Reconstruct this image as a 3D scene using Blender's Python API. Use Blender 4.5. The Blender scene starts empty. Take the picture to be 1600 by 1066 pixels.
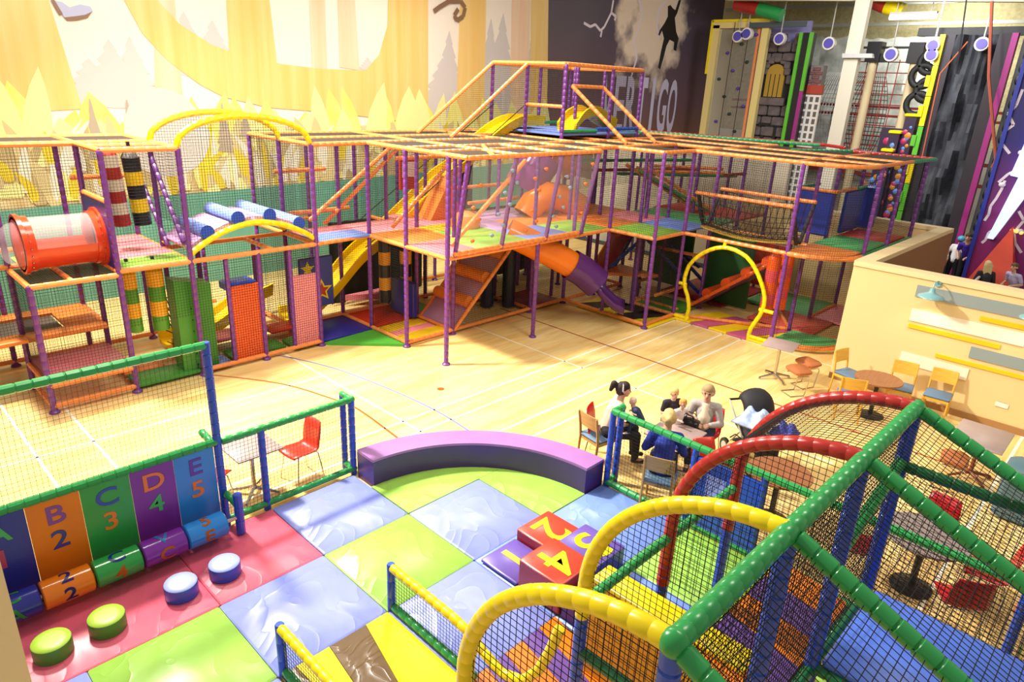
import bpy, bmesh, math, random
from math import pi, sin, cos, radians, sqrt
from mathutils import Vector, Matrix, Quaternion
random.seed(7)
scn = bpy.context.scene
COL = scn.collection
G = 1.3                      # soft play module, metres

# ------------------------------------------------------------------ camera
cam_d = bpy.data.cameras.new('camera')
cam_d.sensor_width = 36.0
cam_d.lens = 24.07
cam_d.clip_end = 200
cam = bpy.data.objects.new('camera', cam_d)
COL.objects.link(cam)
cr = Vector((0.69818926, -0.71444716, 0.04579315))
cu = Vector((0.2203957, 0.27535733, 0.93573718))
cf = Vector((0.68114425, 0.64322904, -0.34971262))
cam.matrix_world = Matrix(((cr.x, cu.x, -cf.x, -8.4726), (cr.y, cu.y, -cf.y, -9.8172), (cr.z, cu.z, -cf.z, 5.4), (0, 0, 0, 1)))
scn.camera = cam

# ------------------------------------------------------------------ world, lamps, exposure
w = bpy.data.worlds.new('hall_ambient')
scn.world = w
w.use_nodes = True
w.node_tree.nodes['Background'].inputs[0].default_value = (1.0, 0.93, 0.83, 1)
w.node_tree.nodes['Background'].inputs[1].default_value = 0.60

def area(name, loc, target, size, power, color=(1, 0.93, 0.82)):
    d = bpy.data.lights.new(name, 'AREA')
    d.shape = 'SQUARE'; d.size = size; d.energy = power; d.color = color
    o = bpy.data.objects.new(name, d)
    COL.objects.link(o)
    o.location = loc
    o.rotation_euler = (Vector(target) - Vector(loc)).to_track_quat('-Z', 'Y').to_euler()
    return o
key = area('key_fill_light', (-5.6, 4.3, 11.2), (-1.0, -1.5, 0), 1.1, 3100)
key.data.spread = radians(125)
area('key_fill_light', (4.5, 4.5, 10.0), (5, 0, 0), 2.2, 1150)  # added fill light over the main frame
area('key_fill_light', (-5.5, -1.5, 10.0), (-1, 3.0, 1), 2.2, 700)  # added weaker fill light from the left
area('key_fill_light', (0.5, -9.0, 9.5), (2, -7, 0), 2.2, 500)  # added fill light over the tables
area('key_fill_light', (14.5, -2.0, 9.4), (21, -2, 3), 2.6, 900, (0.95, 0.95, 1.0))  # added fill light for the climbing hall
area('key_fill_light', (2.0, -3.5, 10.0), (6.0, 8.6, 4), 2.5, 380)  # added fill light aimed at the back wall murals
area('key_fill_light', (-3.0, 1.0, 10.0), (-1.0, 8.6, 5.0), 2.5, 300).data.spread = radians(130)  # added wall wash that lightens the jungle mural
area('key_fill_light', (23.6, -1.5, 9.4), (26.4, -1.5, 6.5), 1.6, 420, (1, .97, .9)).data.spread = radians(150)  # added light that brightens the upper back wall of the climbing hall
scn.view_settings.view_transform = 'Standard'
scn.view_settings.look = 'None'
scn.view_settings.gamma = 1.0
scn.view_settings.use_curve_mapping = False
scn.view_settings.exposure = -0.55

# ------------------------------------------------------------------ materials
def lin(h):
    c = [int(h[i:i + 2], 16) / 255 for i in (0, 2, 4)]
    return tuple(x / 12.92 if x <= 0.04045 else ((x + 0.055) / 1.055) ** 2.4 for x in c) + (1,)
MATS = {}
def mat(name, hexc, rough=0.5, var=0.0, vscale=6.0, bump=0.0, bscale=20.0, crease=0.0, metal=0.0, emit=0.0, trans=0.0, alpha=1.0, spec=0.5, hex2=None, stretch=(1, 1, 1)):
    if name in MATS: return MATS[name]
    m = bpy.data.materials.new(name)
    m.use_nodes = True
    nt = m.node_tree; b = nt.nodes['Principled BSDF']
    c = lin(hexc)
    b.inputs['Base Color'].default_value = c
    b.inputs['Roughness'].default_value = rough
    b.inputs['Metallic'].default_value = metal
    b.inputs['Specular IOR Level'].default_value = spec
    if emit:
        b.inputs['Emission Color'].default_value = c
        b.inputs['Emission Strength'].default_value = emit
    if trans: b.inputs['Transmission Weight'].default_value = trans
    if alpha < 1: b.inputs['Alpha'].default_value = alpha
    if var or bump or hex2 or crease:
        tc = nt.nodes.new('ShaderNodeTexCoord')
        mp = nt.nodes.new('ShaderNodeMapping'); mp.inputs['Scale'].default_value = stretch
        nt.links.new(tc.outputs['Object'], mp.inputs['Vector'])
    if var or hex2:
        n = nt.nodes.new('ShaderNodeTexNoise'); n.inputs['Scale'].default_value = vscale; n.inputs['Detail'].default_value = 4
        nt.links.new(mp.outputs[0], n.inputs['Vector'])
        r = nt.nodes.new('ShaderNodeValToRGB')
        r.color_ramp.elements[0].position = 0.35; r.color_ramp.elements[1].position = 0.65
        c2 = lin(hex2) if hex2 else tuple(min(1, x * (1 + var)) for x in c[:3]) + (1,)
        c1 = c if hex2 else tuple(x * (1 - var) for x in c[:3]) + (1,)
        r.color_ramp.elements[0].color = c1; r.color_ramp.elements[1].color = c2
        nt.links.new(n.outputs['Fac'], r.inputs['Fac']); nt.links.new(r.outputs['Color'], b.inputs['Base Color'])
    if bump:
        n2 = nt.nodes.new('ShaderNodeTexNoise'); n2.inputs['Scale'].default_value = bscale; n2.inputs['Detail'].default_value = 2
        nt.links.new(mp.outputs[0], n2.inputs['Vector'])
        bp = nt.nodes.new('ShaderNodeBump'); bp.inputs['Strength'].default_value = bump; bp.inputs['Distance'].default_value = 0.05
        nt.links.new(n2.outputs['Fac'], bp.inputs['Height']); nt.links.new(bp.outputs[0], b.inputs['Normal'])
    if crease:
        n3 = nt.nodes.new('ShaderNodeTexNoise'); n3.inputs['Scale'].default_value = crease; n3.inputs['Detail'].default_value = 1.5; n3.inputs['Distortion'].default_value = 1.6
        nt.links.new(mp.outputs[0], n3.inputs['Vector'])
        a = nt.nodes.new('ShaderNodeMath'); a.operation = 'SUBTRACT'; a.inputs[1].default_value = .5; nt.links.new(n3.outputs['Fac'], a.inputs[0])
        b2 = nt.nodes.new('ShaderNodeMath'); b2.operation = 'ABSOLUTE'; nt.links.new(a.outputs[0], b2.inputs[0])
        c3 = nt.nodes.new('ShaderNodeMath'); c3.operation = 'MULTIPLY'; c3.inputs[1].default_value = 5; c3.use_clamp = True; nt.links.new(b2.outputs[0], c3.inputs[0])
        d3 = nt.nodes.new('ShaderNodeMath'); d3.operation = 'POWER'; d3.inputs[1].default_value = .5; nt.links.new(c3.outputs[0], d3.inputs[0])
        bp3 = nt.nodes.new('ShaderNodeBump'); bp3.inputs['Strength'].default_value = .3; bp3.inputs['Distance'].default_value = .035; bp3.invert = True
        nt.links.new(d3.outputs[0], bp3.inputs['Height']); nt.links.new(bp3.outputs[0], b.inputs['Normal'])
    MATS[name] = m
    return m
def vinyl(name, h, rough=0.3, bump=0.0, bscale=3.0, crease=0.0):
    return mat(name, h, rough, var=0.05, vscale=3, bump=bump, bscale=bscale, spec=0.5, crease=crease)
PURPLE = vinyl('foam_purple', '743a8c', 0.38)
ORANGE = vinyl('foam_orange', 'f0924a', 0.36)
GREEN = vinyl('foam_green', '2f9c50', 0.26)
BLUE = vinyl('foam_blue', '2a52c4', 0.3)
YELLOW = vinyl('foam_yellow', 'f4da08', 0.3)
RED = vinyl('foam_red', 'b02c26', 0.28)
MINT = vinyl('foam_mint', '2f9a62', 0.34)
P_GREEN = vinyl('pad_green', '92c448', 0.42)
P_MINT = vinyl('pad_mint', '58b468', 0.42)
P_PINK = vinyl('pad_pink', 'ee8c96', 0.42)
P_LILAC = vinyl('pad_lilac', 'c098c6', 0.42)
P_BLUE = vinyl('pad_blue', '7590dc', 0.42)
P_ORANGE = vinyl('pad_orange', 'f08a38', 0.42)
P_RED = vinyl('pad_red', 'cc3a22', 0.42)
P_DRED = vinyl('pad_dark_red', '9c2430', 0.42)
P_NAVY = vinyl('pad_navy', '2c2f96', 0.42)
P_DGREEN = vinyl('pad_leaf_green', '3f8a2c', 0.42)
P_YELLOW = vinyl('pad_yellow', 'f2cc18', 0.42)
P_BLACK = mat('pad_black', '1b1714', 0.5)
M_BLUE = vinyl('mat_lilac_blue', '8f9cec', 0.36, crease=1.0)
M_BLUE2 = vinyl('mat_sky_blue', '7d9ae8', 0.36, crease=1.1)
M_GREEN = vinyl('mat_lime', '9ccc54', 0.36, crease=.8)
M_PINK = vinyl('mat_pink', 'e6647c', 0.36, crease=.9)
M_YELLOW = vinyl('mat_yellow', 'f6dc10', 0.3, 0.2, 2.3)
M_BROWN = vinyl('mat_brown', '6e5638', 0.3, crease=1.8)
M_PURPLE = vinyl('mat_purple', '6d4a9c', 0.32, 0.25, 2.3)
M_ORANGE = vinyl('mat_orange', 'f08018', 0.32, 0.25, 2.3)
NET = mat('net_cord_black', '14110f', 0.8)
NETB = mat('net_cord_brown', '3a2a1e', 0.8)
NETW = mat('net_cord_white', 'c8c8c4', 0.8)
BLACK = mat('matt_black', '141316', 0.5)
CHROME = mat('chrome', 'c9c4bc', 0.18, metal=1.0)
STEEL = mat('steel_paint', 'b9b8b2', 0.4)
WOOD = mat('chair_beech', 'dca63c', 0.4, hex2='e8b648', vscale=5, stretch=(1, 1, 8))
WOODB = mat('chair_oak', 'b98b4a', 0.4, hex2='c99b58', vscale=5, stretch=(1, 1, 8))
SEATB = mat('seat_blue_grey', '5f7c98', 0.55)
TTOP = mat('laminate_grey_brown', 'ab9590', 0.4, var=0.04)
TWAL = mat('laminate_walnut', '8c5634', 0.35, hex2='9c6440', vscale=4, stretch=(1, 8, 1))
TDARK = mat('laminate_grey', '8a7b76', 0.4)
IRON = mat('dark_cast_iron', '2c2420', 0.45)
REDC = mat('red_ply', 'd8341e', 0.35)
REDC2 = mat('crimson_ply', 'c01820', 0.35)
TAN = mat('tan_leather', 'b2693c', 0.45)
SKIN = mat('skin', 'e0ab8c', 0.5)
PERSPEX = mat('clear_perspex', 'ffffff', 0.03, trans=0.0, alpha=0.07, spec=0.6)
TUBECLEAR = mat('clear_tube_plastic', 'ffffff', 0.04, alpha=0.1, spec=0.6)
REDPL = mat('red_moulded_plastic', 'd4401c', 0.2)
SL_YEL = mat('slide_yellow_plastic', 'f2ca08', 0.22)
SL_ORA = mat('slide_orange_plastic', 'ef7a14', 0.2)
SL_PUR = mat('slide_purple_plastic', '55256c', 0.2)

# ------------------------------------------------------------------ mesh helpers
class MB:
    def __init__(s): s.v = []; s.f = []; s.mi = []; s.cur = 0
    def add(s, vs, fs, mi=None):
        o = len(s.v); s.v += [tuple(v) for v in vs]
        s.f += [tuple(i + o for i in f) for f in fs]
        s.mi += [s.cur if mi is None else mi] * len(fs)
        return s
    def box(s, c, d, rz=0.0, R=None, mi=None):
        x, y, z = [k / 2 for k in d]
        vs = [Vector((a * x, b * y, e * z)) for e in (-1, 1) for b in (-1, 1) for a in (-1, 1)]
        M = R if R is not None else Matrix.Rotation(rz, 3, 'Z')
        c = Vector(c)
        return s.add([M @ v + c for v in vs], [(0, 2, 3, 1), (4, 5, 7, 6), (0, 1, 5, 4), (2, 6, 7, 3), (0, 4, 6, 2), (1, 3, 7, 5)], mi)
    def pad(s, c, d, b=0.02, rz=0.0, R=None, mi=None):
        "cushion: box with chamfered edges"
        x, y, z = [k / 2 for k in d]; b = min(b, x * .9, y * .9, z * .9)
        lv = [(-z, x - b, y - b), (-z + b, x, y), (z - b, x, y), (z, x - b, y - b)]
        vs = []
        for h, a, e in lv:
            vs += [(-a, -e + b, h), (-a + b, -e, h), (a - b, -e, h), (a, -e + b, h), (a, e - b, h), (a - b, e, h), (-a + b, e, h), (-a, e - b, h)]
        M = R if R is not None else Matrix.Rotation(rz, 3, 'Z')
        c = Vector(c)
        fs = [tuple(range(7, -1, -1)), tuple(range(24, 32))]
        for k in range(3):
            for i in range(8):
                j = (i + 1) % 8
                fs.append((k * 8 + i, k * 8 + j, k * 8 + 8 + j, k * 8 + 8 + i))
        return s.add([M @ Vector(v) + c for v in vs], fs, mi)
    def prism(s, poly, z0, z1, mi=None, axis='Z', at=None):
        "poly 2d; axis Z: (x,y); Y: (x,z) between y=z0..z1; X: (y,z)"
        def m(p, h):
            return (p[0], p[1], h) if axis == 'Z' else ((p[0], h, p[1]) if axis == 'Y' else (h, p[0], p[1]))
        n = len(poly)
        ar = sum(poly[i][0] * poly[(i + 1) % n][1] - poly[(i + 1) % n][0] * poly[i][1] for i in range(n))
        if (ar < 0) != (axis == 'Y'): poly = poly[::-1]
        vs = [m(p, z0) for p in poly] + [m(p, z1) for p in poly]
        fs = [tuple(range(n - 1, -1, -1)), tuple(range(n, 2 * n))] + [(i, (i + 1) % n, n + (i + 1) % n, n + i) for i in range(n)]
        return s.add(vs, fs, mi)
    def cyl(s, p, q, r, n=12, r2=None, mi=None, cap=True):
        p = Vector(p); q = Vector(q); d = (q - p)
        Q = d.to_track_quat('Z', 'Y').to_matrix(); r2 = r if r2 is None else r2
        vs = [Q @ Vector((cos(2 * pi * i / n) * r, sin(2 * pi * i / n) * r, 0)) + p for i in range(n)]
        vs += [Q @ Vector((cos(2 * pi * i / n) * r2, sin(2 * pi * i / n) * r2, 0)) + q for i in range(n)]
        fs = [(i, (i + 1) % n, n + (i + 1) % n, n + i) for i in range(n)]
        if cap: fs += [tuple(range(n - 1, -1, -1)), tuple(range(n, 2 * n))]
        return s.add(vs, fs, mi)
    def lathe(s, prof, c=(0, 0, 0), n=16, mi=None, R=None):
        c = Vector(c); vs = []; fs = []
        M = R if R is not None else Matrix.Identity(3)
        for r, z in prof:
            vs += [M @ Vector((r * cos(2 * pi * i / n), r * sin(2 * pi * i / n), z)) + c for i in range(n)]
        for k in range(len(prof) - 1):
            fs += [(k * n + i, k * n + (i + 1) % n, (k + 1) * n + (i + 1) % n, (k + 1) * n + i) for i in range(n)]
        fs += [tuple(range(n - 1, -1, -1)), tuple(range((len(prof) - 1) * n, len(prof) * n))]
        return s.add(vs, fs, mi)
    def pipe(s, pts, rad, n=8, mi=None):
        "round pipe through pts; rad a number or list"
        pts = [Vector(p) for p in pts]; m = len(pts)
        rad = rad if isinstance(rad, (list, tuple)) else [rad] * m
        vs = []; fs = []; u = None
        for k in range(m):
            t = (pts[min(k + 1, m - 1)] - pts[max(k - 1, 0)]).normalized()
            if u is None: u = t.orthogonal().normalized()
            else: u = (u - t * u.dot(t)).normalized()
            w_ = t.cross(u)
            vs += [pts[k] + (u * cos(2 * pi * i / n) + w_ * sin(2 * pi * i / n)) * rad[k] for i in range(n)]
        for k in range(m - 1):
            fs += [(k * n + i, k * n + (i + 1) % n, (k + 1) * n + (i + 1) % n, (k + 1) * n + i) for i in range(n)]
        fs += [tuple(range(n - 1, -1, -1)), tuple(range((m - 1) * n, m * n))]
        return s.add(vs, fs, mi)
    def sphere(s, c, r, n=10, m=6, sc=(1, 1, 1), R=None, mi=None):
        prof = [(max(1e-4, sin(pi * k / m)) * 1.0, -cos(pi * k / m)) for k in range(m + 1)]
        c = Vector(c); vs = []; fs = []
        M = R if R is not None else Matrix.Identity(3)
        for rr, z in prof:
            vs += [M @ Vector((rr * r * sc[0] * cos(2 * pi * i / n), rr * r * sc[1] * sin(2 * pi * i / n), z * r * sc[2])) + c for i in range(n)]
        for k in range(m):
            fs += [(k * n + i, k * n + (i + 1) % n, (k + 1) * n + (i + 1) % n, (k + 1) * n + i) for i in range(n)]
        return s.add(vs, fs, mi)

def finish(o, label=None, cat=None, group=None, kind=None):
    if label: o['label'] = label
    if cat: o['category'] = cat
    if group: o['group'] = group
    if kind: o['kind'] = kind
    return o
def thing(name, label, cat, loc=(0, 0, 0), rz=0.0, group=None, kind=None):
    o = bpy.data.objects.new(name, None); COL.objects.link(o)
    o.location = loc; o.rotation_euler = (0, 0, rz); o.empty_display_size = 0.1
    return finish(o, label, cat, group, kind)
def rootloc(p):
    L = Vector((0, 0, 0))
    while p is not None: L += p.location; p = p.parent
    return L
def mesh_of(name, mb, mats, smooth=None, loc=(0, 0, 0)):
    me = bpy.data.meshes.new(name)
    L = Vector(loc)
    me.from_pydata([Vector(v) - L for v in mb.v], [], mb.f)
    for m in (mats if isinstance(mats, (list, tuple)) else [mats]): me.materials.append(m)
    if max(mb.mi, default=0): me.polygons.foreach_set('material_index', mb.mi)
    if smooth is not None:
        me.polygons.foreach_set('use_smooth', [True] * len(me.polygons))
        if smooth < 3: me.set_sharp_from_angle(angle=smooth)
    me.validate(); me.update()
    return me
def obj(name, mb, mats, parent=None, smooth=0.7, world=True, label=None, cat=None, group=None, kind=None, loc=None):
    """one mesh object. world: coordinates are world coordinates (parents must not be rotated)"""
    L = loc if loc is not None else (rootloc(parent) if (parent is not None and world) else (0, 0, 0))
    me = mesh_of(name, mb, mats, smooth, L)
    o = bpy.data.objects.new(name, me); COL.objects.link(o)
    if parent is not None: o.parent = parent
    elif loc is not None: o.location = loc
    return finish(o, label, cat, group, kind)
def solo(name, mb, mats, label, cat, loc, group=None, smooth=0.7, kind=None):
    "a thing that is one mesh, origin at loc"
    return obj(name, mb, mats, None, smooth, True, label, cat, group, kind, loc=loc)
TCACHE = {}
def ringprof(L, r, seg, pinch=.84):
    k = max(1, round(L / seg)); s = L / k; prof = []
    for i in range(k):
        z = i * s
        prof += [(r * pinch, z + .001), (r, z + min(.012, s * .12)), (r, z + s - min(.012, s * .12)), (r * pinch, z + s - .001)]
    return prof
def tube(name, p, q, m, root, r=0.048, seg=0.17, n=8, **kw):
    "straight foam-sleeved tube, sleeve joints pinched"
    p = Vector(p); q = Vector(q); L = (q - p).length
    key = (round(L, 2), r, m.name, seg, n)
    if key not in TCACHE:
        mb = MB(); mb.lathe(ringprof(L, r, seg), n=n)
        TCACHE[key] = mesh_of(name, mb, m, 0.6)
    o = bpy.data.objects.new(name, TCACHE[key]); COL.objects.link(o)
    o.parent = root; o.location = p - rootloc(root)
    o.rotation_mode = 'QUATERNION'
    o.rotation_quaternion = (q - p).to_track_quat('Z', 'Y')
    return finish(o, **kw)
def arcpts(fn, n): return [fn(i / n) for i in range(n + 1)]
def ctube(name, pts, m, root, r=0.048, seg=0.17, n=8, pinch=.9, **kw):
    "foam tube along a curve"
    pts = [Vector(p) for p in pts]
    cum = [0]
    for a, b in zip(pts, pts[1:]): cum.append(cum[-1] + (b - a).length)
    L = cum[-1]
    def at(s):
        for k in range(len(pts) - 1):
            if s <= cum[k + 1] or k == len(pts) - 2:
                t = (s - cum[k]) / max(1e-6, cum[k + 1] - cum[k]); return pts[k].lerp(pts[k + 1], t)
    P = []; Rr = []
    for rr, z in ringprof(L, r, seg, pinch): P.append(at(z)); Rr.append(rr)
    mb = MB(); mb.pipe(P, Rr, n)
    return obj(name, mb, m, root, 0.7, **kw)
def strand(mb, a, b, r):
    a = Vector(a); b = Vector(b); d = (b - a)
    if d.length < 1e-4: return
    u = d.orthogonal().normalized() * r; v = d.normalized().cross(u)
    k = [u, -u * .5 + v * .866, -u * .5 - v * .866]
    mb.add([a + x for x in k] + [b + x for x in k], [(0, 1, 4, 3), (1, 2, 5, 4), (2, 0, 3, 5)])
def net(O, U, V, poly, root, cell=0.05, r=0.0026, m=None, name='net', diag=False):
    "knotless square net clipped to a polygon of (u,v) in metres on plane O + u U + v V"
    O = Vector(O); U = Vector(U).normalized(); V = Vector(V).normalized(); mb = MB()
    for ax in (0, 1):
        lo = min(p[ax] for p in poly); hi = max(p[ax] for p in poly)
        k = int((hi - lo) / cell)
        for i in range(k + 1):
            c = lo + (i + .5) * cell
            xs = []
            for a, b in zip(poly, poly[1:] + poly[:1]):
                if (a[ax] <= c) != (b[ax] <= c):
                    t = (c - a[ax]) / (b[ax] - a[ax]); xs.append(a[1 - ax] + t * (b[1 - ax] - a[1 - ax]))
            xs.sort()
            for x0, x1 in zip(xs[::2], xs[1::2]):
                if ax == 0: strand(mb, O + U * c + V * x0, O + U * c + V * x1, r)
                else: strand(mb, O + U * x0 + V * c, O + U * x1 + V * c, r)
    return obj(name, mb, m or NET, root, None, kind='stuff')
def netquad(p0, p1, z0, z1, root, **kw):
    "vertical net between two floor points"
    p0 = Vector((p0[0], p0[1], 0)); p1 = Vector((p1[0], p1[1], 0)); L = (p1 - p0).length
    return net(p0, p1 - p0, (0, 0, 1), [(0, z0), (L, z0), (L, z1), (0, z1)], root, **kw)
def netsurf(fn, nu, nv, root, r=0.003, m=None, sub=6, name='net'):
    mb = MB()
    for i in range(nu + 1):
        u = i / nu; pts = [fn(u, j / sub) for j in range(sub + 1)]
        for a, b in zip(pts, pts[1:]): strand(mb, a, b, r)
    for j in range(nv + 1):
        v = j / nv; pts = [fn(i / sub, v) for i in range(sub + 1)]
        for a, b in zip(pts, pts[1:]): strand(mb, a, b, r)
    return obj(name, mb, m or NET, root, None, kind='stuff')
def text_mb(s, size, depth=0.004, sx=1.0, sub=0, bold=0.0):
    "flat lettering as mesh in the xy plane, centred"
    c = bpy.data.curves.new('t', 'FONT'); c.body = s; c.size = size; c.align_x = 'CENTER'; c.align_y = 'CENTER'; c.extrude = depth; c.offset = bold
    c.resolution_u = 4
    o = bpy.data.objects.new('t', c); COL.objects.link(o)
    bpy.context.view_layer.update()
    me = bpy.data.meshes.new_from_object(o.evaluated_get(bpy.context.evaluated_depsgraph_get()))
    COL.objects.unlink(o); bpy.data.objects.remove(o); bpy.data.curves.remove(c)
    if sub:
        bm = bmesh.new(); bm.from_mesh(me)
        bmesh.ops.triangulate(bm, faces=bm.faces[:])
        for _ in range(sub):
            es = [e for e in bm.edges if e.calc_length() > size * .18]
            bmesh.ops.subdivide_edges(bm, edges=es, cuts=1); bmesh.ops.triangulate(bm, faces=bm.faces[:])
        bm.to_mesh(me); bm.free()
    mb = MB(); mb.add([(v.co.x * sx, v.co.y, v.co.z) for v in me.vertices], [tuple(p.vertices) for p in me.polygons])
    bpy.data.meshes.remove(me)
    return mb
def xform(mb, M):
    mb.v = [tuple(M @ Vector(v)) for v in mb.v]; return mb
def blob(name, caps, vox, m, parent, label=None, world=False, smooth_it=2):
    """one continuous smooth body grown from tapered capsules (p, rp, q, rq)"""
    mb = MB()
    for p, rp, q, rq in caps:
        p = Vector(p); q = Vector(q); d = q - p
        k = max(1, int(d.length / (min(rp, rq) * .6)))
        if d.length < 1e-5: mb.sphere(p, rp, 10, 7); continue
        Q = d.to_track_quat('Z', 'Y').to_matrix()
        prof = [(max(1e-3, rp * sin(a)), -rp * cos(a)) for a in (0, .5, 1.0)] + [(rp, 0), (rq, d.length)] + [(max(1e-3, rq * cos(a)), d.length + rq * sin(a)) for a in (.55, 1.05, pi / 2)]
        mb.lathe(prof, p, 12, R=Q)
    me = mesh_of(name, mb, m, None)
    o = bpy.data.objects.new(name, me); COL.objects.link(o)
    md = o.modifiers.new('r', 'REMESH'); md.mode = 'VOXEL'; md.voxel_size = vox
    sm = o.modifiers.new('s', 'SMOOTH'); sm.iterations = smooth_it; sm.factor = .5
    bpy.context.view_layer.update()
    me2 = bpy.data.meshes.new_from_object(o.evaluated_get(bpy.context.evaluated_depsgraph_get()))
    o.modifiers.clear(); o.data = me2; bpy.data.meshes.remove(me)
    me2.polygons.foreach_set('use_smooth', [True] * len(me2.polygons))
    if not me2.materials: me2.materials.append(m)
    o.parent = parent
    return finish(o, label)
def copy_tree(root, loc, rz=None, label=None, name=None):
    r = root.copy(); COL.objects.link(r); r.location = loc
    if rz is not None: r.rotation_euler = (0, 0, rz)
    if label: r['label'] = label
    for ch in root.children:
        c = ch.copy(); COL.objects.link(c); c.parent = r
        for g in ch.children:
            d = g.copy(); COL.objects.link(d); d.parent = c
    return r

# ------------------------------------------------------------------ floor
def wood_floor():
    m = bpy.data.materials.new('sports_floor'); m.use_nodes = True
    nt = m.node_tree; b = nt.nodes['Principled BSDF']
    tc = nt.nodes.new('ShaderNodeTexCoord'); L = nt.links.new
    def noise(scale, sc, det=3):
        mp = nt.nodes.new('ShaderNodeMapping'); mp.inputs['Scale'].default_value = sc
        n = nt.nodes.new('ShaderNodeTexNoise'); n.inputs['Scale'].default_value = scale; n.inputs['Detail'].default_value = det
        L(tc.outputs['Object'], mp.inputs['Vector']); L(mp.outputs[0], n.inputs['Vector']); return n
    n1 = noise(1.0, (.55, 5.0, 1)); n2 = noise(1.0, (2.0, 30, 1)); n3 = noise(.5, (1, 1, 1))
    def ramp(n, a, c1, d, c2):
        r = nt.nodes.new('ShaderNodeValToRGB'); r.color_ramp.elements[0].position = a; r.color_ramp.elements[1].position = d
        r.color_ramp.elements[0].color = lin(c1); r.color_ramp.elements[1].color = lin(c2); L(n.outputs['Fac'], r.inputs['Fac']); return r
    r1 = ramp(n1, .34, 'ecca82', .62, 'f8e0a2'); r2 = ramp(n2, .3, 'f2e2bc', .6, 'ffffff'); r3 = ramp(n3, .35, 'f6e6c4', .65, 'ffffff')
    mx = nt.nodes.new('ShaderNodeMix'); mx.data_type = 'RGBA'; mx.blend_type = 'MULTIPLY'; mx.inputs[0].default_value = .7
    L(r1.outputs[0], mx.inputs[6]); L(r2.outputs[0], mx.inputs[7])
    m2 = nt.nodes.new('ShaderNodeMix'); m2.data_type = 'RGBA'; m2.blend_type = 'MULTIPLY'; m2.inputs[0].default_value = .5
    L(mx.outputs[2], m2.inputs[6]); L(r3.outputs[0], m2.inputs[7])
    L(m2.outputs[2], b.inputs['Base Color']); b.inputs['Roughness'].default_value = .28
    return m
mb = MB(); mb.box((6, -3.7, -.1), (42, 25, .2))
floor = obj('floor', mb, wood_floor(), kind='structure')
LINEW = mat('court_paint_white', 'f7f0dc', .4); LINER = mat('court_paint_red', 'a8301e', .4); LINEO = mat('court_paint_orange', 'c25a24', .4); LINEB = mat('court_paint_blue', '7b82b8', .4)
def line(pts, m, wd=.04):
    mb = MB()
    for a, b in zip(pts, pts[1:]):
        a = Vector((*a, 0)); b = Vector((*b, 0)); d = (b - a).normalized(); n = Vector((-d.y, d.x, 0)) * wd / 2
        mb.add([a - n + Vector((0, 0, .002)), b - n + Vector((0, 0, .002)), b + n + Vector((0, 0, .002)), a + n + Vector((0, 0, .002))], [(0, 1, 2, 3)])
    return obj('court_line', mb, m, floor)

for y in (-1.44, -1.905, -2.76, -3.24): line([(-6, y), (7.6 if y < -1.8 else 6.4, y)], LINEW)
line([(2.03, 2.2), (2.05, -1.93)], LINEW); line([(3.53, 2.0), (3.53, -13)], LINER); line([(2.05, -2.75), (2.08, -7)], LINEW)
line([(-2.19, 3.4), (-2.18, -1.93)], LINEW); line([(-6.14, 3.4), (-6.14, -3)], LINEW); line([(-6.88, 3.6), (-6.88, -3)], LINEW)
line([(-7.7, 2), (-7.7, -3)], LINEO); line([(-8, 1.1), (-2.19, 1.05)], LINEW); line([(6.4, -1.44), (6.4, -5.6)], LINEW); line([(-8, -.6), (-6.14, -.6)], LINEW)
line([(-2, -8.95), (5.7, -8.95)], LINEW, .05); line([(-.5, 2.2), (1.2, 2.2)], LINEW)
def arcline(pts, m):
    P = [Vector((*p, 0)) for p in pts]; out = []
    for i in range(len(P) - 1):
        p0, p1, p2, p3 = P[max(0, i - 1)], P[i], P[i + 1], P[min(len(P) - 1, i + 2)]
        for t in (0, .25, .5, .75):
            out.append(.5 * ((2 * p1) + (p2 - p0) * t + (2 * p0 - 5 * p1 + 4 * p2 - p3) * t * t + (3 * p1 - p0 - 3 * p2 + p3) * t ** 3))
    out.append(P[-1]); line([(p.x, p.y) for p in out], m)
arcline([(-2.9, 3.3), (-2.32, 2.52), (-1.84, 1.29), (-1.6, -.1), (-1.5, -1.44), (-1.58, -2.56)], LINEB)
arcline([(-4.3, 3.1), (-3.74, 2.41), (-2.96, 1.22), (-2.6, .06), (-2.49, -.58), (-2.61, -1.98)], LINEO)
mb = MB(); mb.lathe([(.07, .0015), (.07, .003)], (-.85, -.84, 0), 16); obj('court_spot', mb, LINEO, floor)

# ------------------------------------------------------------------ back wall with the two big murals
YW = 8.6
WALLC = mat('wall_cream', 'ecd9ae', .6)
mb = MB(); mb.box((6.5, YW + .15, 5.5), (45, .3, 11))
wall = obj('wall_back', mb, WALLC, kind='structure')
jm = thing('jungle_mural', 'huge pale yellow jungle print covering the long back wall', 'mural', (0, YW - .01, 0))
def print_piece(name, root, polys, m, k, th=.002):
    for i, poly in enumerate(polys):
        mb = MB(); y = YW - .006 - k * .0035 - (i % 60) * .00004
        mb.prism(poly, y - th, y, axis='Y'); obj(name, mb, m, root, None)
PR = dict(rough=.35, spec=.6)
print_piece('sky_sheet', jm, [[(-7.02,6.93),(11.95,9.57),(12.43,3.55),(-7.73,3.66)]], mat('print_cream', 'fbeede', **PR), 0)
print_piece('undergrowth_sheet', jm, [[(-7.68,3.9),(12.37,4.15),(12.46,2.45),(5.74,2.51),(-8.03,2.3)]], mat('print_tan', 'cdb681', hex2='e8dcae', vscale=2.2, **PR), 1)
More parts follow.
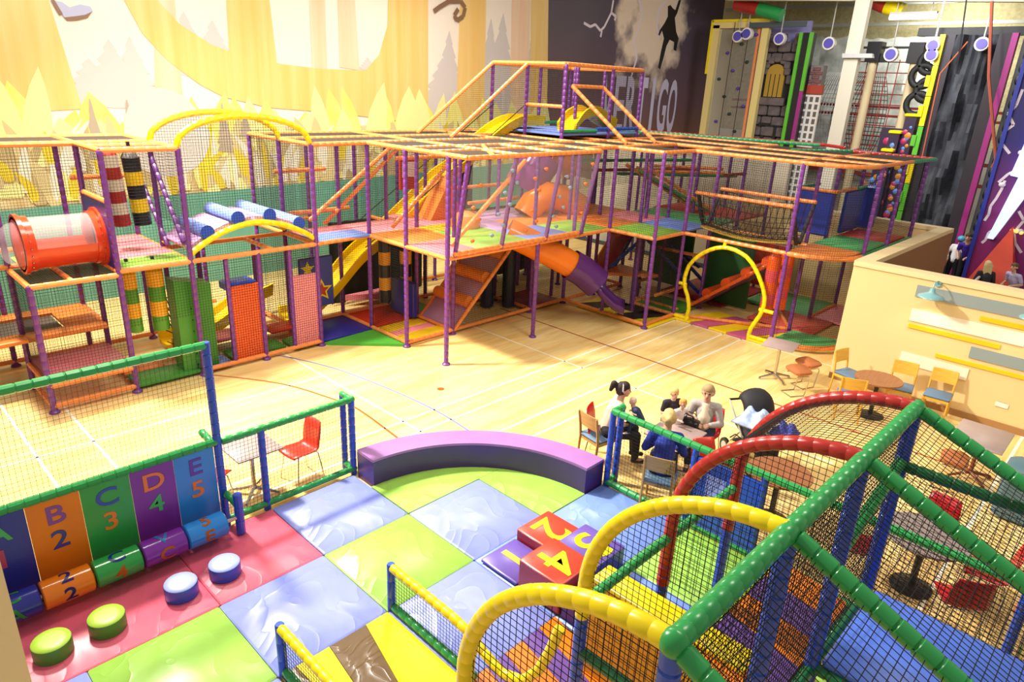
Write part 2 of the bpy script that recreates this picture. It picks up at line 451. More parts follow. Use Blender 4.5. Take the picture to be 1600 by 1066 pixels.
print_piece('teal_band', jm, [[(-8.03,2.27),(5.74,2.53),(12.74,2.71),(12.57,-1.74),(0.13,-0.8),(-8.49,0.16)]], mat('print_teal', '5f9d8c', hex2='6aa896', vscale=.6, stretch=(6, 1, .2), **PR), 16)
GREYF = mat('print_fir_grey', 'd9cfcb', **PR); GREYD = mat('print_fir_dark', 'b7aa96', **PR)
def fir(cx, base, top, wd, k=5):
    "jagged fir outline in wall metres"
    L = []; Rr = []
    for i in range(k):
        z0 = base + (top - base) * i / k; z1 = base + (top - base) * (i + 1) / k
        w0 = wd * (1 - i / k) ; w1 = wd * (1 - (i + 1) / k) + .02
        Rr += [(cx + w0, z0), (cx + w1 * .7, z1 * .95 + z0 * .05)]; L += [(cx - w0, z0 + .06), (cx - w1 * .7, z1 * .95 + z0 * .05)]
    return Rr + [(cx, top)] + L[::-1]
firs = []
for (x, b), (x2, t), wd in [(*[(-2.78,4.46),(-2.57,5.96)], .9), (*[(-2.33,4.47),(-2.12,6.05)], .7), (*[(-3.25,4.46),(-3.09,5.53)], .9), (*[(-1.03,5.23),(-0.86,6.69)], .8), (*[(-0.36,5.18),(-0.21,6.57)], .8), (*[(4.21,5.58),(4.22,5.97)], .4),
        (*[(7.36,4.56),(7.32,6.95)], .9), (*[(7.08,4.26),(7.06,6.13)], 1.3), (*[(9.78,4.37),(9.6,7.69)], 1.2), (*[(9.21,4.26),(9.06,7.48)], 1.0), (*[(11.3,4.38),(11.08,7.21)], .7)]:
    firs.append(fir(x, b, t, wd, 6))
print_piece('distant_fir', jm, firs, GREYF, 3)
GOLD = mat('print_gold', 'f5c66e', hex2='f8d48c', vscale=1.2, stretch=(3, 1, .15), **PR); SALM = mat('print_salmon', 'f6cda8', hex2='f9dabc', vscale=1.2, stretch=(3, 1, .15), **PR)
for P in [[(-1.62,7.68),(-1.18,7.74),(-1.3,4.35),(-1.97,4.35)], [(2.37,8.23),(2.86,8.3),(2.82,5.59),(2.34,5.57)], [(3.26,8.36),(3.77,8.43),(3.9,5.6),(3.23,5.66)], [(10.12,9.31),(11.03,9.44),(11.27,3.8),(10.34,3.81)]]:
    print_piece('tree_trunk', jm, [P], SALM, 4)
for P in [[(-7.02,6.93),(-3.9,7.36),(-3.84,6.65),(-3.54,4.45),(-7.62,4.18)], [(0.09,7.92),(1.15,8.06),(1.3,5.52),(-0.01,5.64)], [(7.82,8.99),(8.93,9.15),(9.01,3.83),(7.69,3.84)], [(11.06,9.44),(11.95,9.57),(12.4,3.79),(11.42,3.8)]]:
    print_piece('tree_trunk', jm, [P], GOLD, 5)
print_piece('tree_root', jm, [[(-2.54,7.55),(-2.34,6.81),(-2.04,6.14),(-1.53,5.56),(-0.83,5.06),(-0.24,4.77),(0.97,4.53),(2.95,4.41),(4.76,4.24),(6.48,4.04),(6.47,8.8),(5.02,8.6),(4.93,6.9),(4.61,6.08),(4.1,5.61),(2.6,5.59),(1.44,5.65),(0.37,5.78),(-0.43,6),(-1.16,6.41),(-1.61,6.88),(-1.79,7.65)]], GOLD, 6)
rr = random.Random(3)
def leaf(x, z, h, wd, lean):
    L = [(0, .25), (.12, .38), (.3, .47), (.5, .5), (.7, .42), (.86, .25), (1, 0)]
    return [(x + lean * t * t + wd * w, z + h * t) for t, w in L] + [(x + lean * t * t - wd * w, z + h * t) for t, w in L[-2::-1]]
LEAFY = mat('print_leaf_yellow', 'f6ec6c', hex2='f8f090', vscale=1.5, **PR); LEAFW = mat('print_leaf_pale', 'ece6d2', **PR); LEAFD = mat('print_leaf_ochre', 'e6cf3c', **PR)
lv = []
for i in range(60):
    x = -9 + i * .355 + rr.uniform(-.2, .2)
    lv.append(leaf(x, 2.5 + rr.uniform(-.1, .1), rr.uniform(1.7, 2.75), rr.uniform(.55, 1.0), rr.uniform(-.5, .5)))
print_piece('leaf', jm, lv[::2], LEAFY, 7); print_piece('leaf', jm, lv[1::2], mat('print_leaf_cream', 'f8f2a4', **PR), 8)
for mm, k, n, (z0, z1) in ((mat('print_leaf_olive', 'cdbb86', hex2='b8a676', vscale=3, **PR), 8.6, 80, (2.2, 3.1)), (mat('print_leaf_tan', 'd8c894', **PR), 9.4, 70, (2.2, 3.2)), (LEAFW, 10.2, 50, (2.3, 3.2)), (LEAFD, 11, 46, (2.3, 3.3)), (GREYD, 11.8, 14, (3.2, 3.8))):
    lv = []
    for i in range(n):
        x = rr.uniform(-8.5, 12); h = rr.uniform(.6, 1.2)
        lv.append(leaf(x, rr.uniform(z0, z1), h, rr.uniform(.12, .3) if mm in (LEAFW, LEAFD) else rr.uniform(.2, .5), rr.uniform(-.6, .6)) if mm is not GREYD else fir(x, rr.uniform(z0, z1), z1 + rr.uniform(.5, .9), .22, 4))
    print_piece('fir' if mm is GREYD else 'leaf', jm, lv, mm, k)
print_piece('boulder', jm, [[(a + .95 * cos(t) * (1 if sin(t) > 0 else 1.15), b + 1.05 * sin(t)) for (a, b) in [[(-1.8,3.9)][0]] for t in [pi * 2 * i / 20 for i in range(20)]]], mat('print_stone', 'dcd4cc', **PR), 12)
print_piece('butterfly', jm, [[(-3.79,6.65),(-3.6,6.63),(-3.47,6.54),(-3.26,6.62),(-3.06,6.6),(-3.02,6.5),(-3.19,6.41),(-3.4,6.35),(-3.6,6.32),(-3.67,6.46),(-3.77,6.58)]], mat('print_lavender', 'b9bede', **PR), 13)
print_piece('butterfly_edge', jm, [[(-3.6,6.33),(-3.4,6.37),(-3.19,6.42),(-3.04,6.5),(-3.15,6.36),(-3.38,6.29),(-3.56,6.27)], [(-3.81,6.65),(-3.74,6.66),(-3.62,6.39),(-3.69,6.36)]], mat('print_brown', '8b6a4e', **PR), 14)
tail = []
P = [(6.68,7.45),(6.88,7.58),(7.3,7.8),(7.79,7.86),(7.99,7.69),(7.91,7.42),(7.64,7.28),(7.53,7.42),(7.69,7.62)]
for (a, b), (c, d) in zip(P, P[1:]):
    n = Vector((-(d - b), c - a)).normalized() * .07
    tail.append([(a - n.x, b - n.y), (c - n.x, d - n.y), (c + n.x, d + n.y), (a + n.x, b + n.y)])
print_piece('monkey_tail', jm, tail, mat('print_brown', '8b6a4e', **PR), 15)

vm = thing('night_climb_mural', 'dark storm print with a climber silhouette and the word VERTIGO', 'mural', (18, YW - .01, 0))
def storm_mat():
    m = bpy.data.materials.new('print_storm'); m.use_nodes = True; nt = m.node_tree; b = nt.nodes['Principled BSDF']; L = nt.links.new
    b.inputs['Roughness'].default_value = .3
    g = nt.nodes.new('ShaderNodeNewGeometry'); sp = nt.nodes.new('ShaderNodeSeparateXYZ'); L(g.outputs['Position'], sp.inputs[0])
    def math_(op, a, c=None):
        n = nt.nodes.new('ShaderNodeMath'); n.operation = op
        for i, v in ((0, a), (1, c)):
            if v is None: continue
            if hasattr(v, 'outputs') or hasattr(v, 'links'): L(v if hasattr(v, 'links') else v.outputs[0], n.inputs[i])
            else: n.inputs[i].default_value = v
        return n
    r = nt.nodes.new('ShaderNodeValToRGB'); zz = math_('DIVIDE', sp.outputs['Z'], 9.0); L(zz.outputs[0], r.inputs['Fac'])
    e = r.color_ramp.elements; e[0].position = .33; e[0].color = lin('8a6048'); e[1].position = .85; e[1].color = lin('584a5c')
    k = e.new(.55); k.color = lin('765860')
    n = nt.nodes.new('ShaderNodeTexNoise'); n.inputs['Scale'].default_value = .9; n.inputs['Detail'].default_value = 7; L(g.outputs['Position'], n.inputs['Vector'])
    dx = math_('DIVIDE', math_('SUBTRACT', sp.outputs['X'], CX), 3.0); dz = math_('DIVIDE', math_('SUBTRACT', sp.outputs['Z'], 8.4), 3.3)
    d2 = math_('ADD', math_('MULTIPLY', dx, dx), math_('MULTIPLY', dz, dz))
    v = math_('ADD', math_('SUBTRACT', 1.0, d2), math_('MULTIPLY', math_('SUBTRACT', n.outputs['Fac'], .52), 2.6))
    r2 = nt.nodes.new('ShaderNodeValToRGB'); L(v.outputs[0], r2.inputs['Fac']); r2.color_ramp.elements[0].position = .1; r2.color_ramp.elements[1].position = .7
    r2.color_ramp.elements[0].color = (0, 0, 0, 1); r2.color_ramp.elements[1].color = (1, 1, 1, 1)
    mx = nt.nodes.new('ShaderNodeMix'); mx.data_type = 'RGBA'; L(r2.outputs[0], mx.inputs[0]); L(r.outputs[0], mx.inputs[6]); mx.inputs[7].default_value = lin('fbe2c8')
    L(mx.outputs[2], b.inputs['Base Color']); return m
CX = [(18.86,7.83)][0][0]
print_piece('storm_sheet', vm, [[(11.95,9.57),(24.72,11.34),(24.81,9.72),(24.87,3.34),(25.56,-0.51),(12.38,2.45)]], storm_mat(), 0)
LILW = mat('print_lilac_white', 'd9cfe8', **PR); BOLT = mat('print_bolt', 'f6e6ee', **PR)
def bolt_polys(pts, wd):
    out = []
    for (a, b), (c, d) in zip(pts, pts[1:]):
        n = Vector((-(d - b), c - a)).normalized() * wd
        out.append([(a - n.x, b - n.y), (c - n.x, d - n.y), (c + n.x, d + n.y), (a + n.x, b + n.y)])
    return out
for P in [[(15.93,8.76),(15.87,8.3),(15.49,7.75),(15.26,7.59),(14.9,7.79),(14.6,7.68),(14.18,7.78)], [(17.67,8.95),(18.03,8.55),(17.81,7.75),(17.59,7.43),(17.95,6.76),(17.67,5.97)], [(15.35,7.6),(15.3,7.36)], [(15.87,8.3),(16.19,8.19),(16.13,8.04)], [(19.77,9.18),(19.25,8.77),(19.2,8.11),(19.5,7.63)]]:
    print_piece('lightning_bolt', vm, bolt_polys(P, .05), BOLT, 1)
print_piece('climber_figure', vm, [[(19.88,8.94),(20.07,9.01),(20.3,8.9),(20.52,8.85),(20.69,9.27),(20.89,9.3),(20.7,8.76),(20.54,8.54),(20.79,7.99),(21.06,7.74),(20.98,7.2),(20.75,7.24),(20.73,7.56),(20.33,7.63),(20.13,7.36),(19.99,6.82),(19.83,6.38),(19.66,6.43),(19.73,7.07),(19.86,7.65),(19.64,7.95),(19.48,7.73),(19.37,7.77),(19.48,7.98),(19.77,8.26),(19.97,8.54)]], mat('print_black', '221a22', **PR), 2)
(vx0, vz1), (vx1, _), (_, vz0) = [(15.7,6.09),(21.58,6.33),(18.94,3.69)]
tx = (vx1 - vx0) / 7
for i, ch in enumerate('VERTIGO'):
    t = text_mb(ch, 1.0, .003, bold=.022)
    xs = [v[0] for v in t.v]; ys = [v[1] for v in t.v]; x0, x1, y0, y1 = min(xs), max(xs), min(ys), max(ys)
    wl = tx * (.28 if ch == 'I' else .86); cx = vx0 + tx * (i + .5)
    t.v = [(cx + ((x - (x0 + x1) / 2) / (x1 - x0)) * wl, YW - .03 - z, vz0 - .1 + (y - y0) / (y1 - y0) * (vz1 - vz0)) for x, y, z in t.v]
    t.f = [f[::-1] for f in t.f]
    obj('letter', t, LILW, vm, None)
mb = MB(); mb.box((6.5, YW - .03, .08), (38, .03, .16)); obj('baseboard_back', mb, mat('skirting_dark', '4d5a4e', .5), kind='structure')
# near pillar at the photographer's left
mb = MB(); mb.box((-8.29, -5.57, 1.6), (.3, .3, 3.2)); mb.box((-8.29, -5.57, .06), (.33, .33, .12)); obj('wall_near', mb, WALLC, kind='structure')

# ------------------------------------------------------------------ cafe partition wall
XF = 5.72
mb = MB(); mb.box((XF + .12, -9.1, 1.2), (.24, 7.1, 2.4)); mb.box((8.75, -5.69, 1.2), (5.9, .24, 2.4)); mb.box((11.8, -3.0, 1.2), (.24, 5.6, 2.4))

part = obj('wall_cafe', mb, mat('partition_cream', 'e8cc92', .55), kind='structure')
mb = MB(); mb.box((12.6, 2.6, 1.8), (.2, 7.4, 3.6)); obj('wall_divider', mb, mat('divider_pale', 'd9cfbc', .6), kind='structure')
CAPM = mat('partition_cap_maple', 'ecd2a0', .5)
mb = MB(); mb.box((XF + .12, -9.1, 2.45), (.3, 7.1, .1)); mb.box((8.75, -5.69, 2.449), (5.76, .3, .098)); mb.box((11.8, -3.0, 2.448), (.3, 5.7, .096)); obj('cap_rail', mb, CAPM, part)
mb = MB(); mb.box((9.0, -5.825, 1.2), (6.2, .02, 2.39)); obj('wall_lining', mb, mat('partition_brown', '94663a', .6), part)
mb = MB(); mb.box((XF - .012, -9.1, .06), (.024, 7.1, .13)); obj('baseboard_cafe', mb, mat('skirting_oak', 'a87c4c', .45), kind='structure')
GREYB = mat('board_grey_blue', '8d9a9a', .5); WHITEB = mat('board_white', 'f6ead2', .5); YELB = mat('board_yellow', 'f2c414', .45)
for lab, m, y0, y1, z0, z1 in [
        ('long grey blue board at the top of the cream wall, behind the lamps', GREYB, -10.4, -6.73, 2.05, 2.27),
        ('long white board below the first wall lamp', WHITEB, -8.55, -6.74, 1.58, 1.81),
        ('thin yellow strip along the lower edge of the long white board', YELB, -8.23, -6.75, 1.44, 1.52),
        ('thin yellow strip beside the second wall lamp', YELB, -9.6, -7.82, 1.87, 1.95),
        ('short white board behind the beech chairs', WHITEB, -7.89, -6.75, .72, .94),
        ('grey blue board halfway up the wall at the picture edge', GREYB, -10.2, -7.82, 1.16, 1.37),
        ('thin yellow strip above the short white board', YELB, -9.8, -7.31, 1.01, 1.08)]:
    mb = MB(); mb.box((XF - .012, (y0 + y1) / 2, (z0 + z1) / 2), (.022, y1 - y0, z1 - z0))
    solo('wall_board', mb, m, lab, 'board', (XF - .01, (y0 + y1) / 2, z0), group='coloured boards on the cream wall')
def wall_lamp(y, lab):
    t = thing('wall_lamp', lab, 'lamp', (XF, y, 2.34), group='blue lamps over the cream wall')
    TEAL = mat('lamp_teal_enamel', '7fb0b4', .3)
    mb = MB(); mb.cyl((XF - .03, y, 2.36), (XF, y, 2.36), .055, 14); obj('wall_plate', mb, TEAL, t)
    mb = MB(); mb.pipe([(XF - .02, y, 2.36), (XF - .1, y, 2.42), (XF - .22, y, 2.43), (XF - .3, y, 2.38), (XF - .32, y, 2.32)], .012, 8); obj('arm', mb, TEAL, t)
    mb = MB(); mb.lathe([(.035, 2.33), (.05, 2.28), (.06, 2.25), (.14, 2.215), (.205, 2.185), (.215, 2.16), (.205, 2.158), (.13, 2.2), (.03, 2.22)], (XF - .32, y, 0), 24); obj('lamp_shade', mb, TEAL, t, .9)
    mb = MB(); mb.sphere((XF - .32, y, 2.19), .035); obj('bulb', mb, mat('warm_bulb', 'fff0cc', .5, emit=6), t)
    d = bpy.data.lights.new('lamp_glow', 'SPOT'); d.energy = 26; d.spot_size = 2.5; d.spot_blend = .7; d.shadow_soft_size = .05; d.color = (1, .9, .72)
    o = bpy.data.objects.new('lamp_glow', d); COL.objects.link(o); o.parent = t; o.location = (-.3, 0, -.2); o.rotation_euler = (0, radians(18), 0)
wall_lamp(-7.05, 'pale teal enamel lamp on the cream wall, nearer the wall corner')
wall_lamp(-8.6, 'pale teal enamel lamp on the cream wall, cut by the picture edge')
mb = MB(); mb.pad((XF - .008, -8.52, .45), (.016, .2, .09), .006)
t = solo('wall_socket', mb, mat('white_plastic', 'f2ece0', .4), 'white double socket low on the cream wall', 'socket', (XF, -8.52, .45))
for dy in (-.045, .045):
    mb = MB(); mb.box((XF - .017, -8.52 + dy, .47), (.004, .02, .02)); obj('switch', mb, mat('white_plastic', 'f2ece0', .4), t)

# ------------------------------------------------------------------ the big climbing frame
ZD, ZR = 2.2, 4.15
def P3(x, y, z): return (x * G, y * G, z)
class Frame:
    def __init__(s, label, loc, group='soft play frames'):
        s.r = thing('play_frame', label, 'climbing frame', (loc[0] * G, loc[1] * G, 0)); s.feet = set()
    def post(s, x, y, z0=0.0, z1=ZR, m=None, foot=True):
        m = m or PURPLE
        o = tube('post', P3(x, y, z0), P3(x, y, z1), m, s.r, seg=.15)
        if foot and z0 == 0:
            mb = MB(); mb.lathe([(.085, 0), (.085, .025), (.055, .05)], P3(x, y, 0), 12); obj('foot', mb, m, o, loc=P3(x, y, 0)).rotation_mode = 'QUATERNION'
            f = o.children[0]; f.location = (0, 0, 0)
    def beam(s, a, b, z, z2=None, m=None, name='beam', r=.046):
        tube(name, P3(*a, z), P3(*b, z if z2 is None else z2), m or ORANGE, s.r, r=r, seg=.17)
    def rect(s, x0, x1, y0, y1, z, m=None):
        s.beam((x0, y0), (x1, y0), z, m=m); s.beam((x0, y1), (x1, y1), z, m=m); s.beam((x0, y0), (x0, y1), z, m=m); s.beam((x1, y0), (x1, y1), z, m=m)
    def deck(s, x0, x1, y0, y1, m, z=ZD, th=.06, name='deck_pad'):
        mb = MB(); mb.pad(((x0 + x1) / 2 * G, (y0 + y1) / 2 * G, z + .02), ((x1 - x0) * G - .01, (y1 - y0) * G - .01, th), .012); obj(name, mb, m, s.r)
    def net(s, a, b, z0, z1, **kw): netquad((a[0] * G, a[1] * G), (b[0] * G, b[1] * G), z0, z1, s.r, **kw)
    def roofnet(s, x0, x1, y0, y1, z=ZR, **kw):
        net((x0 * G, y0 * G, z), (1, 0, 0), (0, 1, 0), [(0, 0), ((x1 - x0) * G, 0), ((x1 - x0) * G, (y1 - y0) * G), (0, (y1 - y0) * G)], s.r, name='roof_net', m=NETB, r=.0048, cell=.038, **kw)

# --- left tower
F = Frame('left end of the climbing frame, with hanging bags, clear tunnel and red step', (-3.9, 2.9)); FL = F
for x, y, z1 in [(-4.85, 1.92, 2.16), (-3.87, 1.92, ZR), (-2.96, 1.92, ZR), (-4.85, 2.9, ZR), (-3.87, 2.9, ZR), (-2.96, 2.9, ZR), (-3.87, 3.9, ZR), (-2.96, 3.9, ZR), (-4.85, 3.9, ZR), (-5.8, 2.9, ZR), (-5.8, 3.9, ZR), (-6.8, 2.9, ZR), (-6.8, 3.9, ZR)]:
    F.post(x, y, 0, z1)
for a, b in [((-6.8, 2.9), (-3.87, 2.9)), ((-3.87, 1.92), (-3.87, 3.9)), ((-3.87, 1.92), (-2.96, 1.92)), ((-2.96, 1.92), (-2.96, 3.9)), ((-6.8, 3.9), (-2.96, 3.9)), ((-3.87, 2.9), (-2.96, 2.9)), ((-3.87, 2.42), (-2.96, 2.42)), ((-4.85, 2.9), (-4.85, 3.9)), ((-5.8, 2.9), (-5.8, 3.9))]:
    F.beam(a, b, ZR)
for a, b, z in [((-3.87, 1.92), (-2.96, 1.92), ZD), ((-3.87, 1.92), (-3.87, 3.9), ZD), ((-2.96, 1.92), (-2.96, 3.9), ZD), ((-4.85, 1.92), (-3.87, 1.92), 2.14), ((-4.85, 1.92), (-4.85, 2.9), 2.14), ((-6.8, 2.9), (-3.87, 2.9), ZD), ((-4.4, 1.95), (-4.4, 2.9), 2.14), ((-6.8, 3.9), (-2.96, 3.9), ZD),
        ((-4.85, 1.92), (-3.87, 1.92), .12), ((-4.85, 1.92), (-3.87, 1.92), .47), ((-4.85, 1.92), (-4.85, 2.9), .12), ((-4.85, 1.92), (-4.85, 2.9), .47), ((-3.87, 2.9), (-3.87, 3.9), .1), ((-3.87, 2.9), (-2.96, 2.9), .1),
        ((-6.8, 2.55), (-3.87, 2.85), .95), ((-3.87, 2.9), (-3.87, 3.9), .95), ((-6.8, 3.9), (-3.87, 3.9), .95), ((-3.87, 3.4), (-2.96, 3.4), 3.5), ((-6.0, 3.9), (-2.96, 3.9), .1)]:
    F.beam(a, b, z)
F.beam((-2.96, 2.9), (-2.96, 2.1), 3.9, 2.5, m=PURPLE, name='brace'); F.beam((-2.96, 3.5), (-2.96, 2.7), 3.5, 2.3, m=PURPLE, name='brace')
F.deck(-3.85, -2.98, 1.94, 2.42, P_GREEN); F.deck(-3.85, -2.98, 2.42, 3.25, P_PINK); F.deck(-4.75, -3.95, 2.92, 3.3, P_GREEN); F.deck(-3.85, -2.98, 3.3, 3.88, P_PINK)
F.deck(-4.83, -3.87, 1.94, 2.9, P_PINK, z=.5, th=.1)
mb = MB(); mb.pad((-3.87 * G, 2.42 * G, 2.75), (.06, .95 * G, 1.15), .02); obj('side_panel', mb, P_NAVY, F.r)
F.beam((-3.87, 1.96), (-3.87, 2.9), 3.35)
mb = MB(); mb.prism([(-4.15, .1), (-3.5, .1), (-3.5, 1.72), (-4.15, 1.86)], 2.62, 3.0, axis='Y'); obj('wedge_block', mb, P_DGREEN, F.r)
F.deck(-3.85, -2.98, 1.94, 2.42, P_DGREEN, z=.06); F.deck(-3.85, -3.3, 2.44, 2.88, P_ORANGE, z=.06)
# trampoline bed
for x0, x1, y0, y1 in [(-6.8, -3.9, 2.62, 2.92), (-4.35, -3.9, 2.93, 3.64), (-6.8, -3.9, 3.65, 3.92)]:
    F.deck(x0, x1, y0, y1, P_ORANGE, z=.97, th=.07, name='trampoline_pad')
mb = MB(); mb.box((-5.58 * G, 3.285 * G, .955), (2.44 * G, .72 * G, .015)); obj('trampoline_bed', mb, mat('trampoline_weave', '5b5044', .7), F.r)
for a, b, z0, z1 in [((-3.87, 1.92), (-2.96, 1.92), ZD, ZR), ((-6.8, 2.9), (-3.87, 2.9), 3.3, ZR), ((-3.87, 1.92), (-3.87, 2.9), 3.4, ZR), ((-2.96, 1.92), (-2.96, 3.9), 2.8, ZR), ((-6.8, 3.9), (-2.96, 3.9), 0.1, ZR), ((-6.8, 2.6), (-4.85, 2.8), .95, 2.2), ((-4.85, 1.92), (-3.87, 1.92), .45, 2.14), ((-4.85, 1.92), (-4.85, 2.9), .45, 2.14), ((-3.87, 1.92), (-2.96, 1.92), 1.2, ZD)]:
    F.net(a, b, z0, z1)
F.roofnet(-6.8, -2.96, 2.9, 3.9); F.roofnet(-3.87, -2.96, 1.92, 2.9); F.roofnet(-4.85, -3.87, 1.95, 2.9, 2.14)
# rope net hanging at the back of the tower
mb = MB()
for i in range(6):
    strand(mb, P3(-3.0 + i * .02, 2.0 + i * .17, .12), P3(-3.05 - i * .03, 2.3 + i * .1, 1.5), .012)
    strand(mb, P3(-3.0, 2.0, .2 + i * .22), P3(-3.1, 2.85, .12 + i * .24), .012)
obj('rope_net', mb, NET, F.r, None)

# --- bridge bay
F = Frame('middle bay of the climbing frame, with the yellow arched roller bridge', (-2.0, 2.4)); FB = F
for x in (-2.0,): F.post(x, 1.92, 0, ZD)
for x in (-2.48, -1.5): F.post(x, 1.94, .1, ZD, foot=False)
for x in (-2.48, -1.6): F.post(x, 2.9, 0, ZD)
F.post(-1.04, 1.92); F.post(-1.04, 2.9); F.post(-1.04, 3.9); F.post(-2.0, 3.9, 0, ZD)
for a, b, z in [((-2.96, 1.92), (-1.04, 1.92), ZD), ((-2.96, 2.9), (-1.04, 2.9), ZD), ((-2.96, 1.92), (-1.04, 1.92), .1), ((-2.96, 2.9), (-1.04, 2.9), .12), ((-1.04, 1.92), (-1.04, 3.9), .1), ((-2.0, 1.92), (-2.0, 2.9), .1), ((-1.75, 2.9), (-1.75, 1.95), ZD), ((-2.96, 3.9), (-1.04, 3.9), .12), ((-2.96, 3.6), (-2.0, 3.6), .7)]:
    F.beam(a, b, z)
def bridge(t, y, lift=0):  # arch over the bridge bay
    x = -2.96 + 1.92 * t; return P3(x, y, 2.3 + lift + .46 * sin(pi * t) ** .85)
for y in (1.95, 2.88):
    ctube('bridge_arch', [bridge(i / 24, y) for i in range(25)], YELLOW, F.r, r=.055, n=8)
    ctube('roof_arch', [P3(-2.96 + 1.92 * (.5 - .5 * cos(pi * i / 24)), y, ZR + .02 + .5 * sin(pi * i / 24)) for i in range(25)], YELLOW, F.r, r=.055, n=8)
    poly = [(0, 2.3)] + [((.5 - .5 * cos(pi * i / 16)) * 1.92 * G, ZR + .5 * sin(pi * i / 16)) for i in range(17)] + [(1.92 * G, 2.3)] + [((1 - i / 10) * 1.92 * G, 2.37 + .46 * sin(pi * (1 - i / 10)) ** .85) for i in range(1, 10)]
    net((-2.96 * G, y * G, 0), (1, 0, 0), (0, 0, 1), poly, F.r)
for i in range(6):
    t0, t1 = i / 6 + .01, (i + 1) / 6 - .01
    a0 = Vector(bridge(t0, 1.98, .08)); a1 = Vector(bridge(t1, 1.98, .08)); b0 = Vector(bridge(t0, 2.85, .08)); b1 = Vector(bridge(t1, 2.85, .08))
    c = (a0 + a1 + b0 + b1) / 4; d = (a1 - a0)
    Rm = Matrix((d.normalized(), Vector((0, 1, 0)), d.normalized().cross(Vector((0, 1, 0))))).transposed()
    mb = MB(); mb.pad(c, (d.length, (b0 - a0).length, .1), .015, R=Rm); obj('bridge_pad', mb, P_LILAC, F.r)
for t in (.147, .38, .63, .87):
    a = Vector(bridge(t, 1.96, .14)); b = Vector(bridge(t, 2.86, .14))
    mb = MB(); mb.cyl(a, b, .13, 18); o = obj('bridge_roller', mb, P_BLUE, F.r)
    mb = MB(); mb.cyl(a - Vector((0, .012, 0)), a, .128, 18); obj('roller_end', mb, BLUE, o, loc=rootloc(F.r))
for x0, m in ((-2.46, P_ORANGE), (-1.48, P_PINK)):
    mb = MB(); mb.pad(((x0 + .22) * G, 1.95 * G, .86), (.46 * G, .07, 1.5), .02); obj('infill_panel', mb, m if m is P_PINK else vinyl('panel_orange', 'e8561c', .42), F.r)
mb = MB(); mb.pad((-2.24 * G, 2.15 * G, 1.56), (.44 * G, .42, .16), .02); obj('infill_cap', mb, BLUE, F.r)
F.deck(-2.94, -2.5, 1.95, 2.4, P_BLUE, z=.05); F.deck(-2.44, -1.56, 2.1, 2.5, P_DGREEN, z=.05); F.deck(-1.5, -1.06, 1.95, 2.4, P_DGREEN, z=.05)
F.deck(-2.9, -2.1, 2.5, 2.9, P_PINK, z=.3); F.deck(-2.4, -1.6, 2.6, 3.0, P_BLUE, z=.25); F.deck(-1.6, -1.06, 2.5, 2.9, P_RED, z=.2)
F.net((-2.96, 1.92), (-1.04, 1.92), .1, ZD); F.net((-1.04, 1.92), (-1.04, 3.9), .1, ZR); F.net((-2.96, 2.9), (-1.04, 2.9), .1, ZD)
# blue star panel at the end of the bay
mb = MB(); mb.pad((-.88, 3.4, 1.12), (.82, .08, 1.14), .02); sp = obj('star_panel', mb, vinyl('panel_blue', '39449c', .42), F.r)
for xc, zc, r_, m in ((-.78, .92, .27, YELLOW), (-.78, .92, .18, RED), (-1.1, 1.45, .17, YELLOW)):
    star = [(xc + (r_ if k % 2 == 0 else r_ * .45) * sin(pi * k / 5), zc + (r_ if k % 2 == 0 else r_ * .45) * cos(pi * k / 5)) for k in range(10)]
    mb = MB(); y = 3.358; mb.prism(star, y - (.012 if m is YELLOW else .02), y, axis='Y'); obj('star', mb, m, sp, loc=rootloc(F.r))

# --- main body
F = Frame('main block of the climbing frame under the widest netted roof', (1.5, 2.0)); FM = F
mposts = [(0, 2.0), (0, 1), (1, 1), (1, 2), (2, 2), (1.0, 2.9), (0, 2.9), (3, 1), (3, 2), (4, 1), (4, 2), (2, 3), (3, 3), (4, 3), (5, 1), (5, 2), (5, 3), (6, 1), (6, 2), (0, 3.9), (2, 3.9), (1, 3.9), (3.0, 3.9), (6, 0), (5, 0)]
for x, y in mposts: F.post(x, y)
F.post(0, 0); F.post(2, 0, 0, ZD); F.post(4, 0, .1, ZR, foot=False); F.post(3, .05, ZD, ZR, foot=False)
for a, b in [((-1.04, 1.92), (0, 2)), ((0, 2), (0, -.4)), ((0, -.4), (3, -.4)), ((3, -.4), (3, 1)), ((0, 1), (6, 1)), ((0, 2), (3, 2)), ((-1.04, 2.9), (6, 2.9)), ((-1.04, 3.9), (5, 3.9)), ((1, -.4), (1, 3.9)), ((2, -.4), (2, 1)), ((3, 1), (3, 3.9)), ((4, 0), (4, 3.9)), ((5, 0), (5, 3.9)), ((3, 0), (6, 0)), ((6, -1), (6, 3)), ((-1.04, 1.92), (-1.04, 3.9)), ((.5, -.4), (1.6, 1)), ((0, .4), (3, .4))]:
    F.beam(a, b, ZR)
for a, b in [((-1.04, 1.92), (0, 2)), ((0, 2), (0, 0)), ((0, 0), (4, 0)), ((0, 1), (6, 1)), ((-1.04, 2.9), (3, 2.9)), ((0, 2), (3, 2)), ((4, 0), (4, 1)), ((-1.04, 3.9), (0, 3.9)), ((6, -1), (6, 1)), ((3, 1), (3, 3.5)), ((1, 2), (1, 3.5)), ((-1.04, 1.92), (-1.04, 3.9))]:
    F.beam(a, b, ZD)
F.beam((0.08, -.06), (3.0, -.06), ZD + .1)
for a, b in [((0, 1), (1, 1)), ((0, 2), (0, 1)), ((1, 1), (3, 1)), ((1, 1), (1, 2)), ((3, 1), (3, 2)), ((1, 2), (3, 2)), ((-1.04, 2.9), (0, 2.9)), ((0, 2), (0, 2.9)), ((3, 1), (4, 1)), ((0, 2.9), (3, 2.9)), ((4, 1), (6, 1)), ((6, 1), (6, 3)), ((0, 3.9), (4, 3.9))]:
    F.beam(a, b, .1)
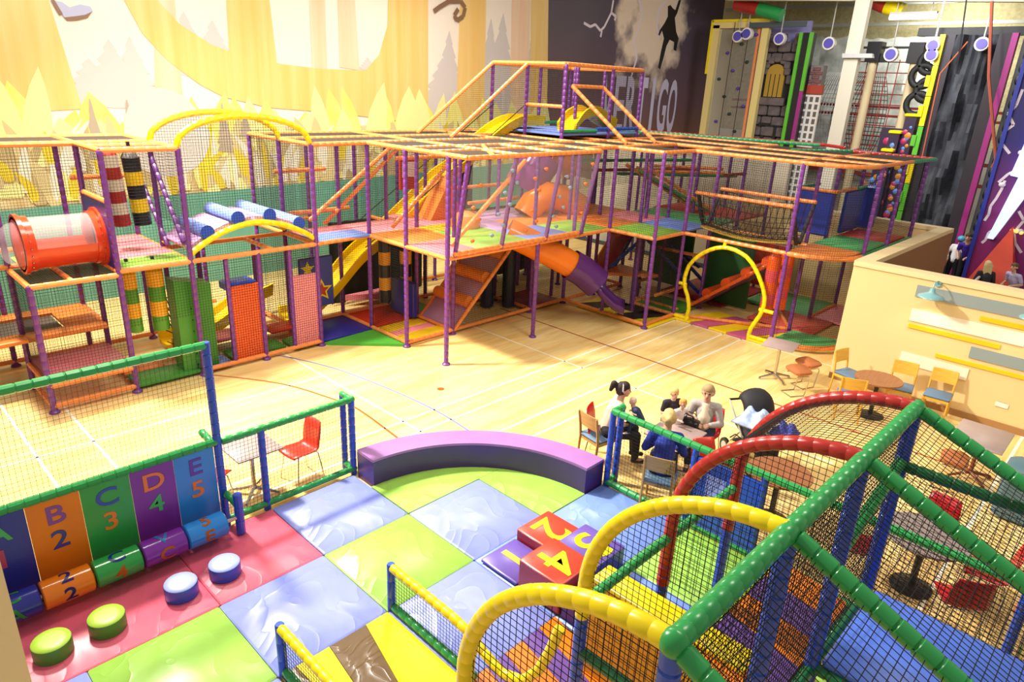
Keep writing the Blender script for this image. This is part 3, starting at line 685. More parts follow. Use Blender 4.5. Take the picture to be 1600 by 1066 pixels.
for a in [(-1, 0, 1.94, 2.45, P_BLUE), (-1, 0, 2.45, 2.88, P_PINK), (.02, 1, 1.0, 1.98, P_ORANGE), (0, 1.2, 2.02, 2.88, P_PINK), (.02, .75, .02, .98, P_PINK), (.75, 1.95, .02, .98, P_GREEN), (1.95, 3, .02, .98, P_BLUE), (3, 3.98, .02, .98, P_GREEN), (1, 2, 1.02, 1.5, P_GREEN), (1, 2, 1.5, 2, P_YELLOW), (2, 2.6, 1.02, 2, P_LILAC), (2.6, 4, 1.02, 1.7, P_ORANGE), (4, 5, .02, .98, P_ORANGE), (2.6, 4, 1.7, 2.6, P_LILAC), (2, 2.6, 2.02, 3.2, P_LILAC), (5, 6, .02, .98, P_PINK), (4, 6, 1.02, 2.0, P_ORANGE), (1.2, 2, 2.02, 3.2, P_PINK)]:
    F.deck(*a)
for a in [(-1, .0, 1.94, 2.9, P_NAVY), (0, 1, 1.05, 1.4, P_YELLOW), (0, .95, 1.4, 1.62, P_PINK), (0, .95, 1.62, 1.95, P_YELLOW), (0, 1, 2, 2.9, P_RED), (3, 4, 1.02, 2, P_DRED), (1.0, 1.6, 2.0, 2.9, P_MINT)]:
    F.deck(*a, z=.04, th=.05, name='floor_pad')
mb = MB(); mb.prism([(-1.0 * G, 1.9 * G), (.0, 1.0 * G), (.0, 1.95 * G)], 0, .06); obj('floor_pad', mb, vinyl('pad_fresh_green', '4fae3a', .42), F.r)
mb = MB(); mb.pad((.85 * G, 2.2 * G, .55), (.12, .9, .85), .02); obj('painted_panel', mb, P_NAVY, F.r)
for x0, x1, y in ((.2, 2.4, 3.6), (3.2, 5.6, 3.3)):  # dark curtains, also added to deepen the shade at the back under the deck
    mb = MB(); k = 26; pl = [(x0 * G + (x1 - x0) * G * i / k, y * G + .04 * sin(i * 1.7)) for i in range(k + 1)]; mb.prism(pl + [(a, b + .02) for a, b in pl[::-1]], .05, 2.1); obj('shade_curtain', mb, mat('curtain_shade_dark', '26302a', .8), F.r)
mb = MB(); mb.prism([P3(.4, 3.45, 0)[:2], P3(1.2, 3.45, 0)[:2], P3(1.2, 3.0, 0)[:2]], .15, .3); obj('floor_pad', mb, P_PINK, F.r)
# dark pillars beneath the deck
for x, y in ((2.55, 1.75), (2.9, 1.5), (2.75, 1.95)):
    mb = MB(); mb.cyl(P3(x, y, .05), P3(x, y, 2.15), .17, 16); obj('padded_pillar', mb, vinyl('pillar_midnight', '1c2440', .4), F.r)
for x, y in ((0.0, 0.0), (0.95, -.02), (2.0, -.02), (2.95, -.02)):
    tube('leaning_post', P3(x + .12, y - .03, ZD + .05), P3(x + .05, -.37, ZR), PURPLE, F.r, seg=.15)
# clear climbing wall with grips
mb = MB(); mb.add([P3(.1, -.1, ZD + .15), P3(3.0, -.1, ZD + .15), P3(3.0, -.4, ZR - .06), P3(.1, -.4, ZR - .06), P3(.1, -.095, ZD + .15), P3(3.0, -.095, ZD + .15), P3(3.0, -.395, ZR - .06), P3(.1, -.395, ZR - .06)], [(0, 1, 2, 3), (7, 6, 5, 4), (0, 4, 5, 1), (2, 6, 7, 3), (1, 5, 6, 2), (0, 3, 7, 4)])
cw = obj('clear_panel', mb, PERSPEX, F.r, None)
rr = random.Random(11)
GRIPB = mat('grip_blue_grey', '8fa3b8', .5); GRIPO = mat('grip_orange', 'e07a3a', .5)
for i in range(26):
    u = .04 + .92 * ((i * .7548777 + .2) % 1); v = .05 + .9 * ((i * .5698403 + .1) % 1)
    p = Vector(P3(.1 + 2.9 * u, -.1 - .3 * v - .02, ZD + .15 + (ZR - ZD - .25) * v))
    mb = MB(); mb.sphere(p, .05, 8, 5, (1, .6, .8)); mb.cyl(p, p + Vector((0, .05, 0)), .022, 6)
    obj('climbing_grip', mb, GRIPO if i % 2 else GRIPB, F.r)
for a, b, z0, z1 in [((-1.04, 1.92), (0, 2), ZD, ZR), ((0, 2), (0, 0), ZD, ZR), ((3, 0), (4, 0), ZD, ZR), ((-1.04, 3.9), (3, 3.9), 0, ZR), ((0, 1), (0, 2), .1, ZD), ((1, 1), (3, 1), .1, ZD), ((0, 2.9), (2, 2.9), .1, ZR), ((3, 3.9), (6, 3.9), ZD, ZR), ((3, 1), (4, 1), .1, ZD), ((4, 1), (6, 1), 3.0, ZR), ((6, -1), (6, 3), ZD, ZR), ((3, 1), (3, 2), .1, ZD), ((-1.04, 2.9), (0, 2.9), .1, ZD)]:
    F.net(a, b, z0, z1)
F.roofnet(-1.04, 0, 1.95, 3.9); F.roofnet(0, 3, -.4, 3.9); F.roofnet(3, 6, 0, 3.9)
# orange slanting tubes inside, below the roof
for a, z0, b, z1 in [((-.75, 2.6), 2.5, (.9, 2.6), 3.95), ((-.3, 2.9), 2.3, (1.3, 2.9), 3.9), ((.2, .15), 2.4, (1.75, .15), 3.95), ((.4, 1.9), 2.35, (1.6, 1.9), 3.6)]:
    tube('slant_tube', P3(*a, z0), P3(*b, z1), ORANGE, F.r, seg=.17)
for x0, y0, x1, y1, z in [(-1, 2.9, -.1, 2.9, 2.6), (-.6, 3.5, .6, 3.5, 2.45), (1.0, 2.6, 2.4, 2.6, 3.7), (2, 2.6, 4, 2.6, 2.9), (2.4, 2.2, 3.8, 2.2, 2.6)]: F.beam((x0, y0), (x1, y1), z)
F.beam((-1.0, 3.2), (-1.0 + .95, 3.2), 3.45)
# padded roller ramp up to the deck
def ramp(F, ax, y0, y1, x0, x1, z1, m_r, m_p, n=3, rail=ORANGE, rad=.13):
    "ramp rising along x (ax=0) or y (ax=1), y0..y1 across"
    def pt(t, s): 
        a = x0 + (x1 - x0) * t; b = y0 + (y1 - y0) * s
        return Vector((a, b, .1 + (z1 - .1) * t) if ax == 0 else (b, a, .1 + (z1 - .1) * t))
    for s in (0, 1): tube('ramp_rail', pt(0, s), pt(1, s), rail, F.r, seg=.17)
    d = (pt(1, 0) - pt(0, 0)).normalized(); wv = (pt(0, 1) - pt(0, 0)); wn = wv.normalized(); nn = d.cross(wn)
    if nn.z < 0: nn = -nn
    Rm = Matrix((d, wn, nn)).transposed(); Lr = (pt(1, 0) - pt(0, 0)).length
    for k in range(n + 1):
        c = (pt((k + .5) / (n + 1), 0) + pt((k + .5) / (n + 1), 1)) / 2 - nn * .03
        mb = MB(); mb.pad(c, (Lr / (n + 1) - .02, wv.length - .1, .1), .015, R=Rm); obj('ramp_pad', mb, m_p, F.r)
    for k in range(n):
        t = (k + 1) / (n + 1)
        mb = MB(); mb.cyl(pt(t, .04) + nn * .07, pt(t, .96) + nn * .07, rad, 18); obj('ramp_roller', mb, m_r, F.r)
ramp(F, 0, 1.0 * G, 1.95 * G, 1.05 * G, 2.65 * G, 2.1, P_ORANGE, P_LILAC, 3, rad=.14)
# orange cushion lumps standing on the deck
mb = MB(); mb.lathe([(.02, 0), (.33, .0), (.36, .12), (.28, .3), (.1, .38)], P3(1.75, 1.55, ZD + .03), 16); obj('foam_dome', mb, P_ORANGE, F.r)
mb = MB(); mb.prism([(1.55 * G, ZD + .03), (2.5 * G, ZD + .03), (2.15 * G, ZD + .5), (2.05 * G, ZD + 1.05)], 2.3 * G, 2.7 * G, axis='Y'); obj('foam_wedge', mb, P_ORANGE, F.r)
mb = MB(); mb.prism([(1.35 * G, 2.9), (1.75 * G, 2.9), (1.75 * G, 3.7), (1.35 * G, 3.7)], 2.92 * G, 2.97 * G, axis='Y'); sgn = obj('sign_panel', mb, P_RED, F.r)
mb = MB(); mb.prism([(1.39 * G, 3.2), (1.71 * G, 3.2), (1.71 * G, 3.55), (1.39 * G, 3.55)], 2.9 * G, 2.921 * G, axis='Y'); obj('notice', mb, mat('notice_white', 'f2efe6', .5), sgn, loc=rootloc(F.r))
mb = MB(); mb.pad(P3(3.0, 2.95, 2.9), (.5, .06, 1.3), .02); obj('dark_screen', mb, mat('screen_slate', '2f4648', .5), F.r)

# --- right wing
F = Frame('right end of the climbing frame, with rope hammock bridge and blue boxes', (6, -2)); FR = F
for x, y in [(4, -1), (5, -1), (5, -3), (6, -1), (6.1, -2.87), (7.1, -2.85), (8.45, -2.85), (7.1, -1), (8.45, -1.0), (8.4, 0), (7, 0), (5.5, 0.2), (7, 1.2), (8.4, 1.2), (8.4, 2.4)]: F.post(x, y)
for x, y in [(6.0, -3.9), (7.2, -3.9), (8.6, -3.9)]: F.post(x, y)
for x, y in [(5.35, .15), (4.6, -.3), (6.3, .7)]: F.post(x, y, 0, ZD)
for a, b in [((4, 0), (4, -1)), ((4, -1), (5, -1)), ((5, -1), (5, -3.2)), ((6, -1), (6, -3.9)), ((7.1, 1), (7.1, -3.9)), ((8.45, 2.4), (8.45, -1)), ((5, -1), (8.45, -1)), ((5, -2.87), (8.45, -2.87)), ((6, 1.2), (8.45, 1.2))]:
    F.beam(a, b, ZR)
GR = [((5.7, -3.9), (7.6, -3.9), ORANGE), ((7.6, -3.9), (8.9, -3.95), MINT), ((8.9, -3.95), (8.9, -2.4), RED), ((8.9, -2.4), (7.5, -1.7), MINT), ((9.1, 3.6), (10.3, -1.3), RED), ((8.7, 3.5), (10.0, -1.3), MINT), ((10.3, -1.3), (9.9, -1.9), RED), ((8.9, -2.4), (9.8, -2.2), RED)]
for a, b, m in GR: F.beam(a, b, ZR, m=m)
ctube('roof_curve', [P3(5 + .8 * (1 - cos(t)), -3.2 - .72 * sin(t), ZR) for t in [pi / 2 * i / 10 for i in range(11)]], ORANGE, F.r, r=.046)
ctube('deck_curve', [P3(5 + .85 * (1 - cos(t)), -3.0 - .92 * sin(t), ZD) for t in [pi / 2 * i / 10 for i in range(11)]], ORANGE, F.r, r=.06)
ctube('floor_curve', [P3(5 + .85 * (1 - cos(t)), -3.0 - .92 * sin(t), .12) for t in [pi / 2 * i / 10 for i in range(11)]], ORANGE, F.r, r=.06)
F.beam((5.85, -3.92), (6.4, -3.92), .12, r=.06); F.beam((5.85, -3.92), (8.6, -3.92), ZD, m=MINT)
for a, b in [((4, 0), (4, -1)), ((4, -1), (5, -1)), ((5, -1), (5, -3)), ((6, -1), (6, -3)), ((6, 0), (8.4, 0)), ((7, -1), (7, 1)), ((6, -3), (8.4, -3))]: F.beam(a, b, ZD)
for a, b, m in [((4, 1), (4, -1), ORANGE), ((4, -1), (5, -1), ORANGE), ((5, -1), (5, -1.35), YELLOW), ((5, -2.6), (5, -3), YELLOW), ((5, 0), (5, -1), ORANGE), ((6, -2.87), (5.0, -1), ORANGE), ((6.1, -2.87), (7.1, -2.2), ORANGE), ((5, 0), (7, 0), ORANGE), ((5.35, .15), (5.35, -.9), ORANGE), ((7.1, -2.85), (8.5, -2.85), ORANGE)]:
    F.beam(a, b, .1, m=m)
F.beam((5.35, .15), (6.3, .15), .55); F.beam((4.9, -.6), (6.1, -.6), .5); F.beam((6, .15), (6, -1), 1.4)
for a in [(4.02, 4.98, -.98, 0, P_GREEN), (5, 6, -.98, 0, P_BLUE), (6.05, 7.4, -3.85, -2.95, P_MINT), (7.4, 8.5, -3.85, -2.95, P_RED), (6, 7, -1, .9, P_MINT), (7, 8.4, -1, 1, P_RED)]: F.deck(*a)
mb = MB(); mb.prism([P3(5 + .8 * (1 - cos(t)), -3.0 - .85 * sin(t), 0)[:2] for t in [pi / 2 * i / 8 for i in range(9)]] + [P3(6.05, -3.85, 0)[:2], P3(6.05, -3.0, 0)[:2]], ZD, ZD + .06); obj('deck_pad', mb, P_ORANGE, F.r)
# floor pads
for a in [(5.02, 6.0, -1.0, .0, P_DGREEN), (6.1, 7.2, -3.3, -2.0, vinyl('pad_salmon', 'd85a4a', .4)), (7.2, 8.6, -2.8, -1.4, P_MINT), (6.4, 8.4, -1.3, .2, P_DRED), (7.2, 8.6, -3.85, -2.8, P_PINK)]: F.deck(*a, z=.04, th=.05, name='floor_pad')
mb = MB(); mb.prism([P3(5.2, -2.9, 0)[:2], P3(6.1, -2.95, 0)[:2], P3(6.2, -3.85, 0)[:2], P3(5.75, -3.85, 0)[:2], P3(5.35, -3.6, 0)[:2]], .01, .07); obj('floor_pad', mb, P_MINT, F.r)
for i, m in enumerate([P_YELLOW, P_PINK, P_YELLOW, P_PINK, P_YELLOW]):
    y0 = -1.05 - i * .38
    mb = MB(); mb.prism([P3(4.95, y0, 0)[:2], P3(4.95, y0 - .36, 0)[:2], P3(6.0, y0 - .75, 0)[:2], P3(6.0, y0 - .4, 0)[:2]], .01, .06); obj('floor_pad', mb, m if m is P_YELLOW else vinyl('pad_magenta', 'c45a84', .4), F.r)
# yellow and black mat under the spiral slide
mb = MB(); mb.pad(P3(4.5, -.2, .03), (1.2, 2.3, .05), .01); bm_ = obj('floor_pad', mb, M_YELLOW, F.r)
for P in ([(4.05, .75), (4.95, .3), (4.95, -.1), (4.05, .3)], [(4.1, -.15), (4.95, -.55), (4.95, -.95), (4.1, -.6)], [(4.5, .5), (4.95, .2), (4.95, -.9), (4.6, -.5)]):
    mb = MB(); mb.prism([P3(*p, 0)[:2] for p in P], .056, .062); obj('pad_patch', mb, P_BLACK, bm_, loc=rootloc(F.r))
# arched gate with yellow sleeve
gy = [(-1.68,0),(-1.72,0.4),(-1.63,0.68),(-1.53,0.85),(-1.48,1.01),(-1.49,1.18),(-1.55,1.43),(-1.68,1.62),(-1.86,1.8),(-2.06,1.93),(-2.25,2.02),(-2.46,2.06),(-2.7,2.04),(-2.96,1.96),(-3.17,1.8),(-3.34,1.58),(-3.49,1.34),(-3.58,1.11),(-3.6,0.91),(-3.57,0.72),(-3.47,0.5),(-3.37,0.27),(-3.36,0.12),(-3.37,-0.01)]
ctube('gate_arch', [(6.5, y, max(0, z)) for y, z in gy], YELLOW, F.r, r=.05)
for a, b in [((6.5, -1.35, .95), (6.5, -1.56, .95)), ((6.5, -3.5, .8), (6.5, -3.85, .8)), ((6.5, -2.4, 2.05), (6.5, -2.42, 2.2))]: tube('gate_strut', a, b, YELLOW, F.r, r=.045, seg=.1)
# rope hammock between two high rails
for x in (5.05, 6.0):
    F.beam((x, -1.1), (x, -2.95), 3.2)
def ham(u, v):
    a = (u - .5) * 2
    return Vector(P3(5.05 + .95 * u, -1.15 - 1.75 * v, 3.18 - .78 * (1 - abs(a) ** 3) - .12 * sin(pi * v)))
netsurf(ham, 11, 15, F.r, r=.010, m=mat('rope_dark', '2a1a16', .8), sub=10, name='rope_hammock')
netsurf(lambda u, v: Vector(P3(5.3 + .45 * u, -1.15 - 1.75 * v, 2.36 - .12 * sin(pi * v))), 4, 15, F.r, r=.02, m=mat('rope_ochre', 'b08c30', .8), sub=8, name='rope_tread')
for y in (-1.12, -2.93):
    for s in (-1, 1): tube('lean_post', P3(5.55 + s * .06, y, ZD + .1), P3(5.55 + s * .42, y, 3.15), mat('dark_sleeve', '2c2030', .5), F.r, seg=.15)
# blue boxes on the deck
BOXB = vinyl('box_blue', '23389c', .35)
for c, d in [((6.95, -2.55, 2.78), (.08, .9, 1.05)), ((8.0, -2.92, 2.78), (1.3, .08, 1.05)), ((8.9, -2.9, 2.78), (.5, .5, 1.1))]:
    mb = MB(); mb.pad(P3(c[0], c[1], 0)[:2] + (c[2],), d, .03); obj('blue_wall', mb, BOXB, F.r)
F.beam((6.95, -2.2), (6.95, -2.9), 3.34); F.beam((6.95, -2.2), (8.0, -2.2), 3.34, m=MINT); F.beam((6.95, -2.9), (8.0, -2.92), 3.34); F.beam((8.0, -2.95), (8.6, -2.9), 3.34, m=MINT); F.beam((8.6, -2.9), (9.4, -2.6), 3.34, m=RED)
F.roofnet(4, 5, -1, 0); F.roofnet(5, 8.4, -3, -1); F.roofnet(6, 8.4, -1, 2.0); F.roofnet(5.8, 8.9, -3.9, -3.0)
for a, b, z0, z1 in [((4, 0), (4, -1), .1, ZR), ((4, -1), (5, -1), .1, ZR), ((5, -1), (5, -3.2), ZD, ZR), ((5.8, -3.9), (8.6, -3.9), 0.1, ZR), ((5, -2.6), (5, -3.1), .1, ZD), ((8.45, -1), (8.45, 2.4), ZD, ZR), ((7.1, -2.85), (8.45, -2.85), .1, ZR), ((6, -1), (8.4, -1), ZD, ZR), ((5, -2.1), (5, -2.6), 1.9, ZD), ((6.1, -2.87), (7.1, -2.2), .1, ZD), ((5.0, -1.0), (5.35, .15), .1, ZD)]:
    F.net(a, b, z0, z1)
pts = [P3(5 + .8 * (1 - cos(t)), -3.2 - .72 * sin(t), 0) for t in [pi / 2 * i / 6 for i in range(7)]]
for a, b in zip(pts, pts[1:]): netquad(a[:2], b[:2], .1, ZR, F.r)
net((3.9, 4.2, 0), (0, 0, 1), (0, 1, 0), [(0, 0), (0.01, 0), (0.01, .01)], F.r) if False else None
ramp(F, 1, 5.75 * G, 6.6 * G, -.9 * G, -2.75 * G, 2.0, vinyl('roller_vermilion', 'dc5018', .4), vinyl('ramp_purple', '5a2a5c', .4), 4, rad=.14, rail=vinyl('rail_vermilion', 'e06420', .35))
# crossing stair chutes with pink treads in the middle distance
for (x0, y0, z0, x1, y1, z1, m) in [(5.3, .4, 2.1, 6.4, -.7, .3, P_ORANGE), (6.0, .5, 2.1, 7.0, -.6, .3, P_PINK), (5.2, 1.0, .6, 6.2, 1.0, 2.0, P_DRED)]:
    a = Vector(P3(x0, y0, z0)); b = Vector(P3(x1, y1, z1)); d = (b - a); dn = d.normalized(); wn = Vector((-dn.y, dn.x, 0)).normalized(); nn = dn.cross(wn)
    mb = MB(); mb.pad((a + b) / 2, (d.length, .55, .07), .012, R=Matrix((dn, wn, nn)).transposed()); obj('chute_board', mb, m, F.r)
    for s in (-1, 1): tube('chute_rail', a + wn * .33 * s, b + wn * .33 * s, vinyl('rail_navy', '23357c', .35) if s < 0 else ORANGE, F.r)
mb = MB(); mb.prism([P3(4.7, .55, 0)[:2], P3(5.6, .8, 0)[:2], P3(5.5, -.25, 0)[:2]], .75, .83); obj('corner_pad', mb, P_ORANGE, F.r)
for i, m in enumerate((RED, BLUE, BLUE, RED)):
    a = Vector(P3(5.5 + .22 * i, .9 + .1 * i, 1.75 + .03 * i)); mb = MB(); mb.cyl(a, a + Vector((.26, .12, .04)), .17, 16); obj('foam_roller', mb, m, F.r)
tube('cross_brace', P3(5.0, .6, .9), P3(6.0, .3, 1.9), BLUE, F.r); tube('cross_brace', P3(6.0, .3, 1.9), P3(6.9, -.4, .8), vinyl('rail_navy', '23357c', .35), F.r)
for x, y0, y1, z0, z1, m in ((6.55, -.75, -1.75, .08, 1.95, vinyl('pad_bottle_green', '24582c', .42)), (7.45, -1.2, -2.0, .5, 1.7, vinyl('pad_brick_red', 'a83020', .42)), (6.9, .9, -.2, .1, 2.0, vinyl('pad_bottle_green', '24582c', .42))):
    mb = MB(); mb.pad((x * G, (y0 + y1) / 2 * G, (z0 + z1) / 2), (.08, (y0 - y1) * G, z1 - z0), .02); obj('back_panel', mb, m, F.r)
# zigzag stair at deck level beyond
for (a, za, b, zb) in [((5.9, .6), 3.5, (7.2, -.4), 2.35), ((5.9, 1.1), 3.5, (7.2, .1), 2.35), ((6.3, 1.1), 3.4, (7.6, .1), 2.3)]: tube('stair_tube', P3(*a, za), P3(*b, zb), ORANGE, F.r)
a = Vector(P3(6.1, .9, 3.35)); b = Vector(P3(7.4, -.1, 2.3)); d = b - a; dn = d.normalized(); wn = Vector((-dn.y, dn.x, 0)).normalized()
mb = MB(); mb.pad((a + b) / 2, (d.length, .5, .06), .012, R=Matrix((dn, wn, dn.cross(wn))).transposed()); obj('stair_board', mb, P_MINT, F.r)
for x0, y0, x1, y1, z, m in [(6.1, .8, 7.6, -.3, 3.35, ORANGE), (6.5, 1.0, 7.7, -.2, 3.45, ORANGE), (6.0, 1.4, 8.4, -.2, 3.2, MINT), (7.6, -.3, 8.4, -.4, 3.3, RED), (4.2, 2.4, 8.4, .8, 3.25, RED), (4.2, 2.5, 8.4, 1.0, 3.5, MINT)]: F.beam((x0, y0), (x1, y1), z, m=m)
for a in [(5.5, 6.4, 3.9, 4.6, P_MINT)]: pass

# --- slide tower behind
F = Frame('tall slide tower rising behind the main climbing frame', (5.2, 2.5)); FT = F
ZT = 5.95
TX0, TX1, TY0, TY1 = 4.2, 6.75, 1.5, 3.5
for x, y in [(TX0, TY0), (TX0, 2.5), (TX0, TY1), (5.7, TY0), (TX1, TY0), (TX1, TY1), (5.7, TY1), (5.7, 2.5), (TX1, 2.5), (TX0 + .12, TY0 + .12), (TX0 + .1, 2.6), (5.3, 2.1)]: F.post(x, y, 0 if x in (TX0, TX1) else ZR, ZT, foot=False)
for a, b in [((TX0, TY0), (TX0, TY1)), ((TX0, TY0), (TX1, TY0)), ((TX1, TY0), (TX1, TY1)), ((TX0, TY1), (TX1, TY1))]: F.beam(a, b, ZT, r=.055)
for a, b, z, m in [((TX0, 2.5), (TX0, TY0), 4.95, ORANGE), ((TX0, TY0), (5.3, TY0), 4.35, MINT), ((5.3, TY0), (TX1, TY0), 4.4, BLUE), ((5.3, 2.5), (TX1, 2.5), 4.55, PURPLE), ((TX0, TY1), (TX1, TY1), 4.4, MINT)]: F.beam(a, b, z, m=m)
F.deck(TX0, TX1, TY0, TY1, P_BLUE, z=4.25)
for a, b, z0, z1 in [((TX0, TY0), (TX1, TY0), 4.3, ZT), ((TX1, TY0), (TX1, TY1), 4.3, ZT), ((TX0, TY1), (TX1, TY1), 4.3, ZT), ((TX0, TY0), (TX0, 2.5), 4.3, ZT)]: F.net(a, b, z0, z1)
# netted cover sloping down with the slide
for y in (2.5, 3.5): tube('cover_rail', P3(TX0, y, ZT), P3(TX0 - 2.0, y, ZR), ORANGE, F.r, r=.05)
for y in (2.5, 3.5): net(P3(TX0, y, 0), (-1, 0, 0), (0, 0, 1), [(0, 4.2), (0, ZT), (2.0 * G, ZR), (2.4 * G, 2.9)], F.r)
for y in (2.56, 3.44):
    mb = MB(); mb.pipe([P3(TX0, y, 4.9), P3(TX0 - 3.9, y, 1.75)], .012, 6); obj('cover_wire', mb, BLACK, F.r)
# stair chute on the right of the tower
for x in (TX0 + .12, TX0 + 1.1):
    tube('stair_rail', P3(x, TY0 - .08, 5.45), P3(x + .25, TY0 - 1.3, ZR + .03), ORANGE, F.r, r=.05)
F.beam((TX0 + .12, TY0 - .08), (TX0 + 1.1, TY0 - .08), 5.45)

# ------------------------------------------------------------------ slides and loose things of the frame
def slide(name, label, pts, wd, m, group='slides', lip=.22):
    t = thing(name, label, 'slide', pts[-1], 0, group)
    P = [Vector(p) for p in pts]; fine = []
    for i in range(len(P) - 1):
        p0, p1, p2, p3 = P[max(0, i - 1)], P[i], P[i + 1], P[min(len(P) - 1, i + 2)]
        for k in range(5):
            q = k / 5; fine.append(.5 * ((2 * p1) + (p2 - p0) * q + (2 * p0 - 5 * p1 + 4 * p2 - p3) * q * q + (3 * p1 - p0 - 3 * p2 + p3) * q ** 3))
    fine.append(P[-1])
    sec = [(-wd / 2 - .05, lip), (-wd / 2, lip), (-wd / 2 + .03, .06), (-wd / 4, .01), (0, 0), (wd / 4, .01), (wd / 2 - .03, .06), (wd / 2, lip), (wd / 2 + .05, lip), (wd / 2 + .05, lip - .04), (wd / 2, -.05), (0, -.06), (-wd / 2, -.05), (-wd / 2 - .05, lip - .04)]
    mb = MB(); vs = []; n = len(sec); fs = []
    for i, p in enumerate(fine):
        d = (fine[min(i + 1, len(fine) - 1)] - fine[max(i - 1, 0)]); wv = Vector((-d.y, d.x, 0)).normalized()
        vs += [p + wv * a + Vector((0, 0, b)) for a, b in sec]
    for i in range(len(fine) - 1):
        fs += [(i * n + j, i * n + (j + 1) % n, (i + 1) * n + (j + 1) % n, (i + 1) * n + j) for j in range(n)]
    fs += [tuple(range(n))[::-1], tuple(range((len(fine) - 1) * n, len(fine) * n))]
    mb.add(vs, fs); obj('slide_bed', mb, m, t, .8)
    return t
ys = 3.9
slide('wave_slide', 'long yellow wave slide running down from the tower', [(6.6, ys, 4.42), (5.6, ys, 4.4), (4.6, ys, 3.95), (3.7, ys, 3.35), (3.0, ys, 3.0), (2.1, ys, 2.35), (1.2, ys, 1.75), (.5, ys, 1.35), (-.2, ys, .75), (-.9, ys, .28), (-1.4, ys, .22)], .62, SL_YEL)
slide('tower_slide', 'second yellow slide, its humped top showing at the right of the tower deck', [(6.4, 2.6, 4.3), (6.9, 2.7, 4.62), (7.5, 2.75, 4.75), (8.1, 2.8, 4.55), (8.6, 2.85, 4.4)], .5, SL_YEL)
slide('low_slide', 'short yellow slide lying low behind the roller bridge', [(-1.6, 4.3, .85), (-2.1, 4.3, .7), (-2.7, 4.3, .35), (-3.3, 4.25, .14), (-3.9, 4.2, .12)], .55, SL_YEL)
# orange and purple tube slide
t = thing('tube_slide', 'orange tube slide with purple bend opening low under the deck', 'slide', (5.3, -.4, 0), group='slides')
def shell_tube(name, pts, r, m, n=18, th=.025, parent=None):
    "hollow tube"
    P = [Vector(p) for p in pts]; mb = MB()
    o0 = len(mb.v); mb.pipe(P, r, n); mb.f = mb.f[:-2]; mb.mi = mb.mi[:-2]
    k = len(mb.v); mb.pipe(P, r - th, n); mb.f = mb.f[:-2]; mb.mi = mb.mi[:-2]
    nf = n * (len(P) - 1)
    mb.f[nf:] = [f[::-1] for f in mb.f[nf:]]
    e = (len(P) - 1) * n
    for i in range(n):
        j = (i + 1) % n
        mb.f += [(i, k + i, k + j, j), (e + i, e + j, k + e + j, k + e + i)]; mb.mi += [0, 0]
    return obj(name, mb, m, parent, 1.0)
shell_tube('slide_tube', [(2.7, 1.05, 2.25), (3.1, .65, 2.0), (3.55, .35, 1.74), (4.0, .1, 1.46)], .32, SL_ORA, parent=t)
shell_tube('slide_bend', [(3.95, .13, 1.49), (4.2, -.03, 1.33), (4.4, -.17, 1.14), (4.52, -.3, 1.0)], .37, SL_PUR, parent=t)
mb = MB(); vs = []; fs = []
for i, (p, rr_) in enumerate([((4.46, -.24, 1.04), .37), ((4.66, -.44, .74), .36), ((4.84, -.62, .52), .35), ((5.0, -.8, .42), .34)]):
    for j in range(11):
        a = pi + pi * j / 10
        d = Vector((.55, -.83, 0)); wv = Vector((.83, .55, 0))
        vs.append(Vector(p) + wv * rr_ * cos(a) + Vector((0, 0, rr_ * sin(a) * .8 + .12)))
for i in range(3): fs += [(i * 11 + j, i * 11 + j + 1, (i + 1) * 11 + j + 1, (i + 1) * 11 + j) for j in range(10)]
mb.add(vs, fs); ex = obj('slide_exit', mb, SL_PUR, t, 1.2)
sd = ex.modifiers.new('thick', 'SOLIDIFY'); sd.thickness = .025
mb = MB(); mb.lathe([(.2, 0), (.2, .012)], (0, 0, 0), 20); xform(mb, Matrix.Translation((4.22, -.36, 1.28)) @ Vector((-.5, -.85, .25)).to_track_quat('Z', 'Y').to_matrix().to_4x4()); obj('bend_disc', mb, SL_ORA, t)
# hood of the tube slide on the deck and purple dome
t = thing('slide_hood', 'orange moulded slide hood curling up over the deck behind the clear wall', 'slide', P3(3.4, 1.9, ZD), group='slides')
shell_tube('hood_shell', [P3(3.55, 1.75, 2.25), P3(3.7, 1.7, 2.55), P3(4.0, 1.62, 2.75), P3(4.4, 1.5, 2.65), P3(4.8, 1.35, 2.35)], .36, SL_ORA, parent=t)
t = thing('upper_tube_slide', 'orange and purple tube slide high up beneath the roof nets', 'slide', P3(3.9, 2.5, ZD), group='slides')
shell_tube('slide_tube', [P3(4.1, 1.9, 3.75), P3(4.5, 1.95, 3.7), P3(4.9, 2.0, 3.55), P3(5.2, 2.1, 3.3)], .36, SL_ORA, parent=t)
shell_tube('slide_bend', [P3(3.85, 2.1, 2.9), P3(3.95, 2.0, 3.3), P3(4.15, 1.92, 3.7)], .55, mat('smoky_purple_plastic', '8a3f8c', .15), parent=t)
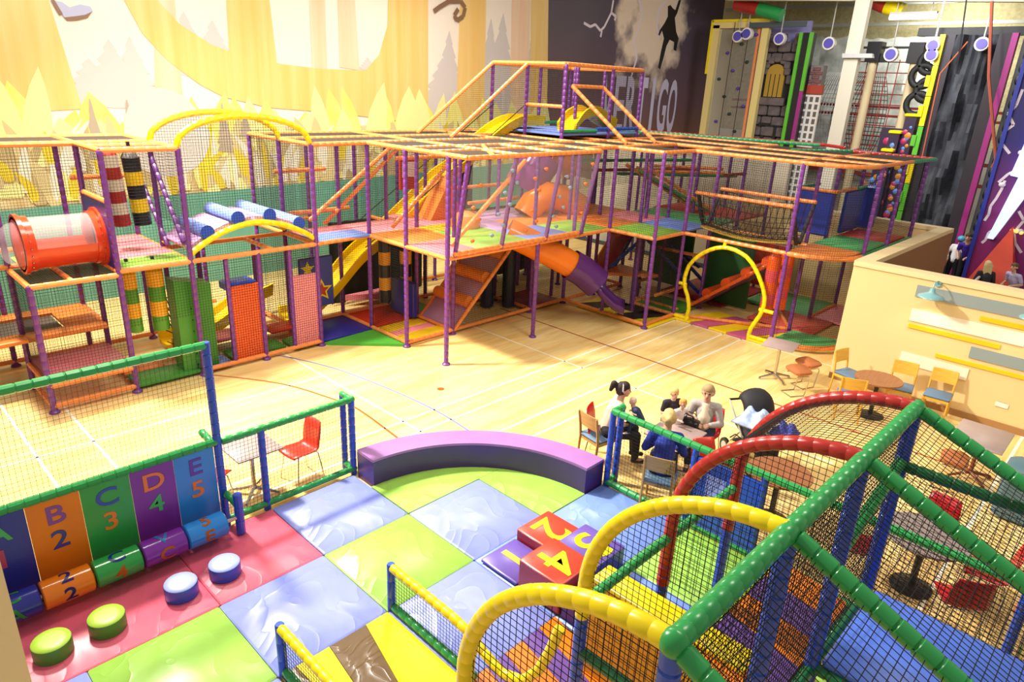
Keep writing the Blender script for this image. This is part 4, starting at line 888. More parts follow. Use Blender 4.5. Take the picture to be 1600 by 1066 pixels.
# clear tunnel
t = thing('tunnel', 'red and clear plastic crawl tunnel on the left tower', 'tunnel', (-5.6, 3.15, 2.25))
ax = 2.42 * G; zc = 2.68
def ringx(mb, x0, x1, r0, r1, n=24, a0=0, a1=2 * pi):
    vs = []; fs = []; full = abs(a1 - a0 - 2 * pi) < 1e-3; k = n if full else n + 1
    for x, r in ((x0, r0), (x1, r0), (x1, r1), (x0, r1)):
        vs += [(x, ax + r * cos(a0 + (a1 - a0) * i / n), zc + r * sin(a0 + (a1 - a0) * i / n)) for i in range(k)]
    m_ = k if full else k - 1
    for q in range(4):
        fs += [(q * k + i, q * k + (i + 1) % k, ((q + 1) % 4) * k + (i + 1) % k, ((q + 1) % 4) * k + i) for i in range(m_)]
    mb.add(vs, fs)
mb = MB(); ringx(mb, -5.2, -5.03, .44, .34); ringx(mb, -5.1, -5.03, .5, .4); obj('end_ring', mb, REDPL, t, .8)
mb = MB(); ringx(mb, -6.22, -6.05, .44, .34); ringx(mb, -6.22, -6.16, .48, .4); obj('end_ring', mb, REDPL, t, .8)
mb = MB(); ringx(mb, -6.05, -5.2, .415, .385, 16, pi * 1.02, pi * 1.98); obj('tunnel_floor', mb, REDPL, t, .8)
mb = MB(); ringx(mb, -6.06, -5.19, .415, .405, 20, -pi * .02, pi * 1.02); obj('tunnel_window', mb, TUBECLEAR, t, 1.2)
for k in range(7):
    for x in (-6.13, -5.12):
        a_ = pi * .75 + pi * .5 * k / 6
        mb = MB(); mb.sphere((x, ax + .445 * cos(a_), zc + .445 * sin(a_)), .014, 6, 4); obj('bolt_head', mb, CHROME, t)
mb = MB(); prof = [(.36, 0), (.34, .1), (.26, .2), (.14, .26), (.02, .28)]; mb.lathe(prof, (0, 0, 0), 18); xform(mb, Matrix.Translation((-6.22, ax, zc)) @ Vector((-1, 0, 0)).to_track_quat('Z', 'Y').to_matrix().to_4x4()); obj('clear_dome', mb, TUBECLEAR, t, 1.2)
# punch bags
def bag(label, x, y, ztop, zbot, r, cols, strap=True, tilt=(0, 0), group='hanging bags', crown=None):
    t = thing('punch_bag', label, 'punch bag', (x, y, ztop), group=group)
    n = len(cols); h = (ztop - .16 - zbot) / n
    if strap:
        mb = MB(); mb.box((x, y, ztop), (.05, .05, .2)); obj('strap', mb, BLACK, t)
    mb = MB(); mb.lathe([(.03, ztop - .02), (r * .7, ztop - .08), (r, ztop - .16)], (x, y, 0), 18); obj('bag_top', mb, crown or cols[0], t, .9)
    for k, m in enumerate(cols):
        z1 = ztop - .16 - k * h; z0 = z1 - h
        p1 = (x + tilt[0] * (ztop - z1), y + tilt[1] * (ztop - z1), z1); p0 = (x + tilt[0] * (ztop - z0), y + tilt[1] * (ztop - z0), z0)
        mb = MB(); mb.cyl(p0, p1, r, 20); obj('bag_band', mb, m, t, .9)
    return t
YB = vinyl('bag_yellow', 'f0c814', .35); KB = vinyl('bag_black', '1c1b24', .35); WB = vinyl('bag_white', 'e8dfc8', .4); RB = vinyl('bag_red', 'b02824', .35); OB = vinyl('bag_amber', 'f0a818', .35); GB = vinyl('bag_green', '4c8f24', .35); OR2 = vinyl('bag_orange', 'ea5a18', .32); PK2 = vinyl('bag_coral', 'd84a58', .32)
bag('yellow and black banded punch bag hanging high in the left tower', -4.42, 3.1, 4.12, 2.82, .14, [KB, YB, KB, YB, KB], tilt=(.05, 0), crown=mat('bag_collar_grey', '5a544c', .6))
bag('red and white banded punch bag hanging high in the left tower', -4.55, 3.8, 4.1, 2.7, .15, [WB, RB, WB, RB, WB, RB], tilt=(.05, 0), crown=RB)
bag('amber and green banded bag below the left deck, in front of the other one', -4.78, 2.9, 2.2, .98, .12, [OB, GB, OB, GB], crown=OB)
bag('amber and green banded bag below the left deck, beside the rope net', -4.37, 2.85, 2.2, .95, .14, [OB, GB, OB, GB], crown=OB)
bag('black and yellow banded bag under the deck, nearer the yellow slide', .78, 3.15, 2.1, .42, .14, [KB, OB, KB, OB, KB])
bag('black and yellow banded bag under the deck, nearer the roller ramp', 1.28, 3.0, 2.1, .38, .14, [KB, OB, KB, OB, KB])
bag('orange and coral banded bag hanging by the right gate, front one of the pair', 6.75, -3.55, 2.15, .62, .15, [OR2, PK2, OR2, PK2, OR2], crown=OR2)
bag('orange and coral banded bag hanging by the right gate, rear one of the pair', 7.3, -3.62, 2.15, .7, .15, [OR2, PK2, OR2, PK2, OR2], crown=OR2)
mb = MB(); mb.pad(P3(7.9, -3.55, .22), (1.5, .3, .34), .03, rz=.12); solo('foam_beam', mb, P_BLUE, 'blue foam balance beam on the floor by the cream wall', 'foam block', P3(7.9, -3.55, .05))

# ------------------------------------------------------------------ toddler area: mats on the floor
XS = [-8.9, -7.56, -6.3, -5.035, -3.77, -2.5, -1.24]; YS = [-2.38, -3.65, -4.93, -6.2, -7.46, -8.73]
def floor_mat(x0, x1, y0, y1, m, lab, group='soft floor mats', z=.05):
    mb = MB(); mb.pad(((x0 + x1) / 2, (y0 + y1) / 2, z / 2), (abs(x1 - x0) - .006, abs(y1 - y0) - .006, z), .014)
    return solo('floor_mat', mb, m, lab, 'mat', ((x0 + x1) / 2, (y0 + y1) / 2, 0), group)
floor_mat(-5.03, -3.77, -3.65, -2.38, M_BLUE, 'lilac blue mat beside the low netted fence')
floor_mat(-6.28, -5.035, -3.65, -2.38, M_PINK, 'pink mat at the foot of the tall netted fence post')
floor_mat(-8.9, -6.28, -3.65, -2.38, M_PINK, 'long pink mat carrying the four round stools')
floor_mat(-3.77, -2.5, -4.93, -3.65, M_BLUE, 'lilac blue mat in the middle, between the green ones and the number blocks')
floor_mat(-5.035, -3.77, -4.93, -3.65, M_GREEN, 'lime green mat in the centre of the toddler floor')
floor_mat(-6.3, -5.035, -4.93, -3.65, M_BLUE, 'lilac blue mat before the striped entrance mat')
floor_mat(-7.56, -6.3, -4.93, -3.65, M_GREEN, 'lime green mat in front of the green stools')
floor_mat(-8.9, -7.56, -4.93, -3.65, M_BLUE, 'lilac blue mat at the bottom left picture edge')
floor_mat(-7.56, -6.3, -6.2, -4.93, M_BLUE, 'lilac blue mat left of the yellow rails')
floor_mat(-3.77, -2.5, -6.2, -4.93, M_BLUE2, 'sky blue mat beneath the number blocks')
floor_mat(-5.035, -3.77, -6.2, -4.93, M_BLUE, 'lilac blue mat between the yellow rail and the number blocks')
floor_mat(-2.5, -1.24, -6.2, -4.93, M_BLUE2, 'sky blue mat by the netted fence near the seated adults')
floor_mat(-2.5, -1.24, -7.46, -6.2, M_GREEN, 'green mat behind the yellow step wall')
floor_mat(-3.77, -2.5, -7.46, -6.2, M_BLUE2, 'sky blue mat beside the yellow step wall')
floor_mat(-2.5, -1.24, -8.73, -7.46, M_GREEN, 'green mat under the ridge of the toddler frame')
# curved green mats inside the purple bench
CXB, CYB, RI, RO = -3.77, -4.93, 2.12, 2.53
def arcp(r, a0, a1, n): return [(CXB + r * cos(a0 + (a1 - a0) * i / n), CYB + r * sin(a0 + (a1 - a0) * i / n)) for i in range(n + 1)]
aA = math.acos(1.27 / RI)
mb = MB(); mb.prism([(-3.77 + .004, -3.65), (-2.5, -3.65)] + arcp(RI, math.asin(1.28 / RI), pi / 2, 10) + [(-3.766, -2.9)], 0, .05)
solo('floor_mat', mb, M_GREEN, 'curved green mat along the purple bench, the left of the two', 'mat', (-3.2, -3.2, 0), 'soft floor mats')
mb = MB(); mb.prism([(-2.5, -4.925), (-2.5, -3.655)] + arcp(RI, math.asin(1.275 / RI), 0, 10)[0:] + [(-2.0, -4.925)], 0, .05)
solo('floor_mat', mb, M_GREEN, 'curved green mat along the purple bench, the right of the two', 'mat', (-2.0, -4.3, 0), 'soft floor mats')
BENCHT = vinyl('bench_top_lit', 'a672b4', .34, .12, 3); BENCHS = vinyl('bench_side_shaded', '4a2c74', .34, .12, 3)  # top lightened and side darkened: the bench shading is put into the colours
t = thing('curved_bench', 'curved purple padded bench bordering the toddler mats', 'bench', (-2.2, -3.2, 0))
a0, a1 = .005, pi / 2 - .02
o_ = arcp(RO, a0, a1, 24); i_ = arcp(RI, a1, a0, 24)
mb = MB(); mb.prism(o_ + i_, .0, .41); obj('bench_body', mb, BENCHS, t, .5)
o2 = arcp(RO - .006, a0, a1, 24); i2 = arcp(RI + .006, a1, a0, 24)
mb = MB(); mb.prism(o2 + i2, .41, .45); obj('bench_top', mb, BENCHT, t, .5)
# striped entrance mat
t = thing('striped_mat', 'black brown and yellow striped entrance mat between the yellow rails', 'mat', (-5.6, -5.6, 0))
for x, w0, m in [(-6.2, .2, M_BROWN), (-5.95, .38, M_YELLOW), (-5.5, .42, M_BROWN), (-5.1, .36, M_YELLOW)]: pass
edges = [-6.28, -6.12, -5.75, -5.32, -5.04]
slant = [0, .12, -.28, -.5, 0]
ms = [M_BROWN, M_YELLOW, M_BROWN, M_YELLOW]
for k in range(4):
    mb = MB(); mb.prism([(edges[k] + .003, -4.94), (edges[k + 1] - .003, -4.94), (edges[k + 1] - .003 + slant[k + 1] * .6, -6.19), (edges[k] + .003 + slant[k] * .6, -6.19)], 0, .05); obj('stripe', mb, ms[k], t)
t = thing('sunburst_mat', 'orange and purple striped mat under the front yellow arch', 'mat', (-4.4, -6.8, 0))
for k, m in enumerate((M_ORANGE, M_PURPLE, M_ORANGE, M_PURPLE, M_ORANGE)):
    x0 = -5.03 + k * .254
    mb = MB(); mb.prism([(x0, -6.21), (x0 + .25, -6.21), (x0 + .25 - .25, -7.45), (x0 - .25, -7.45)], 0, .05); obj('stripe', mb, m, t)
# ---------------- stools, number blocks
for i, (x, m, ms_, lab) in enumerate([(-6.03, vinyl('stool_lavender', 'a3b0ea', .4), BLUE, 'round blue stool, the one nearer the fence post'), (-6.51, vinyl('stool_lavender', 'a3b0ea', .4), BLUE, 'round blue stool next to the green ones'), (-7.24, vinyl('stool_lime', 'a8cc3c', .4), P_DGREEN, 'round green stool next to the blue ones'), (-7.72, vinyl('stool_lime', 'a8cc3c', .4), P_DGREEN, 'round green stool at the picture edge')]):
    t = thing('round_stool', lab, 'stool', (x, -3.22, .05), group='round foam stools')
    mb = MB(); mb.lathe([(.165, .05), (.17, .06), (.17, .2), (.168, .21)], (x, -3.22, 0), 28); obj('stool_side', mb, ms_, t, .6)
    mb = MB(); mb.lathe([(.167, .21), (.16, .22), (.1, .226), (.01, .227)], (x, -3.22, 0), 28); obj('stool_top', mb, m, t, .9)
TB_ = 0
def number_block(ch, x0, x1, y0, y1, h, mtop, mside, lab, z0=.05):
    t = thing('number_block', lab, 'foam block', ((x0 + x1) / 2, (y0 + y1) / 2, z0), group='number step blocks')
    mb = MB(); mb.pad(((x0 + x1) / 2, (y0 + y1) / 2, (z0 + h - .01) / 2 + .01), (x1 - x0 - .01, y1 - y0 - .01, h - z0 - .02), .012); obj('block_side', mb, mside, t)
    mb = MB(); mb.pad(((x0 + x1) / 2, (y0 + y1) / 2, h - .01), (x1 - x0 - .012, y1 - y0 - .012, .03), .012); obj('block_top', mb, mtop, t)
    tm = text_mb(ch, .66, .003, 1.05, bold=.008)
    xform(tm, Matrix.Translation(((x0 + x1) / 2, (y0 + y1) / 2, h + .007)) @ Matrix.Rotation(pi, 4, 'Z')); obj('numeral', tm, YELLOW, t, None)
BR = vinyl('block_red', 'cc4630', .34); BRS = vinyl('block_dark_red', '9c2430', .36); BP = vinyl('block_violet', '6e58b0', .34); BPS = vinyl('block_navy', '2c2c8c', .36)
number_block('1', -3.76, -3.16, -5.62, -5.02, .11, BP, BPS, 'flat violet foam block with a yellow 1')
number_block('2', -3.15, -2.55, -5.62, -5.02, .24, BR, BRS, 'red foam block with a yellow 2')
number_block('3', -3.15, -2.55, -6.24, -5.63, .36, BP, BPS, 'violet foam block with a yellow 3')
number_block('4', -3.76, -3.16, -6.24, -5.63, .46, BR, BRS, 'tall red foam block with a yellow 4')
t_ = number_block('1', -3.75, -3.2, -6.85, -6.26, .3, BP, BPS, 'violet foam block half hidden behind the red 4, next to the yellow step wall')
# ---------------- fences
def fence(label, loc): return thing('net_fence', label, 'fence', loc, group='netted toddler fences')
t = fence('tall blue and green netted fence with the letter panel', (-6.8, -2.3, 0))
FY = -2.3
tube('post', (-5.6, FY, 0), (-5.6, FY, 2.5), BLUE, t, r=.05, seg=.15, n=10); tube('post', (-8.2, FY, 0), (-8.2, FY, 2.5), BLUE, t, r=.05, seg=.15, n=10)
for z in (2.46, 1.22): tube('rail', (-9.4, FY, z), (-5.6, FY, z), GREEN, t, r=.05, seg=.14, n=10)
tube('rail', (-9.4, FY, .06), (-5.6, FY, .06), GREEN, t, r=.05, seg=.14, n=10)
tube('brace', (-5.66, FY + .02, 1.22), (-5.66, FY + .3, 1.25), GREEN, t, r=.045, n=10)
netquad((-9.4, FY), (-5.6, FY), 1.25, 2.45, t, cell=.05, r=.0019)
cells = [-8.1, -7.58, -7.09, -6.6, -6.13, -5.66]
PANC = [('2b2f8e', 'A', '1', '3fae54', 'a8325c'), ('e07818', 'B', '2', '7a3a9c', '2b2f8e'), ('2f9a48', 'C', '3', '2b3fae', 'e07818'), ('7a2f9c', 'D', '4', 'e07818', '3fae54'), ('2f86d8', 'E', '5', '5a2f9c', 'e07818')]
for k, (bg, L1, N1, c1, c2) in enumerate(PANC):
    x0, x1 = cells[k], cells[k + 1]; xc = (x0 + x1) / 2
    mb = MB(); mb.box((xc, FY - .01, .66), (x1 - x0 - .004, .02, 1.08)); pn = obj('letter_panel', mb, vinyl('print_' + bg, bg, .3, .1, 3), t)
    for s, z, c in ((L1, .98, c1), (N1, .68, c2)):
        tm = text_mb(s, .3, .002, 1.15, bold=.004); tm.v = [(xc + a, FY - .024 - d, z + b) for a, b, d in tm.v]; tm.f = [f[::-1] for f in tm.f]
        obj('letter', tm, vinyl('ink_' + c, c, .3), pn, None, loc=rootloc(t))
t = thing('letter_rollers', 'row of five coloured letter rollers in front of the letter panel', 'roller toy', (-6.8, -2.62, .05))
ry, rz_, rrad = -2.62, .3, .15
mb = MB(); mb.cyl((-8.3, ry, rz_), (-5.58, ry, rz_), .03, 10); obj('axle', mb, CHROME, t)
ROLC = [('2b2f8e', 'C', '3fae54'), ('e07818', '2', '2b2f8e'), ('2f9a48', 'C', '2b3fae'), ('7a2f9c', 'V', '3f9cdc'), ('2f86d8', '5', 'e07818')]
for k, (bg, ch, c1) in enumerate(ROLC):
    x0 = -8.12 + k * .478 ; x1 = x0 + .46
    mb = MB(); mb.lathe([(rrad - .015, 0), (rrad, .012), (rrad, x1 - x0 - .012), (rrad - .015, x1 - x0)], (0, 0, 0), 28); xform(mb, Matrix.Translation((x0, ry, rz_)) @ Vector((1, 0, 0)).to_track_quat('Z', 'Y').to_matrix().to_4x4())
    ro = obj('roller', mb, mat('roller_' + bg, bg, .14), t, .8)
    for s, a_off, c in ((ch, 1.3, c1), (('A', '2', '4', 'C', 'E')[k], -.05, 'e07818' if k in (2, 3) else c1)):
        tm = text_mb(s, .2, .001, 1.2, sub=2, bold=.004)
        def wrap(v):
            ang = a_off + v[1] / rrad; rr2 = rrad + .003 + abs(v[2]); return ((x0 + x1) / 2 + v[0], ry - rr2 * cos(ang), rz_ + rr2 * sin(ang))
        tm.v = [wrap(v) for v in tm.v]; obj('letter', tm, vinyl('ink_' + c, c, .3), ro, None, loc=rootloc(t))
tube('end_post', (-5.56, -2.62, 0.05), (-5.56, -2.62, .62), BLUE, t, r=.055, n=10); tube('end_rail', (-5.56, -2.62, .45), (-5.58, -2.35, .5), GREEN, t, r=.045, n=10)
t = fence('low blue and green netted fence in front of the red chair', (-4.7, FY, 0))
for x in (-5.05, -3.72): tube('post', (x, FY, 0), (x, FY, 1.2), BLUE, t, r=.047, seg=.13, n=10)
tube('post', (-3.72, FY + .22, 0), (-3.72, FY + .22, 1.2), BLUE, t, r=.047, seg=.13, n=10)
for z in (1.2, .1): tube('rail', (-5.55, FY, z), (-3.68, FY, z), GREEN, t, r=.047, seg=.14, n=10); tube('rail', (-3.72, FY, z), (-3.72, FY + .25, z), GREEN, t, r=.045, seg=.12, n=10)
netquad((-5.55, FY), (-3.72, FY), .12, 1.18, t, cell=.05, r=.0024)
t = fence('low blue and green netted fence along the seated adults', (-1.25, -6.5, 0))
FX = -1.22
for y in (-4.98, -6.28, -7.2, -8.5, -9.8): tube('post', (FX, y, 0), (FX, y, 1.22), BLUE, t, r=.047, seg=.13, n=10)
tube('post', (FX + .2, -4.98, 0), (FX + .2, -4.98, 1.22), BLUE, t, r=.047, seg=.13, n=10); tube('rail', (FX, -4.98, 1.22), (FX + .24, -4.98, 1.22), GREEN, t, r=.05, seg=.12, n=10); tube('rail', (FX, -4.98, .1), (FX + .24, -4.98, .1), GREEN, t, r=.045, seg=.12, n=10)
for z in (1.22, .1): tube('rail', (FX, -4.96, z), (FX, -11.2, z), GREEN, t, r=.05, seg=.14, n=10)
netquad((FX, -4.98), (FX, -6.28), .12, 1.2, t, cell=.05, r=.0024); netquad((FX, -7.2), (FX, -11.2), .12, 1.2, t, cell=.05, r=.0024)
mb = MB(); mb.pad((FX, -6.74, .62), (.05, .84, .98), .015); pn = obj('padded_panel', mb, BLUE, t)
mb = MB(); mb.box((FX - .028, -6.62, .78), (.006, .26, .3)); obj('panel_window', mb, M_BLUE, pn, loc=rootloc(t))
# ---------------- yellow entrance rails
for x, lab in ((-6.24, 'yellow topped entrance rail, the one nearer the picture bottom'), (-4.98, 'yellow topped entrance rail that curls up beside the number blocks')):
    t = thing('entrance_rail', lab, 'rail', (x, -5.6, 0), group='yellow entrance rails')
    tube('post', (x, -4.93, .0), (x, -4.93, .64), BLUE, t, r=.045, seg=.2, n=10)
    tube('bottom_rail', (x, -4.97, .1), (x, -6.25, .1), GREEN, t, r=.045, seg=.12, n=10)
    P = [(x, -4.95, .6), (x, -5.9, .6), (x, -6.12, .58), (x, -6.35, .48), (x, -6.6, .42), (x, -6.85, .52), (x, -7.02, .78), (x, -7.12, 1.05), (x, -7.2, 1.35)]
    ctube('top_rail', P, YELLOW, t, r=.047, seg=.12, n=10)
    netquad((x, -4.95), (x, -6.1), .13, .58, t, cell=.045, r=.0024)
# ---------------- toddler frame with arches, ridge and sloping roof tubes
XR = [-6.1, -4.835, -3.57, -2.305]; YR = -8.7; YL = -7.3; ZRI = 3.02
t = thing('toddler_frame', 'blue and green toddler frame with yellow and red arches in the near corner', 'climbing frame', (-4.2, -8.7, 0)); TF = t
ctube('ridge_rail', [(-6.1, YR, ZRI), (-2.25, YR, ZRI)], GREEN, t, r=.062, seg=.115, n=12)
for x, m in zip(XR, (YELLOW, YELLOW, RED, RED)):
    arc = [(x, YL - .0, 1.45)] + [(x, YR + (YL - YR) * cos(a), 1.75 + (ZRI - 1.75) * sin(a)) for a in [pi / 2 * i / 14 for i in range(15)]]
    ctube('arch', arc, m, t, r=.06, seg=.115, n=12, pinch=.93)
    tube('post', (x, YL, .0), (x, YL, 1.5), BLUE, t, r=.055, seg=.13, n=12)
    if m is RED: tube('arch_leg', (x, YL, 1.05), (x, YL, 1.6), RED, t, r=.062, seg=.12, n=12)
    tube('post', (x, YR, .0), (x, YR, ZRI), BLUE, t, r=.058, seg=.15, n=12)
    tube('roof_tube', (x, YR - .05, ZRI - .02), (x, YR - 2.4, ZRI - 1.0), GREEN, t, r=.058, seg=.13, n=12)
    tube('post', (x, YR - 1.75, 0), (x, YR - 1.75, ZRI - .7), BLUE, t, r=.055, seg=.15, n=12)
DKG = vinyl('foam_dark_green', '1c6a3c', .3)
tube('cross_rail', (-2.305, YR, 2.47), (-2.305, YR - 2.4, 2.47), DKG, t, r=.05, seg=.13, n=10)
tube('hand_rail', (-4.83, YL, 1.58), (-2.3, YL, 1.58), GREEN, t, r=.045, seg=.13, n=10)
tube('hand_rail', (-6.1, YR, 2.0), (-2.3, YR, 2.3), GREEN, t, r=.04, seg=.13, n=10) if False else None
tube('deck_rail', (-4.8, YR, 1.08), (-2.3, YR, 1.08), DKG, t, r=.05, seg=.13, n=10); tube('deck_rail', (-3.57, YR, 1.1), (-3.57, YR - 1.75, 1.1), DKG, t, r=.05, seg=.13, n=10); tube('deck_rail', (-4.83, YL, 1.1), (-4.83, YR, 1.1), DKG, t, r=.05, seg=.13, n=10)
tube('cross_rail', (-3.57, YR, 2.2), (-2.305, YR, 2.52), GREEN, t, r=.05, seg=.13, n=10)
for k in range(3):
    x0, x1 = XR[k], XR[k + 1]
    fn = lambda u, v, x0=x0, x1=x1: Vector((x0 + (x1 - x0) * u, YR + (YL - YR) * cos(pi / 2 * v), 1.75 + (ZRI - 1.75) * sin(pi / 2 * v)))
    if k == 2: netsurf(fn, 25, 40, t, r=.003, sub=10)
    if k == 1: netsurf(fn, 25, 40, t, r=.003, sub=10) if False else None
    fn2 = lambda u, v, x0=x0, x1=x1: Vector((x0 + (x1 - x0) * u, YR - 2.4 * v, ZRI - .98 * v - .05 * sin(pi * u)))
    netsurf(fn2, 25, 50, t, r=.003, sub=6)
def archnet(x):
    poly = [(YL, 1.1)] + [(YR + (YL - YR) * cos(a), 1.75 + (ZRI - 1.75) * sin(a)) for a in [pi / 2 * i / 14 for i in range(15)]] + [(YR, 1.1)]
    net((x, 0, 0), (0, 1, 0), (0, 0, 1), poly, t, cell=.05, r=.003)
for x in XR[:3]: archnet(x)
netquad((XR[0], YR), (XR[3], YR), 1.2, ZRI, t, cell=.05, r=.003)
netquad((XR[3], YR), (XR[3], YR - 1.75), 1.1, 2.4, t, cell=.05, r=.003)
mb = MB(); mb.sphere((-6.1, YR, ZRI), .075, 14, 10); obj('ridge_elbow', mb, GREEN, t)
# decks and steps
mb = MB(); mb.pad((-2.95, YR - .72, 1.16), (1.22, 1.3, .1), .02); obj('deck_pad', mb, vinyl('deck_cobalt', '5c84f4', .42), t)
mb = MB(); mb.pad((-2.95, YR - 2.05, 1.16), (1.22, 1.3, .1), .02); obj('deck_pad', mb, vinyl('deck_cobalt', '5c84f4', .42), t)
DP = [M_ORANGE, M_PURPLE, M_ORANGE, M_PURPLE, M_ORANGE]
for k, m in enumerate(DP):
    x0 = -4.25 + k * .36
    mb = MB(); mb.prism([(x0, -7.95), (x0 + .355, -7.95), (x0 + .355 - .15, -8.64), (x0 - .15, -8.64)], 1.0, 1.12); obj('deck_pad', mb, m, t)
mb = MB(); mb.prism([(-3.6, -7.98), (-2.36, -7.98), (-2.36, -7.93), (-3.6, -7.93)], .95, 1.1); obj('deck_edge', mb, M_YELLOW, t)
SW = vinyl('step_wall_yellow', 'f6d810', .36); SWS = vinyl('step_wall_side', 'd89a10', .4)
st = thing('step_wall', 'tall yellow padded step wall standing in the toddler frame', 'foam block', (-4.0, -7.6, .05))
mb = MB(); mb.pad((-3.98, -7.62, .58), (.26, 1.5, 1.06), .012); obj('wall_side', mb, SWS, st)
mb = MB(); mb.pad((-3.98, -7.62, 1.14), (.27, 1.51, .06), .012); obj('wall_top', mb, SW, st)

# ------------------------------------------------------------------ furniture (built at the origin facing +y, then placed)
def make_wood_chair(name, label, wood, loc, rz, group):
    t = thing(name, label, 'chair', loc, rz, group)
    mb = MB(); mb.pad((0, 0, .455), (.43, .43, .05), .018); obj('seat_cushion', mb, SEATB, t, world=False)
    mb = MB(); mb.box((0, .19, .405), (.42, .025, .05)); mb.box((0, -.19, .405), (.42, .025, .05)); mb.box((.2, 0, .405), (.025, .4, .05)); mb.box((-.2, 0, .405), (.025, .4, .05)); obj('seat_frame', mb, wood, t, world=False)
    for sx in (-1, 1):
        mb = MB(); mb.pipe([(sx * .195, .19, 0), (sx * .195, .19, .43)], [.017, .021], 6); obj('leg', mb, wood, t, world=False)
        mb = MB(); mb.pipe([(sx * .195, -.23, 0), (sx * .195, -.2, .42), (sx * .195, -.22, .6), (sx * .195, -.27, .86)], [.017, .022, .021, .017], 6); obj('leg', mb, wood, t, world=False)
    mb = MB(); vs = []
    n = 6
    for k in range(n + 1):
        x = -.205 + .41 * k / n; b = -.02 * (1 - (2 * k / n - 1) ** 2)
        for z, y in ((.63, -.205), (.87, -.255)): vs += [(x, y + b, z), (x, y + b - .016, z)]
    fs = []
    for k in range(n):
        a = k * 4; c = a + 4
        fs += [(a, c, c + 2, a + 2), (a + 1, a + 3, c + 3, c + 1), (a + 2, c + 2, c + 3, a + 3), (a, a + 1, c + 1, c)]
    fs += [(0, 2, 3, 1), (n * 4, n * 4 + 1, n * 4 + 3, n * 4 + 2)]
    mb.add(vs, fs); obj('backrest', mb, wood, t, world=False)
    return t
def make_red_chair(name, label, m, loc, rz, group):
    t = thing(name, label, 'chair', loc, rz, group)
    prof = [(.22, .425), (.2, .445), (.1, .45), (0, .44), (-.12, .435), (-.18, .46), (-.21, .52), (-.22, .6), (-.235, .7), (-.27, .86)]
    wd = [.19, .2, .205, .205, .2, .19, .185, .19, .195, .17]
    mb = MB(); vs = []; fs = []; nx = 6
    for k, ((y, z), w_) in enumerate(zip(prof, wd)):
        for i in range(nx + 1):
            q = 2 * i / nx - 1; lift = .02 * q * q
            vs.append((q * w_, y + (lift if k > 5 else 0), z + (lift if k <= 5 else 0)))
    for k in range(len(prof) - 1):
        fs += [(k * (nx + 1) + i, k * (nx + 1) + i + 1, (k + 1) * (nx + 1) + i + 1, (k + 1) * (nx + 1) + i) for i in range(nx)]
    mb.add(vs, fs); o = obj('shell', mb, m, t, 1.2, world=False)
    md = o.modifiers.new('thick', 'SOLIDIFY'); md.thickness = .012
    for sx in (-1, 1):
        for sy in (-1, 1):
            mb = MB(); mb.pipe([(sx * .21, sy * .22 - .01, 0), (sx * .17, sy * .16 - .01, .41), (sx * .1, sy * .12 - .01, .43)], .009, 6); obj('leg', mb, CHROME, t, world=False)
    mb = MB(); mb.cyl((-.16, .13, .425), (.16, .13, .425), .008, 6); mb.cyl((-.16, -.15, .425), (.16, -.15, .425), .008, 6); obj('seat_frame', mb, CHROME, t, world=False)
    return t
def square_table(label, loc, rz, w_, d, h, top, foot=CHROME, group=None):
    t = thing('pedestal_table', label, 'table', loc, rz, group)
    mb = MB(); mb.pad((0, 0, h - .014), (w_, d, .028), .006); obj('tabletop', mb, top, t, world=False)
    mb = MB(); mb.cyl((0, 0, .08), (0, 0, h - .03), .03, 12); mb.lathe([(.14, h - .04), (.14, h - .028)], (0, 0, 0), 12); obj('column', mb, foot, t, world=False)
    for k in range(4):
        a = pi / 4 + k * pi / 2
        mb = MB(); mb.pipe([(0, 0, .11), (.15 * cos(a), .15 * sin(a), .075), (.33 * cos(a), .33 * sin(a), .04)], [.032, .026, .018], 8); f = obj('foot', mb, foot, t, world=False)
        mb = MB(); mb.lathe([(.024, 0), (.026, .02), (.018, .045)], (.33 * cos(a), .33 * sin(a), 0), 10); obj('foot_glide', mb, foot, f, world=False)
    return t
def round_table(label, loc, r, h, top, foot=IRON, group=None):
    t = thing('round_table', label, 'table', loc, 0, group)
    mb = MB(); mb.lathe([(r - .004, h - .03), (r, h - .024), (r, h - .006), (r - .004, h)], (0, 0, 0), 40); obj('tabletop', mb, top, t, world=False)
    mb = MB(); mb.cyl((0, 0, .03), (0, 0, h - .03), .038, 14); obj('column', mb, foot, t, world=False)
    mb = MB(); mb.lathe([(.235, 0), (.235, .012), (.2, .028), (.06, .05)], (0, 0, 0), 32); obj('base_disc', mb, foot, t, world=False)
    return t
g1 = 'chairs around the tables'
make_wood_chair('beech_chair', 'pale beech chair left of the round walnut table, back to the play frame', WOOD, (5.05, -6.12, 0), radians(165), g1)
make_wood_chair('beech_chair', 'pale beech chair in front of the round walnut table, seen from behind', WOOD, (3.98, -6.5, 0), radians(-70), g1)
make_wood_chair('beech_chair', 'pale beech chair against the cream wall behind the round walnut table', WOOD, (5.15, -7.0, 0), radians(100), g1)
make_wood_chair('beech_chair', 'pale beech chair against the cream wall, standing apart from the table', WOOD, (5.3, -7.6, 0), radians(95), g1)
make_wood_chair('oak_chair', 'oak chair with an empty blue seat at the end of the purple bench', WOODB, (-.72, -4.42, 0), radians(-100), g1)
make_wood_chair('oak_chair', 'oak chair on which the woman in blue sits', WOODB, (-1.02, -5.72, 0), radians(-70), g1)
round_table('round walnut table by the cream wall', (4.45, -6.78, 0), .4, .74, TWAL)
round_table('round walnut table behind the red arches', (-.15, -6.98, 0), .42, .74, TWAL)
round_table('round grey table among red chairs behind the green rails', (-.2, -8.76, 0), .46, .74, TDARK)
square_table('square table with a chrome star foot by the right gate of the climbing frame', (4.72, -4.82, 0), radians(10), .62, .62, .76, TTOP)
